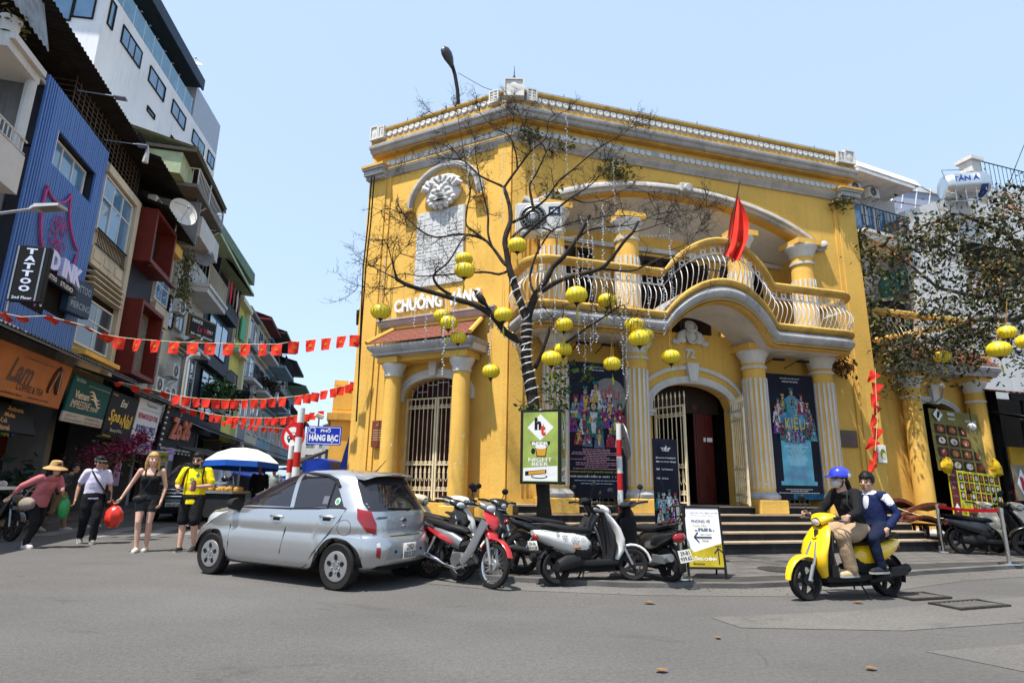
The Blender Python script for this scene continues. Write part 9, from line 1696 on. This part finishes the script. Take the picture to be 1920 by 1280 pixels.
poly(q,[(-RR*.58,RR*.42),(-RR*.42,RR*.58),(RR*.58,-RR*.42),(RR*.42,-RR*.58)],-.017,2);q.build('print',[*PCB[:2],pm('traffic_red',(.48,.015,.02)),*PCB[3:]],s_,ang=0)
def stanchion(p,label):
 t=thing('belt_post',label,'barrier post',p,0,'steel belt barrier posts');q=MB();q.lathe([(.001,.04),(.06,.045),(.17,.02),(.175,.0),(.001,0)],24);q.build('base',STEEL,t);q=MB();q.lathe([(.033,.03),(.033,.9),(.04,.905),(.04,.98),(.001,.985)],14);q.build('post',STEEL,t);return t
pa,pb,pc=gpix(1769,1034,PV),gpix(1893,1057,PV),gpix(1277,1084,PV);stanchion(pa,'steel belt post in front of the brown stacked loungers');stanchion(pb,'steel belt post nearest the right border');stanchion(pc,'steel belt post half hidden behind the black scooter and ticket sign')
def belt(a,b,label,sag=.03):
 q=MB();pts=[a.lerp(b,i/12)+Vector((0,0,.93-sag*sin(pi*i/12)))for i in range(13)];q.add([tuple(p_+Vector((0,0,d)))for d in(-.03,.03)for p_ in pts],[(i,i+1,14+i,13+i)for i in range(12)]);o=q.build('barrier_belt',mat('red_belt',(.45,.01,.02),.6),None);tag(o,label,'belt')
belt(pa,pb,'red belt stretched between the two right hand steel posts');belt(pix(1198,985,10.7)-Vector((0,0,.93)),pix(1262,976,10.3)-Vector((0,0,.93)),'red belt low behind the black scooter before the steps')
RAT=mat('brown_rattan',(.13,.042,.022),.6,var=.4,scale=14,bump=.5,bscale=50);base=gpix(1690,1018,PV);STK='brown loungers and chairs stacked by the gate'
for i,(dx,dy,z,rz,tl,lb)in enumerate(((-.25,.0,.80,.2,-.12,'brown rattan lounger on top at the left of the stack'),(.35,-.15,.66,-.15,-.2,'brown rattan lounger lying across the middle of the stack'),(.1,-.3,.50,.1,.12,'lowest brown rattan lounger with a pale cord'),(-.45,-.05,.56,.3,.1,'brown rattan lounger behind the boy at the left'))):
 t=thing('rattan_lounger',lb,'lounger',base+Vector((dx,dy,z)),A_R+rz,STK);t.rotation_euler=(tl,.12*(-1)**i,A_R+rz);q=MB();n=12;up=[];
 for k in range(n+1):u=k/n;up.append((lerp(-.6,.6,u),.16*sin(pi*u*.9)+.08*u))
 q.loft([[(x,y,z+.02*(1 if 0<j<3 else 0))for j,y in enumerate((-.3,-.15,.15,.3))]+[(x,y,z-.05)for y in(.3,.15,-.15,-.3)]for x,z in up]);q.build('woven_seat',RAT,t);q=MB()
 for k in range(28):u=k/27;x=lerp(-.6,.6,u);z_=.16*sin(pi*u*.9)+.08*u;q.box(x-.012,x+.012,-.335,-.30,z_-.05,z_+.035)
 q.build('edge_weave',RAT,t,ang=0,kind='stuff')
for i in range(4):
 t=thing('stacked_chair',('brown chair legs under the loungers, farthest left','brown chair legs under the loungers, second from left','brown chair legs under the loungers, third from left','brown chair legs under the loungers beside the steel post')[i],'chair',base+Vector((-.6+.42*i,.05,0)),A_R,STK);q=MB();q.box(-.18,.18,-.2,.2,.42,.47);q.build('seat',RAT,t)
 for x in(-.16,.16):
  for y in(-.18,.18):q=MB();[q.tube([(x*(1+.08*k),y-.03*k,0),(x,y-.03*k,.42)],.013,5)for k in range(3)];q.build('leg',RAT,t)
q=MB();q.tube([base+Vector((-.5,-.45,.95)),base+Vector((-.2,-.5,.8)),base+Vector((.2,-.5,.68)),base+Vector((.8,-.45,.62))],.012,5);o=q.build('tie_cord',CREAM,None);tag(o,'pale cord tied round the stacked loungers','cord')
STAR=pm('flag_gold_star',(.50,.17,.015));FRED=mat('flag_red',(.66,.035,.02),.7,var=.15,scale=4)
def flagmesh(w_,h,star,seed,tri=False):
 R_=random.Random(seed);q=MB();n,m_=6,4;a=R_.uniform(0,6);amp=.10*w_
 def P(u,v):s_=1-(.85 if tri else R_.uniform(.0,.0)+.12)*v;return((u-.5)*w_*s_,amp*v*sin(a+4*u+2*v),-h*v)
 q.add([P(i/n,j/m_)for j in range(m_+1)for i in range(n+1)],[((n+1)*j+i,(n+1)*(j+1)+i,(n+1)*(j+1)+i+1,(n+1)*j+i+1)for j in range(m_)for i in range(n)])
 if star:
  q.k=1;y0=P(.5,.5)[1];q.add([((.21 if i%2==0 else.085)*h*sin(pi*i/5),y0-amp*.6-.004,-h*.5+(.21 if i%2==0 else.085)*h*cos(pi*i/5))for i in range(10)],[tuple(range(9,-1,-1))])
 return q.mesh('flag',[FRED,STAR],50)
def bunting(label,pts,Y0,Y1,wpx,ratio,star,fold=0,tri=False):
 xs0,xs1=pts[0][0],pts[-1][0];P=[pix(x,y,lerp(Y0,Y1,(x-xs0)/(xs1-xs0)))for x,y in pts];t=thing('flag_bunting',label,'bunting',P[0]);q=MB();q.tube([p_-P[0]for p_ in P],.006,4);q.build('cord',CREAM,t);R_=random.Random(len(pts))
 ms=[flagmesh(1,ratio,star,k,tri)for k in range(4)]
 for i,p_ in enumerate(P):
  w_=wpx*p_.y/1141;f_=i<fold;put('flag',ms[R_.randrange(4)],t,p_-P[0],(R_.uniform(.7,1.4)if f_ else R_.uniform(-.12,.12),R_.uniform(-.5,.5)if f_ else R_.uniform(-.08,.08),R_.uniform(-.5,.5)),scale=(w_,w_,w_))
bunting('upper string of red flags with gold stars across the street mouth',[(2,586),(40,594),(86,592),(120,600),(157,610),(190,626),(225,632),(259,636),(292,638),(328,641),(362,642),(395,643),(428,644),(461,645),(493,645),(519,645),(551,640),(583,637),(612,634),(641,630),(666,628)],12.3,13.9,21,1.15,True,6)
bunting('middle string of plain red flags from the awnings to the theatre edge',[(222,716),(253,722),(275,728),(310,735),(331,741),(350,744),(368,746),(387,747),(405,748),(423,749),(441,749),(459,749),(477,748),(495,748),(511,746),(530,745),(560,742),(576,739),(592,736),(608,732),(624,728),(639,724),(654,720),(664,716)],15,16,16,1.1,False,4)
bunting('lower string of small red flags above the umbrella stall',[(318,758),(341,764),(362,768),(380,772),(397,776),(410,778),(431,781),(443,781),(458,782),(473,783),(487,783),(503,783),(517,783),(531,782),(545,780),(559,778),(575,776),(587,773),(602,770)],18,19,13,1.1,False,3);bunting('farthest short string of red flags low over the street',[(420,790),(438,793),(455,795),(470,797),(480,799),(495,800),(508,801),(520,802),(535,803)],22,23,9,1.0,False)
P0=pix(1641,690,13.6);t=thing('pennant_string','vertical string of red pennants hanging at the right end of the theatre','bunting',P0);q=MB();q.tube([(0,0,0),pix(1645,790,13.6)-P0,pix(1638,890,13.6)-P0],.006,4);q.build('cord',CREAM,t);fm=[flagmesh(.26,.3,False,30+k,True)for k in range(3)]
for i in range(9):put('flag',fm[i%3],t,pix(1642+(i%2)*4-(4 if i>6 else 0),698+21*i,13.6)-P0,(rr.uniform(-.2,.2),rr.uniform(.3,.8),rr.uniform(-.8,.8)))
Yf=12.3;a,b=pix(1360,474,Yf),pix(1387,340,Yf);t=thing('balcony_flag','large limp red flag on a slanting pole at the balcony centre','flag',a);q=MB();q.tube([(0,0,-.1),b-a],.018,8);q.build('pole',mat('flag_pole_brown',(.07,.03,.02),.5),t);q=MB();n,m_=14,16;vs=[]
L_=[(1383,366),(1372,400),(1366,440),(1362,466),(1358,480)];R2_=[(1384,368),(1397,395),(1403,420),(1401,450),(1384,492)]
def pl(L,u):k=min(int(u*4),3);f_=u*4-k;return(lerp(L[k][0],L[k+1][0],f_),lerp(L[k][1],L[k+1][1],f_))
for j in range(m_+1):
 v=j/m_;l,r_=pl(L_,v),pl(R2_,v)
 for i in range(n+1):u=i/n;p_=pix(lerp(l[0],r_[0],u),lerp(l[1],r_[1],u),Yf)-a;p_.y+=.09*sin(9*u+2.2*v)*min(1,v*3)+.04*sin(17*u-4*v)*v;vs.append(tuple(p_))
q.add(vs,[((n+1)*j+i,(n+1)*(j+1)+i,(n+1)*(j+1)+i+1,(n+1)*j+i+1)for j in range(m_)for i in range(n)]);q.build('cloth',FRED,t,ang=80)
Yu=17.2;c_=pix(455,838,Yu);t=thing('market_umbrella','big white and blue market umbrella over a food cart in the narrow street','umbrella',(c_.x,c_.y,0));R_=70*Yu/1141;z0=c_.z;UW=mat('umbrella_white',(.55,.58,.62),.7,var=.08);UB=mat('umbrella_blue',(.012,.07,.33),.6,var=.1);q=MB(RX(rad(-4)));pr=[(.01,z0),(R_*.35,z0-.05),(R_*.7,z0-.2),(R_*.98,z0-.44)]
q.lathe(pr,8);q.v=[(x,y,z)for x,y,z in q.v];q.build('canopy',UW,t,ang=10);q=MB(RX(rad(-4)));q.lathe([(R_*.98,z0-.44),(R_*1.0,z0-.6)],8);q.lathe([(R_*.97,z0-.46),(R_*.6,z0-.3),(.02,z0-.12)],8);q.build('valance',UB,t,ang=10);q=MB();q.tube([(0,0,0),(0,0,z0+.08)],.022,7)
for k in range(8):a0=2*pi*k/8;q.tube([(0,0,z0-.5),(R_*.55*cos(a0),R_*.55*sin(a0),z0-.2)],.01,4)
q.build('pole',STEEL,t)
p=gpix(425,985);p=Vector((-7.9,16.6,0));t=thing('food_cart','small cart with a tray of yellow snacks beside the umbrella','cart',p,rad(-10));q=MB();q.box(-.7,.7,-.4,.4,.92,.98);q.build('tray',GRYM,t);q=MB();R_=random.Random(3);[q.ball((R_.uniform(-.55,.55),R_.uniform(-.3,.3),1.02),R_.uniform(.05,.09),7,5)for _ in range(32)];q.build('snacks',mat('snack_yellow',(.50,.27,.05),.6,var=.4,scale=12),t,kind='stuff');q=MB();q.box(-.6,.6,-.35,.35,.3,.9);q.build('body',mat('cart_dark',(.02,.022,.024),.7),t);[wheel(t,x,-.38,.3,.06,-1,'spoke')for x in(-.4,.4)]
q=MB();bagmesh(q,(-8.25,16.0,.75),.2,.14,.22,8);o=q.build('pale_green_bag',mat('pale_green_bag',(.32,.48,.38),.4,var=.2),None);tag(o,'pale green plastic bag hanging from the snack cart','bag')
def tarp(name,label,pts,Y,th,m,dy=1.0):
 P=[pix(x,y,Y)for x,y in pts];q=MB();q.prism([(p_.x,p_.z)for p_ in P],Y,Y+dy);q.v=[(x+.02*sin(9*z),y+.05*sin(7*x+3*z),z)for x,y,z in q.v];o=q.build(name,m,None,ang=20);tag(o,label,'tarpaulin');return o
BT_=mat('blue_tarp',(.012,.035,.26),.45,var=.35,scale=3,bump=.5,bscale=6)
tarp('blue_tarp_stall','blue tarpaulin covered stall behind the street name pole',[(566,985),(566,868),(575,862),(597,858),(620,864),(626,985)],15.2,.1,BT_,1.6);tarp('blue_tarp_drape','dark blue tarpaulin hanging like a folded sail at the theatre left edge',[(628,985),(633,892),(645,850),(656,815),(668,796),(664,850),(655,985)],14.9,.1,mat('navy_tarp',(.008,.018,.12),.5,var=.35,scale=3),.35)
q=MB();pts=[pix(x,y,Y)for x,y,Y in((556,868,17.5),(640,832,17.5),(650,832,21),(566,858,21))];q.add([tuple(p_)for p_ in pts]+[tuple(p_-Vector((0,0,.08)))for p_ in pts],[(0,1,2,3),(7,6,5,4),(0,4,5,1),(1,5,6,2),(2,6,7,3),(3,7,4,0)]);o=q.build('dark_awning',DCOR,None,ang=0);tag(o,'dark sloping awning between the striped poles and the annex','awning')
for i,(x0,y0,x1,y1,Y,m_,lb)in enumerate(((400,880,520,905,23,BT_,'blue market awning beyond the umbrella'),(460,905,560,890,27,mat('dull_green_tarp',(.05,.09,.08),.7),'dull green market awning deep in the street'),(330,838,430,870,24,DCOR,'dark market awning over the shops by the umbrella'),(520,880,600,870,30,mat('teal_tarp',(.05,.15,.2),.7),'teal market awning in the far street'))):
 q=MB();a,b=pix(x0,y0,Y),pix(x1,y1,Y);q.prism([(a.x,a.z),(b.x,b.z),(b.x,b.z+.06),(a.x,a.z+.06)],Y,Y+2.5);o=q.build('market_awning',m_,None,ang=0);tag(o,lb,'awning')
p=gpix(20,1003);p=Vector((-10.55,12.5,0));t=thing('food_tray','white foam tray of food carried on the motorbike at the left edge','tray',p+Vector((0,0,1.02)),rad(-10));q=MB();q.box(-.6,.3,-.3,.3,0,.06);q.build('tray',WHP,t);q=MB();R_=random.Random(6);[q.ball((R_.uniform(-.5,.2),R_.uniform(-.22,.22),.1),R_.uniform(.06,.1),8,6)for _ in range(14)];q.build('food_bags',mat('pale_food_bag',(.42,.36,.32),.4,var=.5,scale=7),t,kind='stuff');q=MB();bagmesh(q,(-10.75,12.15,.75),.22,.16,.3,9);o=q.build('blue_bag',mat('blue_violet_bag',(.05,.12,.42),.3,var=.7,scale=5),None);tag(o,'blue and violet plastic bag hanging under the food tray','bag')
R_=random.Random(12);q=MB()
for _ in range(260):
 u=R_.random();k=R_.randrange(5,len(kerb_line)-2);a=Vector(kerb_line[k]).lerp(Vector(kerb_line[k+1]),u);d=R_.expovariate(5);x,y=a.x+R_.uniform(-.1,.1)+.3*d,a.y-.06-d;s_=R_.uniform(.008,.03);b=R_.uniform(0,6.3);q.add([(x+s_*cos(b+j*pi/2+.3*(j%2)),y+s_*.7*sin(b+j*pi/2),.006+.004*(j%2))for j in range(4)],[(0,1,2,3)])
o=q.build('litter',mat('kerb_litter',(.16,.12,.07),.9,var=.6,scale=40),None,ang=0);o['kind']='stuff'
